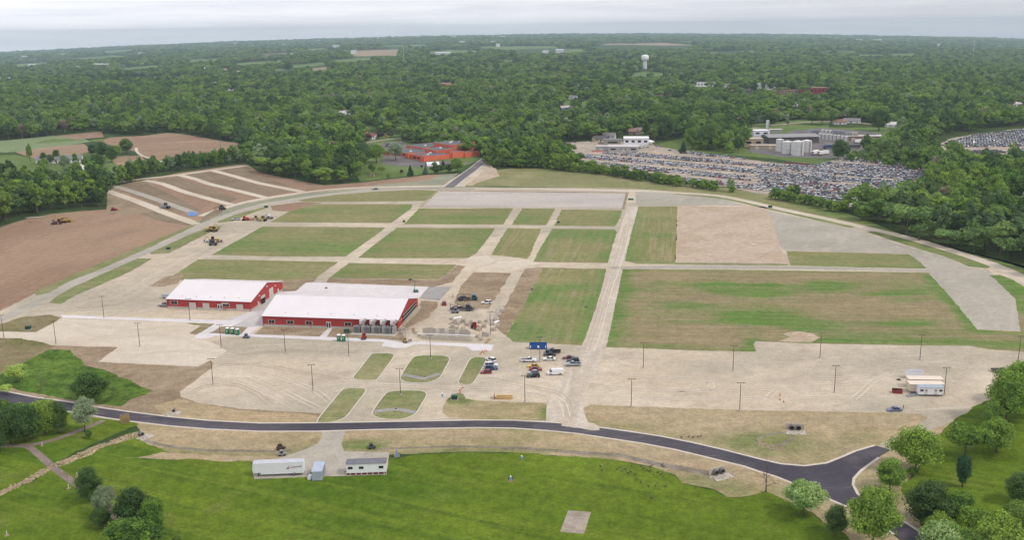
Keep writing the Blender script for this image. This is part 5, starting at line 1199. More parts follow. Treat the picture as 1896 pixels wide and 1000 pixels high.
# generic house
def house(px, py, L_, W_, h, rise, wall, roof, label, rz=0.0, name='house', cat='house', wing_=False, nwin=3, scale=1.0):
    g = at(px, py); r = empty(name, g, rz)
    w = MB(); w.prism([(-W_ / 2, -0.5), (W_ / 2, -0.5), (W_ / 2, h), (0, h + rise), (-W_ / 2, h)], -L_ / 2, L_ / 2, axis='x')
    if wing_: w.prism([(L_ * 0.12, -0.5), (L_ * 0.42, -0.5), (L_ * 0.42, h), (L_ * 0.27, h + rise * 0.8), (L_ * 0.12, h)], -W_ / 2 - 2.6, 0)
    wo_ = w.build('wall', wall, r)
    rf_ = MB(); t = 0.25
    for sg in (-1, 1):
        y0 = sg * (W_ / 2 + 0.6); z0 = h - 0.6 * rise / (W_ / 2) + 0.04
        rf_.add([(-L_ / 2 - .5, y0, z0), (L_ / 2 + .5, y0, z0), (L_ / 2 + .5, 0, h + rise + 0.04), (-L_ / 2 - .5, 0, h + rise + 0.04), (-L_ / 2 - .5, y0, z0 + t), (L_ / 2 + .5, y0, z0 + t), (L_ / 2 + .5, 0, h + rise + t), (-L_ / 2 - .5, 0, h + rise + t)],
                [(0, 1, 2, 3), (4, 5, 6, 7), (0, 1, 5, 4), (1, 2, 6, 5), (2, 3, 7, 6), (3, 0, 4, 7)])
    if wing_:
        for sg in (-1, 1):
            xa = L_ * 0.27 + sg * (L_ * 0.15 + 0.4); za = h - 0.3; xm = L_ * 0.27; zm = h + rise * 0.8 + .05
            rf_.add([(xa, -W_ / 2 - 3, za), (xm, -W_ / 2 - 3, zm), (xm, 0, zm), (xa, 0, za), (xa, -W_ / 2 - 3, za + t), (xm, -W_ / 2 - 3, zm + t), (xm, 0, zm + t), (xa, 0, za + t)], [(0, 1, 2, 3), (4, 5, 6, 7), (0, 1, 5, 4), (1, 2, 6, 5), (3, 0, 4, 7)])
    ro = rf_.build('roof', roof, r)
    MB().box(-L_ * 0.2, W_ * 0.1, h + rise * 0.6, 0.8, 0.8, rise * 0.4 + 1.0).build('chimney', m_brick2, ro)
    for k in range(nwin): 
        x = -L_ / 2 + L_ * (k + .5) / nwin
        if not (wing_ and L_ * .1 < x < L_ * .44): MB().box(x, -W_ / 2 - 0.03, h * 0.4, 1.3, 0.08, h * 0.35).build('window', m_glass, wo_)
    MB().box(-L_ * 0.05, -W_ / 2 - 0.04, 0, 1.1, 0.1, 2.1).build('door', m_dgrey, wo_)
    tag(r, label, cat); return r
mw = m_white; c_cream = pmat('wall_cream', (206, 190, 166), rough=0.8); c_pink = pmat('wall_pink', (186, 160, 150), rough=0.8); c_blue = pmat('wall_blue', (150, 172, 196), rough=0.8)
r_grey = pmat('roof_grey', (138, 136, 140), rough=0.9); r_dark = pmat('roof_dark', (98, 94, 98), rough=0.9); r_brown = pmat('roof_brown', (150, 122, 106), rough=0.9); r_red = pmat('roof_red', (156, 66, 66), rough=0.9); r_pale = pmat('roof_pale', (214, 208, 206), rough=0.8)
house(112, 301, 42, 10, 4.0, 3.2, mw, r_grey, 'long white farmhouse with grey roof among farm trees', 0.12, nwin=8)
house(151, 318, 12, 7, 3.0, 2.0, mw, m_white2, 'white farm shed right of the grey green tree', 0.2)
house(139, 320, 9, 7, 3.0, 2.0, mw, m_white2, 'white farm shed beside the dark yard tree', 0.2)
house(95, 331, 13, 8, 3.2, 2.2, m_white2, m_white, 'lone white shed on the pasture below the farm', 0.25)
house(157, 312, 8, 6, 2.8, 2.0, pmat('shed_red', (150, 70, 62)), r_pale, 'small red shed left of the big dark farm tree', 0.1)
house(662, 253, 24, 11, 3.6, 2.8, mw, r_red, 'white house with red roof behind the school trees', -0.15, wing_=True)
house(685, 257, 16, 10, 3.4, 2.6, mw, pmat('roof_rust', (150, 96, 92), rough=.9), 'white house with rusty brown roof right of the red roofed house', -0.35, wing_=True)
house(645, 264, 12, 8, 3.2, 2.0, mw, r_brown, 'small white house with brown roof in front of the red roofed house', 0.2)
TOWN = [(1257,236,20,10,c_cream,r_dark,'cream house with dark roof behind the canopies lawn'),(1320,233,12,8,c_cream,r_brown,'small cream house in the trees left of the factory'),(1186,246,16,10,mw,r_grey,'white house with grey roof behind the salvage office'),(1176,248,14,12,c_pink,r_brown,'pinkish house left of the white one behind the salvage office'),
 (1553,230,16,10,mw,r_brown,'white house with brown roof right of the factory lawn trees'),(1577,228,20,10,mw,r_grey,'white house between trees behind the factory lawn'),(1657,235,22,11,mw,r_pale,'white gabled house right of the big lawn tree'),(1697,238,14,8,c_cream,r_pale,'pale low house at the right end of the factory lawn'),
 (1403,224,14,9,mw,r_grey,'white house behind the road above the factory tower'),(1368,224,16,9,c_pink,r_brown,'pinkish house behind the road left of the factory'),(998,227,18,11,c_cream,r_grey,'cream house with grey roof above the hedge, left of a pair'),(1014,226,20,11,c_cream,r_grey,'cream house with grey roof above the hedge, right of a pair'),
 (1047,203,18,10,c_blue,r_pale,'pale blue house beside the small clearing'),(1049,220,14,9,c_blue,r_dark,'blue grey house with dark roof below the small clearing'),(1066,230,14,9,c_pink,r_brown,'pinkish brown house below the small clearing'),(632,213,14,9,mw,r_pale,'white gabled house in the forest above the school, left'),(645,211,14,9,mw,r_grey,'white house in the forest above the school, right'),
 (428,167,24,12,mw,r_grey,'white house with grey roof in the left forest'),(436,166,16,10,mw,r_pale,'white barn beside the left forest house'),(1110,262,14,9,c_cream,r_dark,'dark roofed house by the salvage yard fence'),(1128,256,14,10,mw,r_grey,'white house with blue grey roof by the salvage yard fence'),(1212,244,10,8,mw,r_pale,'small white house above the white canopies'),
 (1408,164,22,12,mw,pmat('roof_slate', (150, 160, 176)),'tall white church like house in the town'),(1345,165,16,10,mw,r_grey,'white town house left of the church like house'),(1428,166,14,10,mw,r_pale,'small white town house right of the church like house'),(838,160,26,14,pmat('wall_rust', (160, 106, 96)),r_brown,'rust red building in the middle of the forest, right half'),(822,158,30,14,pmat('wall_rust', (160, 106, 96)),r_brown,'rust red building in the middle of the forest, left half'),
 (1060,183,16,9,mw,r_grey,'white house above the small clearing'),(1128,160,14,9,mw,r_pale,'white house left of the town in the trees'),(1195,162,16,10,c_cream,r_grey,'cream house above the long brown building'),(1742,176,16,10,c_pink,r_brown,'pinkish house in the right forest'),(1882,196,18,10,mw,r_pale,'white house in the forest at the right edge'),
 (55,198,14,9,c_pink,r_brown,'brown house in the far left forest'),(118,198,16,9,mw,r_pale,'white house in the far left forest'),(1360,172,16,10,c_cream,r_brown,'cream town house with brown roof in the trees'),(1385,170,16,10,c_pink,r_dark,'pink town house with dark roof in the trees'),(1470,196,10,8,mw,r_pale,'small white house in the trees above the factory')]
for k, (a, b, l, w, wm, rm, lb) in enumerate(TOWN):
    house(a, b, l, w, 3.4 if 'church' not in lb else 8, 2.8, wm, rm, lb, (k * 0.37) % 0.9 - 0.45, wing_=(k % 3 == 0), nwin=3)
def flatblock(px, py, L_, W_, h, wall, roof, label, rz=0.0, name='building', cat='building', nwin=6, doors=0):
    g = at(px, py); r = empty(name, g, rz); w = MB().box(0, W_ / 2, -1, L_, W_, h + 1).build('wall', wall, r)
    MB().box(0, W_ / 2, h, L_ + 0.6, W_ + 0.6, 0.35).build('roof', roof, r)
    for k in range(nwin): MB().box(-L_ / 2 + L_ * (k + .5) / nwin, -0.03, h * 0.4, L_ / nwin * 0.5, 0.08, h * 0.3).build('window', m_glass, w)
    for k in range(doors): MB().box(-L_ / 2 + L_ * (k + .5) / doors, -0.05, 0, 3.2, 0.1, 3.4).build('roller_door', m_frame, w)
    tag(r, label, cat); return r
flatblock(1230, 177, 90, 16, 6, pmat('wall_tan', (176, 146, 124)), r_brown, 'long low brown building across the town trees', 0.06, nwin=16)
flatblock(1308, 160, 52, 20, 8, m_white, m_white2, 'cluster of white town blocks behind the long brown building', 0.1, nwin=8)
flatblock(1464, 172, 60, 18, 5, pmat('wall_tan', (176, 146, 124)), r_brown, 'long brown town building left of the red one', 0.05, nwin=10)
flatblock(1510, 173, 46, 26, 10, pmat('wall_crimson', (164, 60, 66)), r_brown, 'red town building beside the dark trees', 0.0, nwin=7)
flatblock(1556, 175, 14, 10, 6, pmat('wall_tan', (176, 146, 124)), r_pale, 'small tan town block right of the red building', 0.0, nwin=2)

# salvage office and its sheds
m_shed = pmat('shed_grey', (186, 184, 182), rough=0.7, var=0.05, scale=0.2)
flatblock(1124, 280.5, 23, 10, 5.0, m_shed, r_pale, 'low grey shed at the left end of the salvage office', -0.12, nwin=0, doors=2)
flatblock(1154, 281.5, 30, 18, 5.2, m_shed, r_pale, 'grey salvage office with dark doorway and flat pale roof', -0.12, nwin=3, doors=1)
flatblock(1152, 268.5, 40, 12, 5.2, pmat('shed_olive', (168, 164, 150)), r_grey, 'olive grey shed behind the salvage office', -0.1, nwin=2, doors=1)
flatblock(1178, 268.5, 26, 18, 7.0, m_white2, m_white, 'white salvage building with dark windows beside the canopies', -0.1, nwin=4)
def canopy(px, py, label, s=9.0):
    g = at(px, py); r = empty('canopy', g, 0.3); MB().box(0, 0, 3.2, s, s * 0.8, 1.8, top=0.08).build('canvas', m_white, r)
    for x in (-1, 1):
        for y in (-1, 1): MB().cyl((x * s * .47, y * s * .37, 0), (x * s * .47, y * s * .37, 3.2), 0.1, n=6).build('leg', m_steel, r)
    tag(r, label, 'canopy')
canopy(1198, 266, 'white peaked canopy at the right end of the salvage office', 11); canopy(1187, 262, 'white canopy behind the salvage office roof', 8); canopy(1206, 268, 'small white canopy nearest the cars at the salvage office', 6)
g = at(1107, 281); r = empty('orange_barrier', g, -0.1); 
for k in range(6): MB().box(k * 1.9 - 5, 0, 0, 1.8, 0.5, 1.0, top=0.4).build('segment', pmat('barrier_orange', (228, 84, 50)), r)
tag(r, 'row of bright orange barriers beside the grey salvage shed', 'barrier')

# factory
m_tank = pmat('tank_white', (232, 230, 228), rough=0.5, var=0.03, scale=0.3); m_tankg = pmat('tank_grey', (170, 172, 176), rough=0.5, var=0.06, metal=0.2)
def tank(px, py, dia, h, label, mat=m_tank, group=None, name='storage_tank'):
    g = at(px, py); r = empty(name, g); MB().cyl((0, 0, -0.5), (0, 0, h), dia / 2, n=24).build('shell', mat, r, smooth=False)
    MB().cyl((0, 0, h), (0, 0, h + dia * 0.12), dia / 2 + 0.03, 0.3, n=24).build('roof', mat, r)
    b = MB()
    for z in (h * 0.33, h * 0.66, h - 0.1): b.cyl((0, 0, z), (0, 0, z + 0.12), dia / 2 + 0.05, n=24, caps=False)
    b.build('ring', m_grey, r); MB().box(dia * 0.2, -dia / 2 * 0.98 - 0.3, 0, 0.6, 0.5, h).build('ladder', m_grey, r)
    tag(r, label, 'tank', group); return r
tank(1443, 279.5, 7.5, 11.5, 'narrow white tank at the left of the four big tanks')
tank(1457, 284, 10, 11.5, 'white tank second from the left of the four big tanks')
tank(1493, 281, 9.5, 11, 'white tank at the right end of the four big tanks')
tank(1476.5, 287, 11, 13, 'largest white tank in front of the four big tanks')
tank(1420.5, 249, 3.8, 16, 'slender white tower tank left of the grey factory shed', name='tower_tank')
for k in range(8): tank(1518 + 7.0 * k, 257.5 + 0.75 * k, 3.7, 6.2, 'white tank in the front row behind the factory shed', group='front row of white factory tanks')
for k in range(3): tank(1523 + 7.2 * k, 250.5 + 0.5 * k, 3.9, 6.4, 'white tank in the back row behind the factory shed', group='back row of white factory tanks')
for k in range(3): tank(1545.5 + 7.4 * k, 252 + 0.5 * k, 3.9, 6.6, 'grey tank at the right of the back row', m_tankg, group='grey tanks of the back row')
for k in range(3): tank(1503 + 5.4 * k, 252 - 0.4 * k, 3.4, 6.8, 'grey tank left of the white tank rows', m_tankg, group='grey tanks left of the white rows')
for k in range(4): tank(1568 + 5.6 * k, 259.5 + 0.2 * k, 3.3, 8.6, 'tall grey tank at the right end of the tank rows' if k < 2 else 'tall cream tank at the right end of the tank rows', m_tankg if k < 2 else pmat('tank_cream', (214, 198, 178)), group='tall grey end tanks' if k < 2 else 'tall cream end tanks')
A, th, L_, W_ = frame_of((1424, 266), (1512, 263)); r = empty('factory_shed', A, th - 0.1)
MB().box(L_ / 2, 13, -1, L_, 26, 7.5).build('wall', pmat('shed_brown', (104, 94, 90), rough=0.7), r)
ro = MB(); ro.prism([(-1, 6.5), (27, 6.5), (13, 8.6)], -1, L_ + 1, axis='x'); ro.build('roof', pmat('roof_steel', (158, 156, 158), rough=0.6), r)
MB().box(L_ * 0.2, -0.1, 0, 9, 0.3, 4.5).build('shed_bay_shade', m_inner_shade, r)  # dark slab on the wall, coloured like the shaded inside of the shed
tag(r, 'big brown factory shed with grey metal roof behind the white tanks', 'factory')
flatblock(1395, 271, 20, 16, 7.5, pmat('wall_sand', (196, 174, 148)), pmat('roof_sand', (206, 190, 168)), 'sand coloured block at the left end of the factory', 0.0, nwin=2)
flatblock(1414, 276, 26, 9, 3.5, pmat('wall_sand', (196, 174, 148)), pmat('roof_sand', (206, 190, 168)), 'low sand coloured shed beside the big white tanks', -0.15, nwin=0, doors=2)
flatblock(1410, 252, 18, 10, 6, m_white2, m_white, 'white plant room beside the slender tower tank', 0.0, nwin=2)
flatblock(1608, 261, 42, 10, 5, pmat('wall_taupe', (150, 132, 114)), r_pale, 'taupe dock building at the right end of the factory', -0.12, nwin=0, doors=4)
m_dome = pmat('shed_grey2', (176, 174, 176))
flatblock(1400, 245, 60, 8, 3.0, m_dome, r_pale, 'long low white shed behind the factory tower', -0.06, nwin=0)
def mast(px, py, h, label, rad=0.35, mat=m_white, name='radio_mast'):
    g = at(px, py); r = empty(name, g); f = MB()
    for k in range(3):
        a = k * 2.094; f.cyl((rad * math.cos(a), rad * math.sin(a), 0), (rad * math.cos(a) * .5, rad * math.sin(a) * .5, h), 0.12, n=5)
    for k in range(int(h / 3)):
        z = k * 3; s = rad * (1 - 0.5 * z / h)
        for q in range(3): a = q * 2.094; b = a + 2.094; f.cyl((s * math.cos(a), s * math.sin(a), z), (s * math.cos(b), s * math.sin(b), z + 3), 0.06, n=4)
    f.build('lattice', mat, r); MB().cyl((0, 0, h), (0, 0, h + 4), 0.1, 0.04, 5).build('antenna', mat, r); tag(r, label, 'radio mast')
mast(748, 122, 62, 'thin white radio mast above the middle forest', 0.9); mast(1801, 112, 90, 'tall thin radio mast in the right distance', 2.4)
# water tower
g = at(1194, 127); hpx = 25; sc_ = PH / (g - CAM).dot(F_); H = (127 - 101.5) / sc_; r = empty('water_tower', g)
prof = [(0.0, 0), (0.24, 0), (0.22, 0.5), (0.23, 0.56), (0.42, 0.64), (0.46, 0.72), (0.46, 0.88), (0.40, 0.97), (0.15, 1.0), (0, 1.0)]
def lathe(mb, prof, n=32):
    vs = []; fs = []
    for (rr, z) in prof:
        for i in range(n): a = 2 * math.pi * i / n; vs.append((rr * math.cos(a), rr * math.sin(a), z))
    for k in range(len(prof) - 1):
        for i in range(n): fs.append((k * n + i, k * n + (i + 1) % n, (k + 1) * n + (i + 1) % n, (k + 1) * n + i))
    mb.add(vs, fs); return mb
D_ = 13.5 / sc_
lathe(MB(), [(rr * D_ / 0.92 , z * H) for rr, z in prof[:4]]).build('stem', m_white, r)
lathe(MB(), [(rr * D_ / 0.92, z * H) for rr, z in prof[3:]]).build('tank', m_white, r, smooth=True)
MB().cyl((0, 0, H), (0, 0, H + 1.6), 0.8, n=10).build('vent', m_white, r)
rb = MB()
for i in range(16):
    a = i * math.pi / 8; rb.cyl((0.255 * D_ / .92 * math.cos(a), 0.255 * D_ / .92 * math.sin(a), 0), (0.235 * D_ / .92 * math.cos(a), 0.235 * D_ / .92 * math.sin(a), H * 0.55), 0.25, n=5)
rb.build('rib', m_white, r)
tag(r, 'white water tower with fluted stem rising over the forest', 'water tower')
# far white buildings
FARB = [(184,128,42,9,'long white complex in the left distance'),(198,128,30,8,'white block beside the long white complex'),(60,128,30,7,'white shed at the far left'),(46,110,40,8,'white building near the left horizon'),(118,106,30,8,'white farm building right of the left horizon one'),(140,133,22,7,'small white shed below the long complex'),
 (262,104,36,8,'white farm shed in the upper left distance'),(428,83,40,9,'white buildings on the left horizon'),(436,85,28,9,'pale barn on the left horizon'),(512,87,30,8,'small white barn near the horizon'),(526,87,26,8,'white shed near the horizon'),(590,79,34,9,'pale shed on the middle horizon'),(622,91,40,9,'white barn at the edge of the tan field'),(655,101,28,8,'white shed left of the tan field'),
 (820,107,60,9,'long reddish white building in the middle distance'),(856,84,44,10,'white barns beyond the middle fields'),(912,83,36,10,'white barn right of the middle fields'),(922,88,24,8,'small white barn right of the middle fields'),(1036,101,34,10,'white gabled barn in the middle distance'),(1010,103,26,8,'pale shed left of the gabled barn'),
 (840,73,60,11,'white complex on the middle horizon'),(930,72,60,11,'pale complex right on the middle horizon'),(1550,76,30,10,'small white block on the right horizon'),(1590,79,60,10,'pale warehouse on the right horizon'),(1624,79.5,70,12,'white warehouse on the right horizon'),(1738,88,24,8,'small white barn in the right distance'),(1850,92,24,8,'white barn near the right edge distance'),
 (10,156,40,7,'tan and white sheds at the far left edge'),(30,155,30,6,'pale shed beside the far left sheds'),(374,137,22,6,'white shed by the small tan field'),(445,144,16,6,'little white house right of the small tan field'),(400,168,14,6,'tiny white house in the left forest'),(880,104,20,7,'tiny pale house in the middle distance'),(776,71,50,11,'pale block on the middle left horizon'),(700,76,30,10,'tiny pale block left of the middle horizon')]
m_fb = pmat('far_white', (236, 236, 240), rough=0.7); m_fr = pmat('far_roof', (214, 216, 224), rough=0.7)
for k, (a, b, l, h, lb) in enumerate(FARB):
    g = at(a, b - 0.3); r = empty('distant_building', g + Vector((0, 0, 6 + math.hypot(g.x, g.y) * 0.0012)), 0.2 * (k % 3 - 1))
    lift = -10 - math.hypot(g.x, g.y) * 0.0012
    MB().box(0, 0, lift, l, l * 0.35, h - lift).build('wall', m_fb, r); rr_ = MB(); rr_.prism([(-l * 0.2, h), (l * 0.2, h), (0, h + 3.5)], -l / 2 - 1, l / 2 + 1, axis='x'); rr_.build('roof', m_fr, r)
    tag(r, lb, 'building')
# ================================================================ VEHICLES
def paint(name, c): return pmat('car_' + name, c, rough=0.28, var=0.02, spec=0.5, k=1.15)
PAINT = dict(white=paint('white', (238, 238, 240)), silver=paint('silver', (178, 180, 186)), black=paint('black', (34, 34, 40)), navy=paint('navy', (40, 48, 84)), blue=paint('blue', (58, 76, 128)), red=paint('red', (150, 26, 36)), maroon=paint('maroon', (112, 28, 44)), yellow=paint('yellow', (234, 178, 50)), grey=paint('grey', (92, 94, 102)), teal=paint('teal', (36, 92, 98)), bluegrey=paint('bluegrey', (120, 126, 158)))
m_hub = pmat('wheel_hub', (176, 176, 178), rough=0.35, metal=0.4)
m_lamp = pmat('lamp_clear', (220, 220, 214), rough=0.2); m_tail = pmat('lamp_red', (170, 30, 30), rough=0.3)
def car(kind, colour, px, py, deg, label, group=None, name=None):
    """built with its nose towards +x, wheels on the ground"""
    S = dict(sedan=(4.8, 1.82, 1.45), coupe=(4.6, 1.8, 1.35), hatch=(4.2, 1.75, 1.5), suv=(4.8, 1.9, 1.78), wagon=(5.0, 1.9, 1.75), pickup=(5.9, 2.0, 1.9), van=(5.9, 2.05, 2.15), truck=(7.5, 2.3, 2.6))[kind]
    L_, W_, H_ = S; P = PAINT[colour]; r = empty(name or ('pickup_truck' if kind == 'pickup' else 'van' if kind == 'van' else 'parked_car'), at(px, py) if px is not None else (0, 0, 0), R(deg))
    b = MB(); h1 = H_ * 0.56; z0 = 0.28; hl = L_ / 2
    def slab(prof, w0, w1=None):
        w1 = w0 if w1 is None else w1; n = len(prof); zs = [z for _, z in prof]; zm, zM = min(zs), max(zs)
        f = lambda z: (w0 + (w1 - w0) * (z - zm) / (zM - zm + 1e-6)) / 2
        vs = [(x, -f(z), z) for x, z in prof] + [(x, f(z), z) for x, z in prof]
        return vs, [(i, (i + 1) % n, n + (i + 1) % n, n + i) for i in range(n)] + [tuple(reversed(range(n))), tuple(range(n, 2 * n))]
    if kind in ('sedan', 'coupe', 'hatch', 'suv', 'wagon'):
        hood = h1 * 0.93
        low = [(-hl, z0 + .1), (-hl + .12, z0), (hl - .1, z0), (hl, z0 + .12), (hl - .04, hood * 0.78), (hl - .35, hood * 0.92), (hl * 0.42, hood), (-hl * 0.62, h1), (-hl + .1, h1 * 0.97), (-hl, h1 * 0.7)]
        b.add(*slab(low, W_, W_ * 0.96))
        rear = {'sedan': (-0.66, -0.40), 'coupe': (-0.72, -0.30), 'hatch': (-0.90, -0.66), 'suv': (-0.95, -0.82), 'wagon': (-0.95, -0.86)}[kind]
        cab0 = [(hl * rear[0], h1 - .03), (hl * 0.44, hood - .03)]; cab1 = [(hl * rear[1], H_), (hl * 0.06, H_)]
        glass = [(cab0[0][0], h1 - .04), (cab0[1][0], hood - .04), (cab1[1][0], H_ - .07), (cab1[0][0], H_ - .07)]
        roof = [(cab1[0][0] - .05, H_ - .09), (cab1[1][0] + .05, H_ - .09), (cab1[1][0] - .1, H_), (cab1[0][0] + .08, H_)]
        b.add(*slab(roof, W_ * 0.80, W_ * 0.72))
        for sx_ in (-1, 1):                      # pillars
            xm = (cab1[0][0] + cab1[1][0]) / 2
            b.add([(xm - .06, sx_ * W_ * .475, h1 - .02), (xm + .06, sx_ * W_ * .475, h1 - .02), (xm + .06, sx_ * W_ * .40, H_ - .06), (xm - .06, sx_ * W_ * .40, H_ - .06)], [(0, 1, 2, 3)])
        gv = slab(glass, W_ * 0.94, W_ * 0.78)
    elif kind == 'van':
        low = [(-hl, 0.4), (hl - .1, 0.35), (hl, 0.5), (hl - .05, 1.0), (hl - .8, 1.22), (hl - 1.5, 2.02), (hl - 1.8, H_), (-hl + .1, H_), (-hl, H_ - .15)]
        b.add(*slab(low, W_, W_ * 0.88)); gv = slab([(hl - 1.62, 1.3), (hl - .80, 1.27), (hl - 1.47, 2.0), (hl - 1.62, 2.0)], W_ * 1.005, W_ * 0.92)
    elif kind == 'pickup':
        low = [(-hl, .55), (hl - .1, .45), (hl, .6), (hl - .03, 1.02), (hl - .3, 1.14), (hl * .45, 1.18), (-hl * .12, 1.18), (-hl * .12, 0.85), (-hl, .85)]
        b.add(*slab(low, W_, W_ * .97))
        for s in (-1, 1): b.box((-hl - hl * .12) / 2, s * (W_ / 2 - .08), .85, hl * .88, .14, .33)
        b.box(-hl + .06, 0, .6, .12, W_ * .96, .56)
        b.add(*slab([(-hl * .10, H_ - .1), (hl * .18, H_ - .1), (hl * .13, H_), (-hl * .07, H_)], W_ * .80, W_ * .74))
        gv = slab([(-hl * .11, 1.16), (hl * .44, 1.16), (hl * .18, H_ - .08), (-hl * .09, H_ - .08)], W_ * .93, W_ * .79)
    body = b.build('body', P, r, bevel=0.05)
    wn_ = MB(); wn_.add(*gv); wn_.build('window', m_glass, r)
    if kind == 'pickup':
        MB().box((-hl - hl * .12) / 2, 0, .86, hl * .86, W_ - .3, .04).build('bed_floor', m_black, r)
    wr = 0.34 if kind not in ('pickup', 'van', 'suv') else 0.4
    for x in (-0.58, 0.60):
        for s in (-1, 1):
            w = MB(); y = s * (W_ / 2 - .12); w.cyl((hl * x, y - .12, wr), (hl * x, y + .14 * 1.0, wr), wr, n=16); wo2 = w.build('wheel', m_black, r)
            MB().cyl((hl * x, y + s * .135, wr), (hl * x, y + s * .155, wr), wr * .6, n=12).build('rim', m_hub, wo2)
    for s in (-1, 1):
        MB().box(hl - .02, s * W_ * .36, .62 if kind != 'pickup' else .85, .08, .32, .16).build('headlight', m_lamp, r)
        MB().box(-hl, s * W_ * .40, .72 if kind != 'pickup' else .9, .08, .22, .18).build('tail_light', m_tail, r)
    tag(r, label, {'pickup': 'pickup truck', 'van': 'van', 'suv': 'suv'}.get(kind, 'car'), group)
    return r
CG = 'vehicles parked on the gravel beside the blue container'
car('pickup', 'white', 979, 670, -3, 'white pickup truck with open bed left of the light pole', CG)
car('sedan', 'white', 1017, 667, 178, 'white sedan parked right of the light pole', CG)
car('sedan', 'black', 1017.5, 658.5, 178, 'black sedan between the white sedan and the dark pickup', CG)
car('pickup', 'black', 1024, 653.5, 176, 'dark pickup truck farthest back, right of the blue container', CG)
car('coupe', 'maroon', 1052.5, 664.5, 184, 'maroon car farthest back in the right hand trio', CG)
car('suv', 'navy', 1061, 670.5, 178, 'dark navy suv in the middle of the right hand trio', CG)
car('pickup', 'silver', 1061, 677.5, 182, 'silver pickup truck at the front of the right hand trio', CG)
car('van', 'white', 1028, 693.5, 184, 'white panel van standing alone on the gravel', CG)
car('coupe', 'yellow', 988, 680, 182, 'yellow car with black top below the white pickup', CG)
car('sedan', 'red', 992, 686, -4, 'dark red sedan between the yellow car and the dark suv', CG)
car('hatch', 'silver', 987, 692.5, 182, 'silver hatchback behind the black suv', CG)
car('suv', 'black', 987.5, 698.5, 182, 'black suv at the front of the left hand row', CG)
CI = 'cars parked beside the narrow grass island'
car('suv', 'white', 909, 669, 130, 'white utility vehicle at the back beside the narrow grass island', CI)
car('wagon', 'white', 910, 678.5, 0, 'white station wagon beside the narrow grass island', CI)
car('suv', 'blue', 910, 684.5, 0, 'blue suv between the white wagon and the red car at the island', CI)
car('hatch', 'red', 900, 691.5, 180, 'red hatchback closest to the narrow grass island', CI)
car('sedan', 'bluegrey', 1656, 761, 182, 'blue grey sedan alone at the edge of the right lot')
car('pickup', 'black', 1858, 691, 182, 'dark pickup truck beside the tree at the right edge')
car('van', 'silver', 312, 552, 2, 'silver white van behind the corner of the smaller barn')
car('pickup', 'silver', 305, 567, 175, 'silver pickup truck at the left corner of the smaller barn')
car('pickup', 'silver', 437, 407.5, 190, 'silver pickup truck left of the red machine on the staging ground', None)
car('pickup', 'white', 492, 401, 5, 'white pickup truck behind the yellow rollers on the staging ground')
car('pickup', 'grey', 498, 405.5, 185, 'grey pickup truck at the right end of the staging ground')
car('suv', 'white', 901, 562.5, 182, 'white car on the brown plot right of the teal truck')
car('sedan', 'teal', 695, 351, 182, 'grey green car driving on the curved gravel road behind the fields')
car('suv', 'red', 822.5, 564, 95, 'small white and red utility vehicle by the crushed stone')
car('sedan', 'navy', 896, 298.5, 80, 'dark car at the far end of the asphalt access road')
for k, (a, b, c, lb) in enumerate([(701,273,'black','black car at the left of the school car park'),(705,275,'white','white car in the school car park'),(711,274,'silver','silver car in the school car park'),(716,271,'red','red car in the school car park'),(718,268,'black','black car at the back of the school car park'),(722,272,'silver','silver car at the right of the school car park'),(689,270,'grey','grey car beside the school row of trees'),(640,292,'silver','silver car on the left asphalt of the school'),(650,290,'white','white car on the left asphalt of the school')]):
    car('sedan', c, a, b, 40 + 90 * (k % 2), lb, 'cars in the school car park')
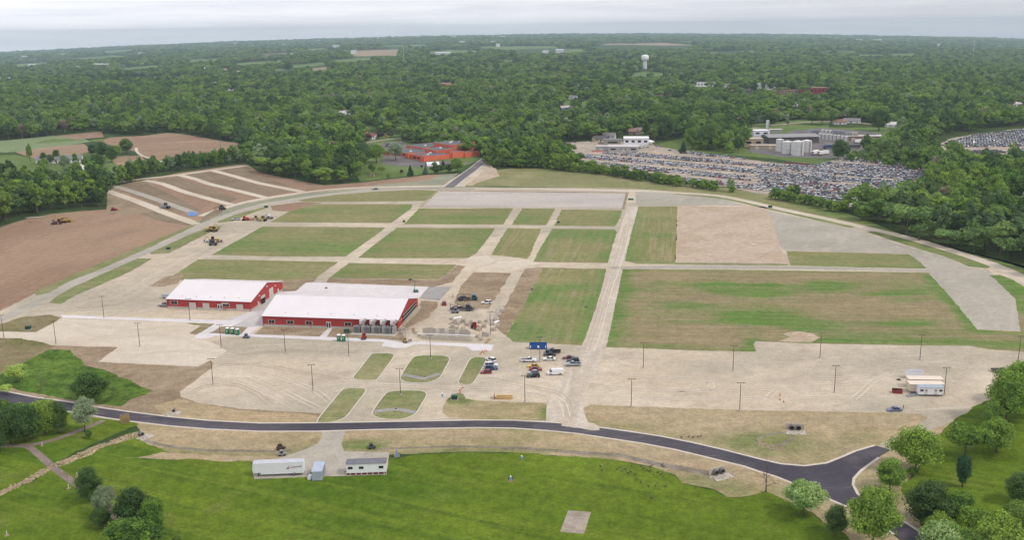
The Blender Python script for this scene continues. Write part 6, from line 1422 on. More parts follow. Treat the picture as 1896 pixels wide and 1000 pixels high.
# machines
m_yel = pmat('machine_yellow', (190, 158, 84), rough=0.6, var=0.1); m_org = pmat('machine_orange', (206, 92, 70), rough=0.6, var=0.1); m_mred = pmat('machine_red', (172, 44, 46), rough=0.6, var=0.1)
def machine(kind, col, px, py, deg, label, cat, s=1.0, group=None):
    r = empty(kind, at(px, py), R(deg), s)
    def glasscab(x, z, w=1.3, l=1.2, h=1.4):
        c = MB().box(x, 0, z + h, l + .1, w + .1, .12)
        for a in (-1, 1):
            for q in (-1, 1): c.box(x + a * l / 2, q * w / 2, z, .09, .09, h)
        c.build('cab', col, r); MB().box(x, 0, z + .05, l - .1, w - .1, h - .1).build('cab_glass', m_glass, r)
    if kind in ('excavator', 'bulldozer'):
        for sgn in (-1, 1):
            t = MB(); t.prism([(-1.9, .25), (-1.6, 0), (1.6, 0), (1.9, .25), (1.9, .6), (1.6, .9), (-1.6, .9), (-1.9, .6)], sgn * 1.0 - .28, sgn * 1.0 + .28); t.build('track', m_black, r)
    if kind == 'excavator':
        MB().box(-.5, 0, .95, 3.2, 2.5, 1.1).build('body', col, r, bevel=.08); glasscab(.5, 1.0, 1.1, 1.3, 1.7)
        bm_ = MB(); bm_.cyl((.8, .6, 1.6), (3.6, .6, 4.0), .25, .22, 6); bm_.build('boom', col, r); st = MB(); st.cyl((3.6, .6, 4.0), (5.4, .6, 1.7), .2, .15, 6); st.build('stick', col, r)
        MB().box(5.3, .6, .7, .9, 1.0, 1.0, top=.7).build('bucket', m_dgrey, r)
    elif kind == 'bulldozer':
        MB().box(.5, 0, .8, 2.4, 1.5, 1.0).build('body', col, r, bevel=.08); glasscab(-.7, 1.0); MB().box(2.5, 0, .1, .25, 3.4, 1.2).build('blade', col, r)
        for sgn in (-1, 1): MB().box(1.2, sgn * 1.4, .4, 2.6, .15, .2).build('push_arm', col, r)
    elif kind in ('road_roller',):
        MB().box(-.3, 0, .7, 3.0, 1.6, .9).build('body', col, r, bevel=.08); glasscab(-.4, 1.4)
        MB().cyl((1.7, -1.0, .75), (1.7, 1.0, .75), .75, n=18).build('drum', m_steel, r)
        for sgn in (-1, 1): MB().cyl((-1.5, sgn * .8 - .2, .7), (-1.5, sgn * .8 + .2, .7), .7, n=16).build('wheel', m_black, r)
        MB().box(1.7, 0, .8, .3, 2.3, .15).build('yoke', col, r)
    elif kind in ('wheel_loader', 'tractor', 'backhoe'):
        MB().box(1.0, 0, .9, 2.2, 1.2, .9).box(-.9, 0, .9, 1.5, 1.6, .7).build('body', col, r, bevel=.08); glasscab(-.6, 1.5, 1.3, 1.3, 1.4)
        rr = ((1.6, .65), (-1.2, .85)) if kind != 'wheel_loader' else ((1.6, .8), (-1.3, .8))
        for x, q in rr:
            for sgn in (-1, 1): w = MB(); w.cyl((x, sgn * 1.0 - .22, q), (x, sgn * 1.0 + .22, q), q, n=16); o = w.build('wheel', m_black, r); MB().cyl((x, sgn * 1.24, q), (x, sgn * 1.26, q), q * .5, n=10).build('rim', col, o)
        if kind != 'tractor' or True:
            for sgn in (-1, 1): MB().cyl((.4, sgn * .65, 1.6), (2.9, sgn * .65, .7), .1, n=5).build('loader_arm', col, r)
            MB().box(3.1, 0, .15, .9, 2.2, .8, top=.9).build('bucket', col if kind == 'tractor' else m_dgrey, r)
        if kind == 'backhoe':
            h = MB(); h.cyl((-1.7, 0, 1.0), (-3.0, 0, 3.2), .18, .15, 6); h.cyl((-3.0, 0, 3.2), (-4.3, 0, 1.4), .14, .12, 6); h.build('rear_arm', col, r); MB().box(-4.3, 0, .8, .6, .7, .7).build('rear_bucket', m_dgrey, r)
    elif kind == 'skid_steer':
        MB().box(-.2, 0, .45, 2.2, 1.3, 1.1).build('body', col, r, bevel=.06); glasscab(-.1, 1.1, 1.1, 1.1, 1.1)
        for x in (-.75, .65):
            for sgn in (-1, 1): MB().cyl((x, sgn * .75 - .15, .42), (x, sgn * .75 + .15, .42), .42, n=14).build('wheel', m_black, r)
        for sgn in (-1, 1): MB().cyl((-1.1, sgn * .62, 1.5), (1.4, sgn * .62, .6), .09, n=5).build('lift_arm', col, r)
        MB().box(1.6, 0, .1, .7, 1.7, .6).build('bucket', m_dgrey, r)
    elif kind == 'boom_lift':
        MB().box(0, 0, .5, 2.6, 2.0, .9).build('chassis', col, r, bevel=.06)
        for x in (-.9, .9):
            for sgn in (-1, 1): MB().cyl((x, sgn * 1.0 - .18, .45), (x, sgn * 1.0 + .18, .45), .45, n=14).build('wheel', m_black, r)
        MB().cyl((-.8, 0, 1.4), (-.3, 0, 6.4), .2, .16, 8).build('boom', col, r); MB().cyl((-.3, 0, 6.4), (-2.6, 0, 8.2), .15, .12, 8).build('jib', m_dgrey, r)
        MB().box(-3.2, 0, 7.5, 1.6, .9, 1.1).build('basket', m_dgrey, r)
    elif kind == 'utility_cart':
        MB().box(0, 0, .4, 2.6, 1.3, .5).build('body', col, r, bevel=.05); glasscab(-.1, .9, 1.1, .9, .9)
        for x in (-.8, .8):
            for sgn in (-1, 1): MB().cyl((x, sgn * .6 - .12, .32), (x, sgn * .6 + .12, .32), .32, n=12).build('wheel', m_black, r)
    tag(r, label, cat, group); return r
machine('bulldozer', m_org, 455, 408, 10, 'orange crawler machine beside the silver pickup on the staging ground', 'bulldozer', 1.2)
machine('road_roller', m_yel, 473, 408, 180, 'yellow road roller right of the orange machine', 'road roller', 1.15)
machine('road_roller', m_yel, 486, 409.5, 175, 'yellow road roller in front of the white pickup', 'road roller', 1.3)
machine('wheel_loader', m_yel, 395, 429, 160, 'yellow wheel loader at the end of the grass strip', 'wheel loader', 1.2)
machine('excavator', m_yel, 388, 428, 20, 'yellow excavator beside the wheel loader at the grass strip', 'excavator', 1.1)
machine('backhoe', m_yel, 397, 449, 15, 'dark yellow backhoe among the grey machines on the left gravel', 'backhoe', 1.3)
car('pickup', 'white', 389, 448.5, 10, 'white work truck beside the backhoe on the left gravel')
machine('utility_cart', m_dgrey, 395, 454.5, 5, 'low dark trailer cart in front of the white work truck', 'cart', 1.8)
machine('excavator', m_yel, 118, 412, 180, 'yellow excavator digging at the edge of the brown soil', 'excavator', 1.2)
machine('bulldozer', m_yel, 126, 411, 0, 'yellow bulldozer beside the digging excavator', 'bulldozer', 1.2)
machine('wheel_loader', pmat('machine_rust', (150, 92, 70), var=.1), 108, 415, 190, 'rust coloured loader at the left of the yellow excavator', 'wheel loader', 1.2)
machine('bulldozer', m_mred, 210.5, 389.5, 0, 'small red brown dozer below the wood edge', 'bulldozer', .9)
machine('road_roller', m_grey, 306, 386, 170, 'grey roller on the pale track of the soil plots', 'road roller', 1.5)
machine('skid_steer', m_dgrey, 411, 388.5, 60, 'dark grey machine beside the soil heap by the curved road', 'loader', 1.5)
machine('tractor', m_mred, 880, 609, -50, 'red tractor loader beside the block walls', 'tractor', 0.9)
machine('boom_lift', pmat('machine_teal', (58, 128, 118)), 770, 541, 20, 'teal boom lift with raised arm on the white slab', 'boom lift', .8)
machine('skid_steer', m_yel, 750, 634, -70, 'yellow forklift machine beside the corner scaffold', 'loader', .8)
machine('skid_steer', m_mred, 674, 627.5, -90, 'red machine in front of the air units', 'loader', 1.0)
machine('utility_cart', PAINT['bluegrey'], 456.5, 626, -10, 'small blue grey cart on the pale walk', 'cart', 1.0)
# trucks on the building site
def flat_truck(px, py, deg, cabm, label, load, loadm, s=1.0):
    r = empty('flatbed_truck', at(px, py), R(deg), s)
    MB().box(-1.2, 0, .85, 6.2, 2.3, .25).build('flatbed', m_dgrey, r); MB().box(3.2, 0, .6, 1.9, 2.2, 2.0, top=.9).box(4.5, 0, .6, 1.1, 2.0, 1.1).build('cab', cabm, r, bevel=.06)
    MB().box(3.5, 0, 1.75, 1.7, 2.24, .6).build('window', m_glass, r)
    for x in (-3.3, -2.2, 4.1):
        for s_ in (-1, 1): MB().cyl((x, s_ * .95 - .16, .48), (x, s_ * .95 + .16, .48), .48, n=14).build('wheel', m_black, r)
    l_ = MB(); rr = random.Random(int(px))
    if load == 'frame':
        for x in (-4.1, -1.2, 1.7):
            for s_ in (-1, 1): l_.box(x, s_ * 1.05, 1.1, .12, .12, 1.7)
        l_.box(-1.2, 1.05, 2.7, 6, .12, .12); l_.box(-1.2, -1.05, 2.7, 6, .12, .12)
    for k in range(7): l_.box(rr.uniform(-3.4, .8), rr.uniform(-.6, .6), 1.1, rr.uniform(.6, 1.8), rr.uniform(.4, 1), rr.uniform(.4, 1.1))
    l_.build('load', loadm, r); tag(r, label, 'truck'); return r
flat_truck(864, 556, 3, PAINT['teal'], 'teal truck with dark loaded frame bed on the building site', 'frame', m_dgrey)
flat_truck(852, 575, 0, pmat('truck_plum', (74, 62, 82)), 'dark truck with high loaded bed below the teal truck', 'frame', pmat('load_brown', (84, 72, 76)), 1.05)
def small_trailer(px, py, deg, L_, label, m, s=1.0, name='flat_trailer'):
    r = empty(name, at(px, py), R(deg), s); MB().box(0, 0, .6, L_, 1.9, .15).build('deck', m, r); f = MB(); f.cyl((L_ / 2, .8, .62), (L_ / 2 + 1.6, 0, .55), .06, n=5); f.cyl((L_ / 2, -.8, .62), (L_ / 2 + 1.6, 0, .55), .06, n=5); f.build('drawbar', m_dgrey, r)
    for x in (-.9, .2):
        for s_ in (-1, 1): MB().cyl((x, s_ * 1.05 - .1, .36), (x, s_ * 1.05 + .1, .36), .36, n=12).build('wheel', m_black, r)
    for s_ in (-1, 1): MB().box(0, s_ * .95, .75, L_, .06, .35).build('side_rail', m_dgrey, r)
    tag(r, label, 'trailer'); return r
small_trailer(869, 575.5, 0, 4.5, 'empty flat trailer hitched right of the dark truck', m_grey)
machine('utility_cart', m_grey, 843, 579.5, 180, 'grey concrete mixer cart in front of the dark truck', 'cart', 1.3)
small_trailer(1848, 688.5, 180, 4.5, 'dark flat trailer left of the pickup at the right edge', m_dgrey)
# blue roll-off container
g = at(996.5, 645.5); r = empty('container', g, R(-3)); mB = pmat('container_blue', (42, 96, 172), rough=.6, var=.06)
w = MB()
for s_ in (-1, 1): w.box(0, s_ * 1.15, .2, 6.8, .12, 2.0)
w.box(-3.35, 0, .2, .12, 2.2, 2.0); w.box(3.35, 0, .2, .12, 2.2, 2.0); w.box(0, 0, .15, 6.8, 2.3, .12)
for k in range(9): w.box(-3.1 + k * .78, -1.23, .3, .12, .08, 1.8)
w.build('body', mB, r); MB().box(0, 0, 1.2, 6.3, 2.0, .1).build('waste_fill', m_dgrey, r)
for x, sc2 in ((0.05, .7), (-2.95, .3), (2.95, .3)): MB().box(x, -1.29, .7, sc2, .03, .9).build('sign_panel', m_white, r)
tag(r, 'long blue open waste container at the corner of the striped field', 'container')
# portable toilets
def toilet():
    r = empty('portable_toilet', (0, 0, 0)); gm = pmat('toilet_green', (44, 118, 78), rough=.6, var=.04)
    MB().box(0, 0, .12, 1.15, 1.15, 2.0).build('cabin', gm, r, bevel=.06); MB().box(0, 0, 2.12, 1.25, 1.25, .32, top=.72).build('roof', m_white, r, bevel=.05)
    d = MB().box(0, -.6, .22, .8, .05, 1.75).build('door', pmat('toilet_door', (62, 140, 98), rough=.6), r); MB().box(0, -.64, 1.2, .32, .03, .3).build('sign_panel', m_white, d)
    MB().box(0, 0, 0, 1.2, 1.2, .12).build('skid', m_black, r); MB().cyl((.4, .45, 2.3), (.4, .45, 2.75), .06, n=6).build('vent_pipe', m_dgrey, r); return r
t0 = toilet()
for k, (a, b, lb) in enumerate([(421.5,618.5,'left of the three green toilets near the gap between the barns'),(431,619,'middle of the three green toilets near the gap between the barns'),(440,620.3,'right of the three green toilets near the gap between the barns'),(627.5,631.5,'left of the two green toilets before the larger barn'),(636.5,632,'right of the two green toilets before the larger barn')]):
    o = t0 if k == 0 else dup(t0, (0, 0, 0)); o.location = at(a, b); o.rotation_euler.z = -0.08; o.scale = (1.15,) * 3; tag(o, lb, 'portable toilet', 'green portable toilets')
# trailers in the foreground
def text_obj(txt, size, mat, parent, loc, rot, name='lettering'):
    cu = bpy.data.curves.new(name, 'FONT'); cu.body = txt; cu.size = size; cu.extrude = 0.01; cu.align_x = 'LEFT'
    o = bpy.data.objects.new('tmp', cu); COL.objects.link(o); bpy.context.view_layer.update()
    me = bpy.data.meshes.new_from_object(o); bpy.data.objects.remove(o); me.name = name
    t = link(name, me, mat, parent); t.location = loc; t.rotation_euler = rot; return t
A, th, L_, _ = frame_of((469, 884.5), (563, 881)); r = empty('semi_trailer', A, th); Lt = L_
MB().box(Lt * .575, 1.3, .75, Lt * .85, 2.6, 3.25).box(Lt * .075, 1.3, 1.25, Lt * .15, 2.6, 2.75).build('body', m_white2, r, bevel=.04)
rb = MB()
for k in range(int(Lt / .6)): rb.box(k * .6 + .3, -.015, 1.3, .05, .03, 2.6)
rb.build('side_rib', m_white, r)
MB().box(Lt / 2, 1.3, 4.0, Lt, 2.64, .06).build('roof', pmat('trailer_roof', (206, 206, 214), rough=.5), r)
MB().box(Lt * .78, .2, .45, 2.6, .3, .35).build('frame', m_dgrey, r)
for y in (.15, 2.45):
    o = MB().cyl((Lt * .81, y - .15, .52), (Lt * .81, y + .15, .52), .52, n=18).build('wheel', m_black, r); MB().cyl((Lt * .81, y - .17, .52), (Lt * .81, y - .15, .52), .28, n=12).build('rim', m_hub, o)
MB().box(Lt * .10, .4, 0, .18, .18, 1.3).box(Lt * .10, 2.2, 0, .18, .18, 1.3).build('landing_leg', m_dgrey, r)
mr_ = pmat('sign_red', (150, 34, 50)); lg = MB()
lg.add([(Lt * .655, -.05, 2.15), (Lt * .690, -.05, 2.15), (Lt * .690, -.05, 2.6)], [(0, 1, 2)]); lg.add([(Lt * .695, -.05, 2.2), (Lt * .735, -.05, 2.25), (Lt * .70, -.05, 2.45), (Lt * .73, -.05, 3.1), (Lt * .69, -.05, 2.75)], [(0, 1, 2, 3, 4)]); lg.build('emblem', mr_, r)
lt = MB(); rq = random.Random(4)
for k in range(22): lt.box(Lt * .742 + k * .15, -.05, 2.5 + .01 * k, .05 + .06 * rq.random(), .02, .22 + .14 * rq.random())
lt.build('lettering', pmat('sign_red_faded', (170, 110, 120)), r)
tag(r, 'long white semi trailer with small red emblem, left on the gravel pull-in', 'trailer')
A, th, L_, _ = frame_of((577.5, 892), (597, 891)); r = empty('storage_container', A, th - .05)
MB().box(L_ / 2, 3.2, .15, L_, 6.4, 2.7).build('body', pmat('container_grey', (190, 194, 206), rough=.5), r, bevel=.04); MB().box(L_ / 2, 3.2, 2.85, L_ + .08, 6.5, .08).build('roof', pmat('container_roof', (186, 196, 214), rough=.45), r)
for k in (0.27, .73): MB().box(L_ * k, -.03, .3, L_ * .42, .05, 2.4).build('door', pmat('container_grey2', (182, 188, 202), rough=.5), r)
rb = MB()
for k in range(16): rb.box(L_ + .02, .4 + k * .38, .25, .05, .12, 2.5)
rb.build('side_rib', pmat('container_grey2', (182, 188, 202)), r)
tag(r, 'pale blue grey storage box between the two long trailers', 'container')
r = empty('fuel_tank', at(572.5, 891), th + 1.35); MB().cyl((0, 0, .75), (4.2, 0, .75), .55, n=18).build('shell', m_white, r, smooth=False); MB().box(2.1, 0, 1.28, .7, .5, .25).build('valve_cover', m_dgrey, r)
for x in (.7, 3.5): MB().box(x, 0, 0, .25, .9, .3).build('saddle', m_grey, r)
tag(r, 'white horizontal fuel tank beside the pale storage box', 'tank')
A, th, L_, _ = frame_of((642, 881.5), (715.5, 879)); r = empty('site_office', A, th)
MB().box(L_ / 2, 1.6, .75, L_, 3.2, 2.75).build('wall', m_white, r); MB().box(L_ / 2, 1.6, .2, L_ - .3, 2.9, .6).build('skirt', pmat('skirt_red', (130, 34, 46)), r)
ro = MB(); ro.prism([(-.15, 3.5), (3.35, 3.5), (3.3, 3.62), (1.6, 3.78), (-.1, 3.62)], -.15, L_ + .15, axis='x'); ro.build('roof', pmat('roof_slate_grey', (124, 124, 132), rough=.8), r)
for p in (.1, .375, .875):
    wv = MB().box(L_ * p, -.03, 1.95, 1.3, .08, .72).build('window', m_dgrey, r); MB().box(L_ * p - .3, -.08, 2.0, .5, .03, .6).box(L_ * p + .3, -.08, 2.0, .5, .03, .6).build('pane', m_glass, wv)
for k in range(7): MB().box(L_ * (k + .6) / 7, .15, 0, .22, .22, .75).build('jack_stand', m_door, r)
MB().box(L_ * .7, 3.6, .1, 3.2, 1.2, .12).build('step', m_dgrey, r)
MB().box(-.5, 1.6, .45, 1.0, .14, .14).build('drawbar', m_dgrey, r)
tag(r, 'white site office trailer with grey roof and dark red skirt on the gravel pull-in', 'site office')
# right-hand trailers
A, th, L_, _ = frame_of((1680, 702), (1710.5, 702.5)); r = empty('enclosed_trailer', A, th)
MB().box(L_ / 2, 1.2, .5, L_, 2.4, 2.2).build('body', m_white2, r, bevel=.05); MB().box(L_ / 2, 1.2, 2.7, L_, 2.4, .08).build('roof', pmat('trailer_roof2', (188, 188, 196)), r)
for x in (.52, .64): o = MB().cyl((L_ * x, -.1, .38), (L_ * x, .15, .38), .38, n=14).build('wheel', m_black, r); MB().cyl((L_ * x, -.12, .38), (L_ * x, -.1, .38), .2, n=10).build('rim', m_hub, o)
MB().box(L_ * .58, -.08, .8, 1.8, .12, .08).build('fender', m_dgrey, r); MB().cyl((0, 1.2, .5), (-1.6, 1.2, .45), .07, n=5).build('drawbar', m_dgrey, r)
tag(r, 'white enclosed two axle trailer behind the cream site offices', 'trailer')
def office(fl, fr, W_, h, wall, roof, label, wins=(), doors=()):
    A, th, L_, _ = frame_of(fl, fr); r = empty('site_office', A, th)
    MB().box(L_ / 2, W_ / 2, .6, L_, W_, h - .6).build('wall', wall, r)
    ro = MB(); ro.prism([(-.15, h), (W_ + .15, h), (W_ + .1, h + .1), (W_ / 2, h + .28), (-.1, h + .1)], -.15, L_ + .15, axis='x'); ro.build('roof', roof, r)
    sk = MB()
    for k in range(8): sk.box(L_ * (k + .5) / 8, .2, 0, .3, .3, .6); sk.box(L_ * (k + .5) / 8, W_ - .2, 0, .3, .3, .6)
    sk.build('jack_stand', m_dgrey, r)
    for p in wins: wv = MB().box(L_ * p, -.03, 1.7, 1.2, .08, .8).build('window', m_frame, r); MB().box(L_ * p, -.08, 1.76, 1.0, .04, .66).build('pane', m_glass, wv)
    for p in doors: d = MB().box(L_ * p, -.04, .65, .95, .09, 2.0).build('door', m_door, r); MB().box(L_ * p, -.1, 1.9, .4, .04, .45).build('pane', m_glass, d)
    tag(r, label, 'site office'); return r
m_crm = pmat('office_cream', (222, 208, 182), rough=.6, var=.04); m_crm_r = pmat('office_cream_roof', (244, 228, 212), rough=.6, var=.03)
office((1681.5, 719), (1745, 720), 3.4, 3.2, m_crm, m_crm_r, 'long cream site office farthest back of the joined pair')
office((1684, 728.5), (1747, 729), 3.4, 3.2, m_crm, m_crm_r, 'long cream site office in the middle behind the small white one')
office((1700.5, 734), (1746.5, 734.5), 3.0, 3.1, m_white2, pmat('office_roof_blue', (176, 186, 204), rough=.6), 'small white site office with blue grey roof at the front of the cream ones', (.12, .88), (.3, .68))
r = empty('pallet_stack', at(1690, 733.5), .1); 
for k in range(3): MB().box(k * 1.6 - 1.4, .2 * k, 0, 1.5, 1.6, .25 + .1 * k).build('pallet', m_grey, r)
tag(r, 'low grey pallets left of the small white site office', 'pallet stack')
def dumpster(px, py, deg, m, label, s=(3.2, 1.8, 1.4)):
    r = empty('dumpster', at(px, py), R(deg)); w = MB(); L_, W_, H_ = s
    w.add([(-L_ / 2, -W_ / 2 * .8, .15), (L_ / 2, -W_ / 2 * .8, .15), (L_ / 2, W_ / 2, .15), (-L_ / 2, W_ / 2, .15), (-L_ / 2, -W_ / 2, H_ * .75), (L_ / 2, -W_ / 2, H_ * .75), (L_ / 2, W_ / 2, H_), (-L_ / 2, W_ / 2, H_)], [(3, 2, 1, 0), (0, 1, 5, 4), (1, 2, 6, 5), (2, 3, 7, 6), (3, 0, 4, 7)])
    w.build('bin', m, r); MB().add([(-L_ / 2 + .1, -W_ / 2 + .1, H_ * .72), (0, -W_ / 2 + .1, H_ * .72), (0, W_ / 2 - .1, H_ * .96), (-L_ / 2 + .1, W_ / 2 - .1, H_ * .96)], [(0, 1, 2, 3)]).build('lid', m_black, r)
    MB().box(0, 0, .3, L_ * .96, W_ * .5, .5).build('waste_fill', m_dgrey, r)
    for x in (-.8, .8): MB().box(x * L_ / 2, -W_ / 2, .6, .12, .25, .15).build('lift_pocket', m, r)
    tag(r, label, 'dumpster'); return r
dumpster(1661, 728, -15, pmat('bin_red', (170, 52, 52), var=.08), 'red waste skip left of the cream site offices')
def ubox(px, py, deg, label, s=(2.0, 1.6, 1.5)):
    gm = pmat('utility_green', (44, 78, 66), rough=.6); r = empty('transformer_box', at(px, py), R(deg)); MB().box(0, 0, .12, *s).build('cabinet', gm, r, bevel=.05); MB().box(0, .05, .12 + s[2], s[0] + .08, s[1] * .9, .12, top=.9).build('lid', pmat('utility_green2', (90, 116, 108)), r)
    MB().box(-.45, -s[1] / 2 - .01, .25, .8, .05, s[2] * .8).box(.45, -s[1] / 2 - .01, .25, .8, .05, s[2] * .8).build('door', gm, r); MB().box(0, 0, 0, s[0] + .5, s[1] + .5, .12).build('base', m_found, r); tag(r, label, 'utility box'); return r
ubox(841.5, 740, 0, 'dark green transformer box on the tip of the verge below the narrow island')
ubox(52.5, 610, 0, 'dark green transformer box on the dirt mound at the left'); ubox(642, 617, 0, 'dark green utility box before the larger barn wall', (2.2, 1.4, 1.6)); ubox(312, 462, 0, 'dark green box on the grass strip by the curved road', (2.0, 1.6, 1.3))
ubox(493, 384.5, 0, 'dark utility box beside the curved road near the staging ground', (2.4, 1.6, 1.3)); ubox(1426, 384.5, 0, 'dark utility box beside the right gravel ring road', (2.6, 1.4, 1.4)); ubox(1168, 370, 0, 'low dark box on the gravel right of the arena', (3.6, 1.8, .9))
ubox(1034, 413.5, 0, 'small grey box at the corner of the field below the arena', (1.0, .8, 1.2)); ubox(748, 411.5, 0, 'small grey box at the crossing of the field roads', (1.2, .8, 1.2))
# wood crate pile and heap
r = empty('lumber_pile', at(934, 738), -.05)
for k in range(3): MB().box(0, -.8 + k * .8, 0, 5.4, .6, .9 + .2 * (k % 2)).build('bundle', pmat('lumber_tan', (206, 168, 112), var=.15), r)
MB().box(-3.4, 0, 0, .3, 2.6, 1.6).build('end_panel', m_wood, r); tag(r, 'tan lumber pile with end panel on the gravel left of the light pole', 'lumber pile')
# cones
def cone_():
    r = empty('traffic_cone', (0, 0, 0)); MB().box(0, 0, 0, .5, .5, .05).build('base', m_black, r); MB().cyl((0, 0, .05), (0, 0, .95), .19, .03, 12).build('cone', pmat('cone_orange', (232, 84, 48), rough=.6), r); return r
c0 = cone_()
for k, (a, b) in enumerate([(889,657),(891.5,654),(894,651.5),(898,650.5),(901,651),(896,654.5),(851,724.5),(854,721.5),(857,718.5),(852.5,727.5),(1444,741),(1451,745),(1444,733)]):
    o = c0 if k == 0 else dup(c0, (0, 0, 0)); o.location = at(a, b); o.scale = (1.0, 1.0, 0.9)
    if k < 6: tag(o, 'orange traffic cone at the end of the white pavement above the narrow island', 'traffic cone', 'orange cones at the pavement end')
    elif k < 10: tag(o, 'orange traffic cone in the short line below the narrow island', 'traffic cone', 'orange cones below the narrow island')
    else: tag(o, 'orange cone alone on the gravel above the twin pipes', 'traffic cone', 'orange cones above the twin pipes')
# hydrant and standpipes
def standpipe(px, py, label, ring=True, col=(120, 176, 196)):
    r = empty('standpipe', at(px, py)); MB().cyl((0, 0, 0), (0, 0, 1.15), .22, .2, 12).build('barrel', pmat('standpipe_blue', col), r); MB().cyl((0, 0, 1.15), (0, 0, 1.4), .27, .08, 12).build('cap', m_white, r)
    MB().cyl((-.45, 0, .7), (.45, 0, .7), .1, n=8).build('nozzle', pmat('standpipe_blue', col), r)
    if ring:
        MB().cyl((0, 0, 0), (0, 0, .05), 1.1, 1.0, 16).build('bare_ring', pmat('ring_soil', (150, 120, 90)), r)
        for a in range(4): MB().cyl((.8 * math.cos(a * 1.57 + .7), .8 * math.sin(a * 1.57 + .7), 0), (.8 * math.cos(a * 1.57 + .7), .8 * math.sin(a * 1.57 + .7), 1.0), .08, n=6).build('guard_post', m_dgrey, r)
    tag(r, label, 'hydrant'); return r
standpipe(966, 852, 'blue and white hydrant alone on the bottom lawn', False); standpipe(945.5, 890, 'blue hydrant ringed by four posts on the bottom lawn')
standpipe(819, 735, 'white hydrant on the gravel between the lower islands', False, (226, 220, 200))
machine('utility_cart', m_dgrey, 688, 831, 20, 'dark utility cart on the verge above the site office', 'cart', .9)
machine('skid_steer', pmat('mach_brown', (92, 70, 66)), 519, 833, 50, 'dark brown compact machine on the verge above the semi trailer', 'loader', .8)
machine('utility_cart', m_grey, 522, 844, 20, 'grey cart behind the semi trailer', 'cart', .9)
r = empty('pump', at(735, 848), .4); MB().box(0, 0, .2, 1.6, 1.0, .7).build('frame', m_grey, r); MB().cyl((0, 0, .9), (0, 0, 2.6), .35, .12, 10).build('column', pmat('pump_blue', (130, 160, 190)), r); MB().box(.9, .4, 0, .7, .9, .9).build('motor', m_dgrey, r); tag(r, 'blue grey pump unit at the right end of the gravel pull-in', 'pump')
# culverts
def pipe_ring(mb, y0, y1, x, z, ro, ri, n=18):
    vs = []; fs = []
    for (yy, rr) in ((y0, ro), (y1, ro), (y1, ri), (y0, ri)):
        for i in range(n): a = 2 * math.pi * i / n; vs.append((x + rr * math.cos(a), yy, z + rr * math.sin(a)))
    for k in range(4):
        for i in range(n): fs.append((k * n + i, k * n + (i + 1) % n, ((k + 1) % 4) * n + (i + 1) % n, ((k + 1) % 4) * n + i))
    mb.add(vs, fs)
def culvert(px, py, deg, label, n=2, rr=.75, rocks=26, wall=True, seed=1):
    r = empty('culvert', at(px, py), R(deg)); rd = random.Random(seed)
    if wall:
        h = MB(); h.box(0, .75, 0, 2.4 * n + .8, .3, 1.9); h.build('headwall', m_block, r)
    for k in range(n):
        x = (k - (n - 1) / 2) * 2.1; m = MB(); pipe_ring(m, -.5, 1.0, x, rr + .1, rr, rr * .84); m.build('pipe', pmat('pipe_grey', (122, 116, 112), rough=.7), r)
        MB().cyl((x, .56, rr + .1), (x, .59, rr + .1), rr * .83, n=18).build('pipe_shade_disc', m_inner_shade, r)  # dark disc set in the pipe paints its inner shade
    st = MB(); st.box(0, -1.6, -.12, 1.4 * n + 3, 3.6, .16)
    for k in range(rocks):
        a = rd.uniform(-1, 1) * (1.4 * n + 1); b = rd.uniform(-3.4, -.4); s = rd.uniform(.25, .6); st.box(a, b, 0, s, s * rd.uniform(.7, 1.3), s * .6, rz=rd.uniform(0, 3), top=.6)
    st.build('rip_rap', pmat('stone_pale', (196, 186, 172), var=.2, scale=1), r); tag(r, label, 'culvert'); return r
culvert(1472, 797, -8, 'twin pipe culvert with pale stones in the middle of the right verge', seed=2); culvert(1331, 879, 25, 'twin pipe culvert at the end of the drainage ditch below the road', rocks=34, seed=3)
culvert(262.5, 808, 60, 'small culvert mouth at the top of the rocky ditch', 1, .6, 18, False, 4); culvert(322, 763, 10, 'small culvert with white stones above the asphalt road at left', 1, .45, 22, False, 5)
# stones along the rocky ditch
def boulder_row(P, w, n, label, seed, s0=.25, s1=.7, m=None, name='rock_pile'):
    W = [at(*p) for p in P]; rd = random.Random(seed); st = MB(); O = W[0]; seg = [(b - a).length for a, b in zip(W[:-1], W[1:])]; T = sum(seg)
    for k in range(n):
        t = rd.random() * T; i = 0
        while t > seg[i]: t -= seg[i]; i += 1
        p = W[i].lerp(W[i + 1], t / seg[i]) - O; s = rd.uniform(s0, s1); st.box(p.x + rd.uniform(-w, w), p.y + rd.uniform(-w, w), -.02, s, s * rd.uniform(.6, 1.2), s * .55, rz=rd.uniform(0, 3), top=.6)
    o = st.build(name, m or pmat('stone_tan', (178, 158, 128), var=.3, scale=1.2)); o.location = O; tag(o, label, 'stones', kind='stuff'); return o
boulder_row([(0,916),(52,890),(104,862),(170,834),(208,820),(256,806)], 1.3, 420, 'tan stones lining the rocky ditch', 3)
boulder_row([(1398,820),(1410,824),(1436,832),(1444,829)], 1.2, 60, 'scattered stones around the wet hollow in the right verge', 4)
boulder_row([(840,548),(850,556),(842,566)], 3.0, 60, 'pale rubble beside the teal truck', 6, .2, .6, pmat('stone_pale', (196, 186, 172)))
boulder_row([(905,600),(912,588),(925,575),(934,568)], 2.2, 90, 'grey building rubble right of the tractor', 7, .3, .8, pmat('rubble_grey', (190, 182, 172), var=.15, scale=.8))
boulder_row([(838,600),(850,597),(862,600),(872,602)], 1.6, 90, 'mixed building materials left of the tractor', 8, .3, .8, pmat('rubble_mix', (168, 158, 150), var=.35, scale=.7))
boulder_row([(1466,622),(1478,619),(1492,624)], 2.0, 70, 'broken concrete on the sand heap of the big field', 9, .3, .9, pmat('stone_pale', (196, 186, 172)))
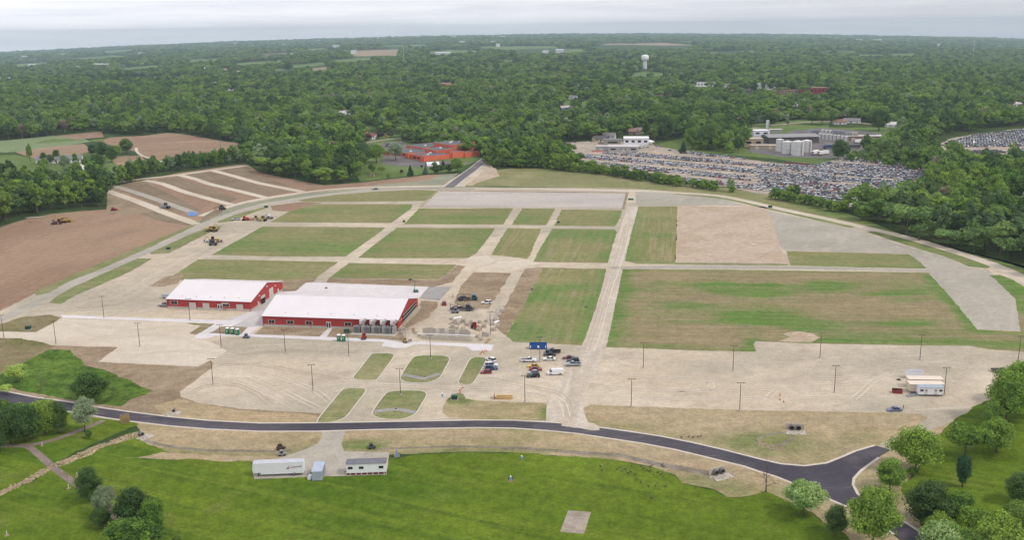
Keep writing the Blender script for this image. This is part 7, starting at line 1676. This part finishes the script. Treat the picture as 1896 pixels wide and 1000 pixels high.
# heaps
def heap(px, py, w, l, h, m, label, seed, name='sand_heap', cat='heap'):
    rd = random.Random(seed); vs = []; fs = []; n = 22; K = 7
    for k in range(K):
        t = k / (K - 1)
        for i in range(n):
            a = 2 * math.pi * i / n; q = (1 - t) * (1 + .18 * mnoise.noise(Vector((math.cos(a) * 1.5, math.sin(a) * 1.5, seed + t))))
            vs.append((w / 2 * q * math.cos(a), l / 2 * q * math.sin(a), h * (1 - (1 - t) ** 1.3) * 1.0 if t else -.05))
    for k in range(K - 1):
        for i in range(n): fs.append((k * n + i, k * n + (i + 1) % n, (k + 1) * n + (i + 1) % n, (k + 1) * n + i))
    o = MB().add(vs, fs).build(name, m, smooth=True); o.location = at(px, py); tag(o, label, cat); return o
heap(888, 583, 13, 9, 1.8, m_gravel, 'pale sand heap between the dark truck and the light pole', 1); heap(406, 385, 9, 5, 2.2, m_plot, 'brown soil heap beside the curved gravel road', 2)
heap(1210, 284, 16, 9, 3, m_sand, 'tan sand heap behind the salvage car rows', 3); heap(1478, 620, 12, 8, 1.3, m_sand, 'low sand heap at the lower edge of the big field', 4)
heap(64, 411.5, 18, 4, 2.0, m_soil, 'soil bank with felled logs at the wood edge', 5)
# blue tarp
W = [at(*p) for p in [(345,396.5),(352,392),(364,393),(368,397),(358,401),(347,400.5)]]; O = W[0]; c = sum(W, Vector()) / len(W)
vs = []; fs = []; n = len(W); rd = random.Random(2)
for k, q in enumerate((1.0, .7, .4, .15)):
    for p in W: v = c + (p - c) * q - O; vs.append((v.x + rd.uniform(-.4, .4), v.y + rd.uniform(-.4, .4), .05 + .25 * k + rd.uniform(0, .25)))
for k in range(3):
    for i in range(n): fs.append((k * n + i, k * n + (i + 1) % n, (k + 1) * n + (i + 1) % n, (k + 1) * n + i))
fs.append(tuple(range(3 * n, 4 * n))); o = MB().add(vs, fs).build('tarpaulin', pmat('tarp_blue', (96, 136, 190), rough=.5, var=.12)); o.location = O; tag(o, 'bright blue tarpaulin spread on the gravel by the soil plots', 'tarpaulin')
# manhole covers and small dark boxes
for k, (a, b, lb) in enumerate([(786,700,'round dark cover on the upper island path'),(733.5,759.5,'round rusty cover on the lower island path'),(1664,704,'dark flat plate left of the enclosed trailer'),(604,534,'dark cover on the white slab'),(985,536,'small dark box in the striped field'),(1085,569,'small dark inlet in the striped field')]):
    r = empty('inlet_cover', at(a, b) + Vector((0, 0, .12))); MB().cyl((0, 0, 0), (0, 0, .25), .75, .6, 14).build('ring', m_found if k < 2 else m_dgrey, r); MB().cyl((0, 0, .25), (0, 0, .31), .5, n=14).build('lid', m_dgrey, r); tag(r, lb, 'drain cover')
# people
def person(px, py, deg, shirt, trousers, label, arm=0.3):
    g = at(px, py); r = empty('person', g, R(deg))
    J = [(0, 0, .95), (0, 0, 1.2), (0, 0, 1.43), (0, 0, 1.52), (0, 0, 1.64), (0, 0, 1.75), (.19, 0, 1.40), (.25, .03, 1.12), (.24, .03 + arm * .5, .88), (-.19, 0, 1.40), (-.25, .03, 1.12), (-.24, .05, .86), (.1, 0, .88), (.11, .08, .48), (.11, .0, .06), (.11, .14, .03), (-.1, 0, .88), (-.11, -.06, .48), (-.11, -.14, .06), (-.11, 0, .03)]
    E = [(0, 1), (1, 2), (2, 3), (3, 4), (4, 5), (2, 6), (6, 7), (7, 8), (2, 9), (9, 10), (10, 11), (0, 12), (12, 13), (13, 14), (14, 15), (0, 16), (16, 17), (17, 18), (18, 19)]
    RR = [.15, .15, .15, .06, .11, .08, .07, .05, .04, .07, .05, .04, .1, .07, .045, .04, .1, .07, .045, .04]
    me = bpy.data.meshes.new('person_body'); me.from_pydata(J, E, []); o = link('body', me, None, r)
    sk = o.modifiers.new('skin', 'SKIN'); o.modifiers.new('smooth', 'SUBSURF').levels = 1
    for i, v in enumerate(me.skin_vertices[0].data if me.skin_vertices else []): v.radius = (RR[i], RR[i])
    if not me.skin_vertices:
        pass
    else: me.skin_vertices[0].data[0].use_root = True
    t = NT('person_clothes_' + label[:8]); tc_ = t.n('ShaderNodeTexCoord'); sx_ = t.n('ShaderNodeSeparateXYZ'); t.l(tc_.outputs['Object'], sx_.inputs[0])
    c1 = t.mix(t.rng(sx_.outputs[2], .92, .94), lin(trousers), lin(shirt)); c2 = t.mix(t.rng(sx_.outputs[2], 1.50, 1.51), c1, lin((206, 160, 132))); t.l(c2, t.b.inputs['Base Color']); me.materials.append(t.m)
    MB().cyl((0, 0, 1.70), (0, 0, 1.80), .125, .06, 10).build('helmet', m_white, r); tag(r, label, 'person'); return r
person(757.5, 635.5, 20, (60, 64, 84), (40, 44, 60), 'person in dark clothes on the pavement by the barn, left of the pair'); person(761, 634.5, 200, (84, 88, 110), (34, 36, 46), 'person in grey shirt on the pavement by the barn, right of the pair')
person(1672.5, 757, 90, (200, 190, 90), (50, 50, 56), 'person in yellowish vest standing behind the blue grey sedan'); person(838.5, 552, 0, (170, 180, 90), (60, 60, 66), 'person in yellow green vest by the crushed stone')
# birds on the lawn
def bird():
    r = empty('goose', (0, 0, 0)); b = MB(); lathe_ = []
    n = 10; pr = [(-.42, .02), (-.3, .13), (-.05, .2), (.2, .17), (.36, .07), (.44, .02)]; vs = []; fs = []
    for x, q in pr:
        for i in range(n): a = 2 * math.pi * i / n; vs.append((x, q * .8 * math.cos(a), .42 + q * math.sin(a)))
    for k in range(len(pr) - 1):
        for i in range(n): fs.append((k * n + i, k * n + (i + 1) % n, (k + 1) * n + (i + 1) % n, (k + 1) * n + i))
    b.add(vs, fs); b.cyl((.34, 0, .48), (.50, 0, .85), .07, .045, 8); b.cyl((.48, 0, .86), (.66, 0, .84), .065, .02, 8); b.cyl((0, .08, 0), (0, .08, .3), .02, n=5); b.cyl((0, -.08, 0), (0, -.08, .3), .02, n=5)
    b.build('body', pmat('goose_brown', (96, 84, 72), var=.2, scale=3), r, smooth=True); return r
b0 = bird(); rd = random.Random(12)
GP = [(1112,866),(1115,873),(1148,868),(1152,874),(1158,871),(1163,879),(1170,865),(1176,881),(1180,889),(1187,866),(1192,870),(1198,872),(1203,874),(1201,903),(1210,880),(1218,877),(1224,881),(1228,885),(1232,903),(1214,902),(1187,896),(1168,876),(1142,872),(1205,866),(1226,863),(1228,866),(1262,812),(1275,811),(1283,812),(1292,811),(1298,810),(1207,925)]
for k, (a, b) in enumerate(GP):
    o = b0 if k == 0 else dup(b0, (0, 0, 0)); o.location = at(a, b); o.rotation_euler.z = rd.uniform(0, 6.28); tag(o, 'brown goose feeding on the grass near the drainage ditch', 'goose', 'flock of geese beside the ditch')

# pallets of blocks and bundles lying about the building site
def pallet(m):
    r = empty('block_pallet', (0, 0, 0)); b = MB()
    for k in range(3): b.box(0, -.5 + k * .5, 0, 1.3, .12, .12)
    b.box(0, 0, .12, 1.3, 1.2, .04); b.build('pallet', m_wood, r)
    q = MB()
    for i in range(3):
        for j in range(3): q.box(-.42 + i * .42, -.38 + j * .38, .16, .40, .36, .85 if (i + j) % 3 else .62)
    q.build('blocks', m, r); return r
pb = pallet(m_block); rd = random.Random(31)
for k, (a, b) in enumerate([(836,592),(842,597),(848,601),(858,596),(866,603),(872,597),(878,601),(838,607),(846,609),(858,610),(888,598),(896,606),(900,596),(912,602),(918,594),(924,586),(930,578),(914,612),(922,606),(886,612),(771,618),(776,623),(884,625),(890,630)]):
    o = pb if k == 0 else dup(pb, (0, 0, 0)); o.location = at(a, b); o.rotation_euler.z = rd.uniform(-.6, .6); o.scale = (rd.uniform(.9, 1.5),) * 3
    tag(o, 'pallet of grey blocks among the materials on the building site', 'pallet', 'pallets of blocks on the building site')
for k, (a, b, lb) in enumerate([(845,590,'bundle of white pipes lying behind the building materials'),(918,598,'bundle of white pipes among the rubble right of the light pole'),(905,632,'bundle of timber below the short block wall stub'),(768,612,'bundle of timber behind the barn corner scaffold')]):
    r = empty('pipe_bundle', at(a, b), .5 + k * .4)
    for q in range(4): MB().cyl((-2.6, q * .28, .16 + .1 * (q % 2)), (2.6, q * .28, .16 + .1 * (q % 2)), .14, n=8).build('pipe', m_white if k < 2 else m_wood, r)
    tag(r, lb, 'pipe bundle' if k < 2 else 'timber bundle')
# ================================================================ SALVAGE YARD CARS
def car_paint_mat(island):
    t = NT('yard_car_paint'); src = t.n('ShaderNodeNewGeometry').outputs['Random Per Island'] if island else t.n('ShaderNodeObjectInfo').outputs['Random']
    r = t.n('ShaderNodeValToRGB'); r.color_ramp.interpolation = 'CONSTANT'; e = r.color_ramp.elements
    cs = [(0, (244, 244, 246)), (.30, (206, 208, 214)), (.50, (160, 164, 174)), (.60, (84, 88, 98)), (.70, (40, 42, 52)), (.78, (84, 104, 150)), (.85, (168, 42, 48)), (.91, (104, 116, 118)), (.95, (190, 176, 150))]
    for i, (p, c) in enumerate(cs):
        el = e[i] if i < 2 else e.new(p); el.position = p; el.color = lin(c, 1.15)
    t.l(src, r.inputs[0]); t.l(r.outputs[0], t.b.inputs['Base Color']); t.b.inputs['Roughness'].default_value = .35; return t.m
def yard_car(kind, rd=None):
    """vertices, faces, material index: 0 paint, 1 glass, 2 tyres"""
    L_, W_, H_ = ((4.7, 1.85, 1.45), (4.9, 1.95, 1.75), (5.4, 2.0, 1.8), (4.3, 1.8, 1.5))[kind]; hl = L_ / 2; h1 = H_ * .56; m = MB()
    def slab(prof, w0, w1):
        n = len(prof); zs = [z for _, z in prof]; zm, zM = min(zs), max(zs); f = lambda z: (w0 + (w1 - w0) * (z - zm) / (zM - zm)) / 2
        m.add([(x, -f(z), z) for x, z in prof] + [(x, f(z), z) for x, z in prof], [(i, (i + 1) % n, n + (i + 1) % n, n + i) for i in range(n)] + [tuple(reversed(range(n))), tuple(range(n, 2 * n))])
    rear = (-.45, -.78, -.1, -.62)[kind]
    m.cur = 0; slab([(-hl, .35), (hl, .35), (hl, h1 * .8), (hl * .42, h1 * .95), (-hl * .6, h1), (-hl, h1 * .9)], W_, W_ * .95)
    slab([(hl * rear, H_ - .1), (hl * .06, H_ - .1), (hl * .02, H_), (hl * rear + .06, H_)], W_ * .8, W_ * .74)
    m.cur = 1; slab([(hl * (rear - .24), h1 - .03), (hl * .44, h1 * .92), (hl * .08, H_ - .08), (hl * rear, H_ - .08)], W_ * .93, W_ * .79)
    m.cur = 2
    for x in (-.6, .6): m.box(hl * x, 0, 0, .62, W_ * 1.01, .6)
    return m
yg = pmat('yard_glass', (52, 58, 66), rough=.15, spec=.6)
YM = car_paint_mat(False); YI = car_paint_mat(True)
ymesh = []
for k in range(4):
    me = yard_car(k).mesh('salvage_car'); 
    for q in (YM, yg, m_black): me.materials.append(q)
    ymesh.append(me)
LOT = [(1016,272),(1050,266),(1100,262),(1102,276),(1110,284),(1190,283),(1216,270),(1250,277),(1340,289),(1440,302),(1503,306.5),(1530,301),(1560,292),(1600,291),(1716,314),(1708,343),(1660,357),(1600,372),(1565,383),(1520,379),(1444,365),(1340,344),(1200,328),(1100,301),(1016,284)]
AIS = [[(1015,274),(1060,266),(1100,262),(1102,276),(1112,285),(1092,286),(1050,284)], [(1190,284),(1210,271),(1290,290),(1420,303),(1420,307),(1330,296),(1225,284)]]
rs = random.Random(9); cars = []
ua = at(1150, 286); ub = at(1470, 316); ud = (ub - ua).normalized(); vd = Vector((-ud.y, ud.x, 0)); O = at(1300, 320)
def solid_row(px, py, x, y):
    return True
v = -330.0; row = 0
while v < 330:
    depth = 5.2
    x = -520.0
    shift = 12 * mnoise.noise(Vector((row * .7, 0, 0)))
    gap = 0
    while x < 620:
        if gap > 0: gap -= 1; x += 2.65; continue
        if rs.random() < 0.012: gap = rs.randint(3, 10)
        bend = 10 * math.sin(x / 170.0 + 0.6)
        p = O + ud * x + vd * (v + bend)
        a, b = px_of(p.x, p.y, 0)
        if row % 5 in (3, 4) and (a < 1400 or b < 306): x += 2.65; continue
        if inpoly(a, b, LOT) and not any(inpoly(a, b, P) for P in AIS) and mnoise.noise(Vector((x / 70, row * 1.3, 2))) > -0.55:
            cars.append((p.length, p.x + rs.uniform(-.2, .2), p.y + rs.uniform(-.5, .5), math.atan2(vd.y, vd.x) + 0.55 + rs.uniform(-.06, .06) + (math.pi if row % 2 else 0), rs.randrange(4)))
        x += 2.65 + rs.uniform(-.1, .25)
    row += 1; v += (5.9, 5.9, 9.0, 5.9, 12.0)[row % 5]
# red car hoods in one row, cars on the far lot and beside the office
for (a, b) in [(1052,268),(1064,270),(1112,265),(1118,264.5),(1124,264),(1130,263),(1136,262.5),(1185,274.5),(1192,274),(1199,273.5),(1020,278),(1030,281),(1240,279),(1175,279)]:
    g = at(a, b); cars.append((g.length, g.x, g.y, rs.uniform(0, 6.28), rs.randrange(4)))
LOT2 = [(1744,270.5),(1758,262),(1790,254),(1810,249),(1850,245),(1900,239),(2000,232),(2000,270),(1896,272),(1800,272.5)]
LOT3 = [(1862,282),(1880,277),(1900,276),(1990,276),(1990,292),(1896,287),(1870,287)]
def fill(P, su, sv, ang):
    W = [at(*p) for p in P]; x0 = min(w.x for w in W); x1 = max(w.x for w in W); y0 = min(w.y for w in W); y1 = max(w.y for w in W); y = y0
    while y < y1:
        x = x0
        while x < x1:
            a, b = px_of(x, y, terr(x, y))
            if inpoly(a, b, P) and rs.random() < .93: cars.append((math.hypot(x, y), x + rs.uniform(-.3, .3), y + rs.uniform(-.6, .6), ang + rs.uniform(-.15, .15), rs.randrange(4)))
            x += su
        y += sv
fill(LOT2, 3.0, 6.6, 1.9); fill(LOT3, 3.0, 5.6, 2.4)
print('cars', len(cars))
cars.sort(key=lambda c: c[0]); NI = 255; big = MB()
for i, (dd, x, y, a, k) in enumerate(cars):
    if i < NI:
        o = bpy.data.objects.new('salvage_car', ymesh[k]); COL.objects.link(o); o.location = (x, y, terr(x, y)); o.rotation_euler = (0, 0, a)
        tag(o, ['sedan', 'suv', 'pickup like car', 'hatchback'][k] + ' standing in the rows of the salvage yard behind the hedge', 'car', ['sedans', 'suvs', 'pickup like cars', 'hatchbacks'][k] + ' in the salvage yard rows')
    else:
        m = yard_car(k); c_, s_ = math.cos(a), math.sin(a); z0 = terr(x, y); b = len(big.v)
        big.v += [(x + vx * c_ - vy * s_, y + vx * s_ + vy * c_, z0 + vz) for vx, vy, vz in m.v]; big.f += [tuple(b + q for q in f) for f in m.f]; big.mi += m.mi
o = big.build('salvage_cars', mats=[YI, yg, m_black]); tag(o, 'hundreds of wrecked cars packed in the farther rows of the salvage yards', 'salvage cars', kind='stuff')
for k in range(9):
    a, b = 1454 + 5.4 * k, 302 + .45 * k
    car('hatch', 'red', a, b, 150, 'bright red car in the short red row at the back of the salvage yard', 'row of red cars at the back of the salvage yard', name='salvage_car')
# scrap heaps and trucks near the factory
def box_trailer(px, py, deg, L_, label, m=m_white, group=None):
    r = empty('box_trailer', at(px, py), R(deg)); MB().box(0, 0, 1.1, L_, 2.6, 2.8).build('body', m, r, bevel=.04); MB().box(-L_ / 2 - .03, 0, 1.2, .08, 2.4, 2.6).build('door', m_grey, r)
    for x in (-L_ / 2 + 1.5, -L_ / 2 + 2.8):
        for s_ in (-1, 1): MB().cyl((x, s_ * 1.1 - .15, .5), (x, s_ * 1.1 + .15, .5), .5, n=12).build('wheel', m_black, r)
    for s_ in (-1, 1): MB().box(L_ / 2 - 2.5, s_ * .9, 0, .2, .2, 1.1).build('landing_leg', m_dgrey, r)
    tag(r, label, 'trailer', group); return r
box_trailer(1509, 286, 55, 15, 'white box trailer beside the big white tanks, left of two'); box_trailer(1524, 286.5, 35, 14, 'white box trailer beside the big white tanks, right of two')
box_trailer(1621, 256.5, 20, 13, 'white box trailer backed to the taupe dock building'); box_trailer(1534, 275, 10, 12, 'blue grey trailer in the factory yard', PAINT['blue']); box_trailer(1580, 275, 12, 14, 'dark trailer with white front in the factory yard', m_dgrey); box_trailer(1588, 265, 20, 9, 'white tanker trailer before the tall grey tanks')
boulder_row([(1800,283),(1820,282),(1842,281)], 9, 160, 'dark scrap metal heap in the far salvage yard', 21, 1.0, 3.5, pmat('scrap_dark', (96, 90, 92), var=.4, scale=.3))
boulder_row([(1850,289),(1870,290),(1896,292)], 7, 110, 'dark scrap pile at the right edge of the far salvage yard', 22, 1.0, 3.0, pmat('scrap_dark', (96, 90, 92)))
r = empty('yellow_container', at(1735, 278), .1); MB().box(0, 0, 0, 9, 3, 2.6).build('body', pmat('cont_yellow', (226, 206, 110)), r, bevel=.05); MB().box(0, -1.55, .2, 2.4, .1, 2.2).build('door', m_frame, r); tag(r, 'pale yellow container on the meadow by the far salvage yard', 'container')
# utility poles
def upole(px, py, h, label, bar=True):
    r = empty('utility_pole', at(px, py)); MB().cyl((0, 0, 0), (0, 0, h), .2, .13, 8).build('pole', m_bark, r)
    if bar: MB().box(0, 0, h - 1.0, 2.4, .14, .16).build('crossbar', m_bark, r)
    tag(r, label, 'utility pole'); return r
upole(409, 281, 14, 'wooden utility pole standing in the ploughed field'); upole(1094.5, 266, 14, 'wooden utility pole at the salvage yard fence'); upole(254, 306, 12, 'wooden utility pole beside the small brown field'); upole(22, 330, 15, 'wooden utility pole at the left edge near the pasture'); upole(1213, 262, 12, 'wooden utility pole beside the large tree at the canopies')
# flags at the school
r = empty('flagpole', at(713, 266)); MB().cyl((0, 0, 0), (0, 0, 10), .1, .06, 6).build('pole', m_steel, r); MB().box(1.3, 0, 7.6, 2.4, .05, 1.5).build('flag', pmat('flag_red', (214, 70, 60)), r); tag(r, 'flagpole with red flag in the school car park', 'flagpole')
# felled logs
r = empty('log_pile', at(62, 404), .15)
for k in range(5): MB().cyl((-5 + k * .4, k * .5, .3), (5 + k * .4, k * .5 + .3, .35), .28, .2, 8).build('log', m_bark_pale, r)
tag(r, 'pile of felled logs at the edge of the left wood', 'log pile')
# tyre tracks pressed in the gravel, as shallow ribbons of paler stone
m_track = gmat('tyre_track', (226, 213, 194), contrast=.03)
m_track_d = gmat('tyre_track_dark', (190, 176, 155), contrast=.03)
TR = [([(396,686),(440,690),(500,712),(560,742),(590,756)],0),([(400,682),(450,684),(520,700),(580,722),(610,744)],0),([(380,700),(430,704),(480,722),(530,748)],0),([(350,730),(380,716),(430,712),(470,726),(500,750)],1),([(345,726),(372,712),(420,706),(470,714),(520,740)],0),
 ([(405,676),(480,676),(560,690),(640,704)],1),([(410,668),(500,662),(600,668),(650,676)],0),([(425,660),(520,650),(640,652),(700,650)],1),([(480,725),(560,722),(640,708),(700,712),(800,716),(900,722)],0),([(600,735),(680,714),(790,717),(960,726),(1040,742)],0),([(900,700),(980,716),(1040,732),(1056,770)],1),([(900,705),(985,722),(1036,740),(1050,772)],0),
 ([(1110,660),(1250,668),(1400,672),(1600,672),(1800,684)],0),([(1100,690),(1250,700),(1400,704),(1560,700),(1700,694)],0),([(1090,712),(1200,722),(1350,724),(1500,716),(1620,708)],0),([(1080,730),(1200,738),(1400,738),(1600,736),(1700,748)],0),([(1580,740),(1600,722),(1618,706),(1650,692)],0),([(1770,694),(1810,708),(1840,728)],0),([(1640,668),(1700,674),(1780,676),(1860,690)],0),([(1280,716),(1310,708),(1316,718),(1290,726),(1240,728)],0),([(1420,742),(1440,722),(1500,716)],0),
 ([(130,566),(220,548),(300,500),(380,462),(440,440)],0),([(150,572),(240,556),(330,496),(410,450),(470,424)],1),([(100,572),(180,574),(260,562),(300,566)],0),([(20,575),(120,574),(240,570),(300,574)],0),([(1096,650),(1110,610),(1128,540),(1150,480),(1165,420)],0),([(1086,650),(1104,600),(1122,535),(1144,478),(1158,420)],1),([(120,596),(240,610),(320,604),(390,604)],0),([(110,600),(200,624),(300,620),(380,640)],0),([(240,660),(330,650),(420,658),(500,676)],0)]
for k, (P, d_) in enumerate(TR):
    W = smooth_px(P, False, 6)
    for s_ in (-.95, .95):
        strip('tyre_track', offs(W, s_), .4, m_track_d if d_ else m_track, 14 + (k % 5) + (.5 if s_ > 0 else 0), smooth=False, j=.25)
# ================================================================ AIR
hz = MB().box(0, 5700, -420, 22000, 18000, 420 + 165).build('haze')
hm = bpy.data.materials.new('haze_air'); hm.use_nodes = True; ht = hm.node_tree; ht.nodes.clear()
ho = ht.nodes.new('ShaderNodeOutputMaterial'); hv = ht.nodes.new('ShaderNodeVolumePrincipled')
hv.inputs['Color'].default_value = (0.70, 0.89, 1.0, 1); hv.inputs['Density'].default_value = 0.00006; hv.inputs['Anisotropy'].default_value = 0.0
ht.links.new(hv.outputs[0], ho.inputs['Volume']); hz.data.materials.append(hm)
tag(hz, kind='stuff')
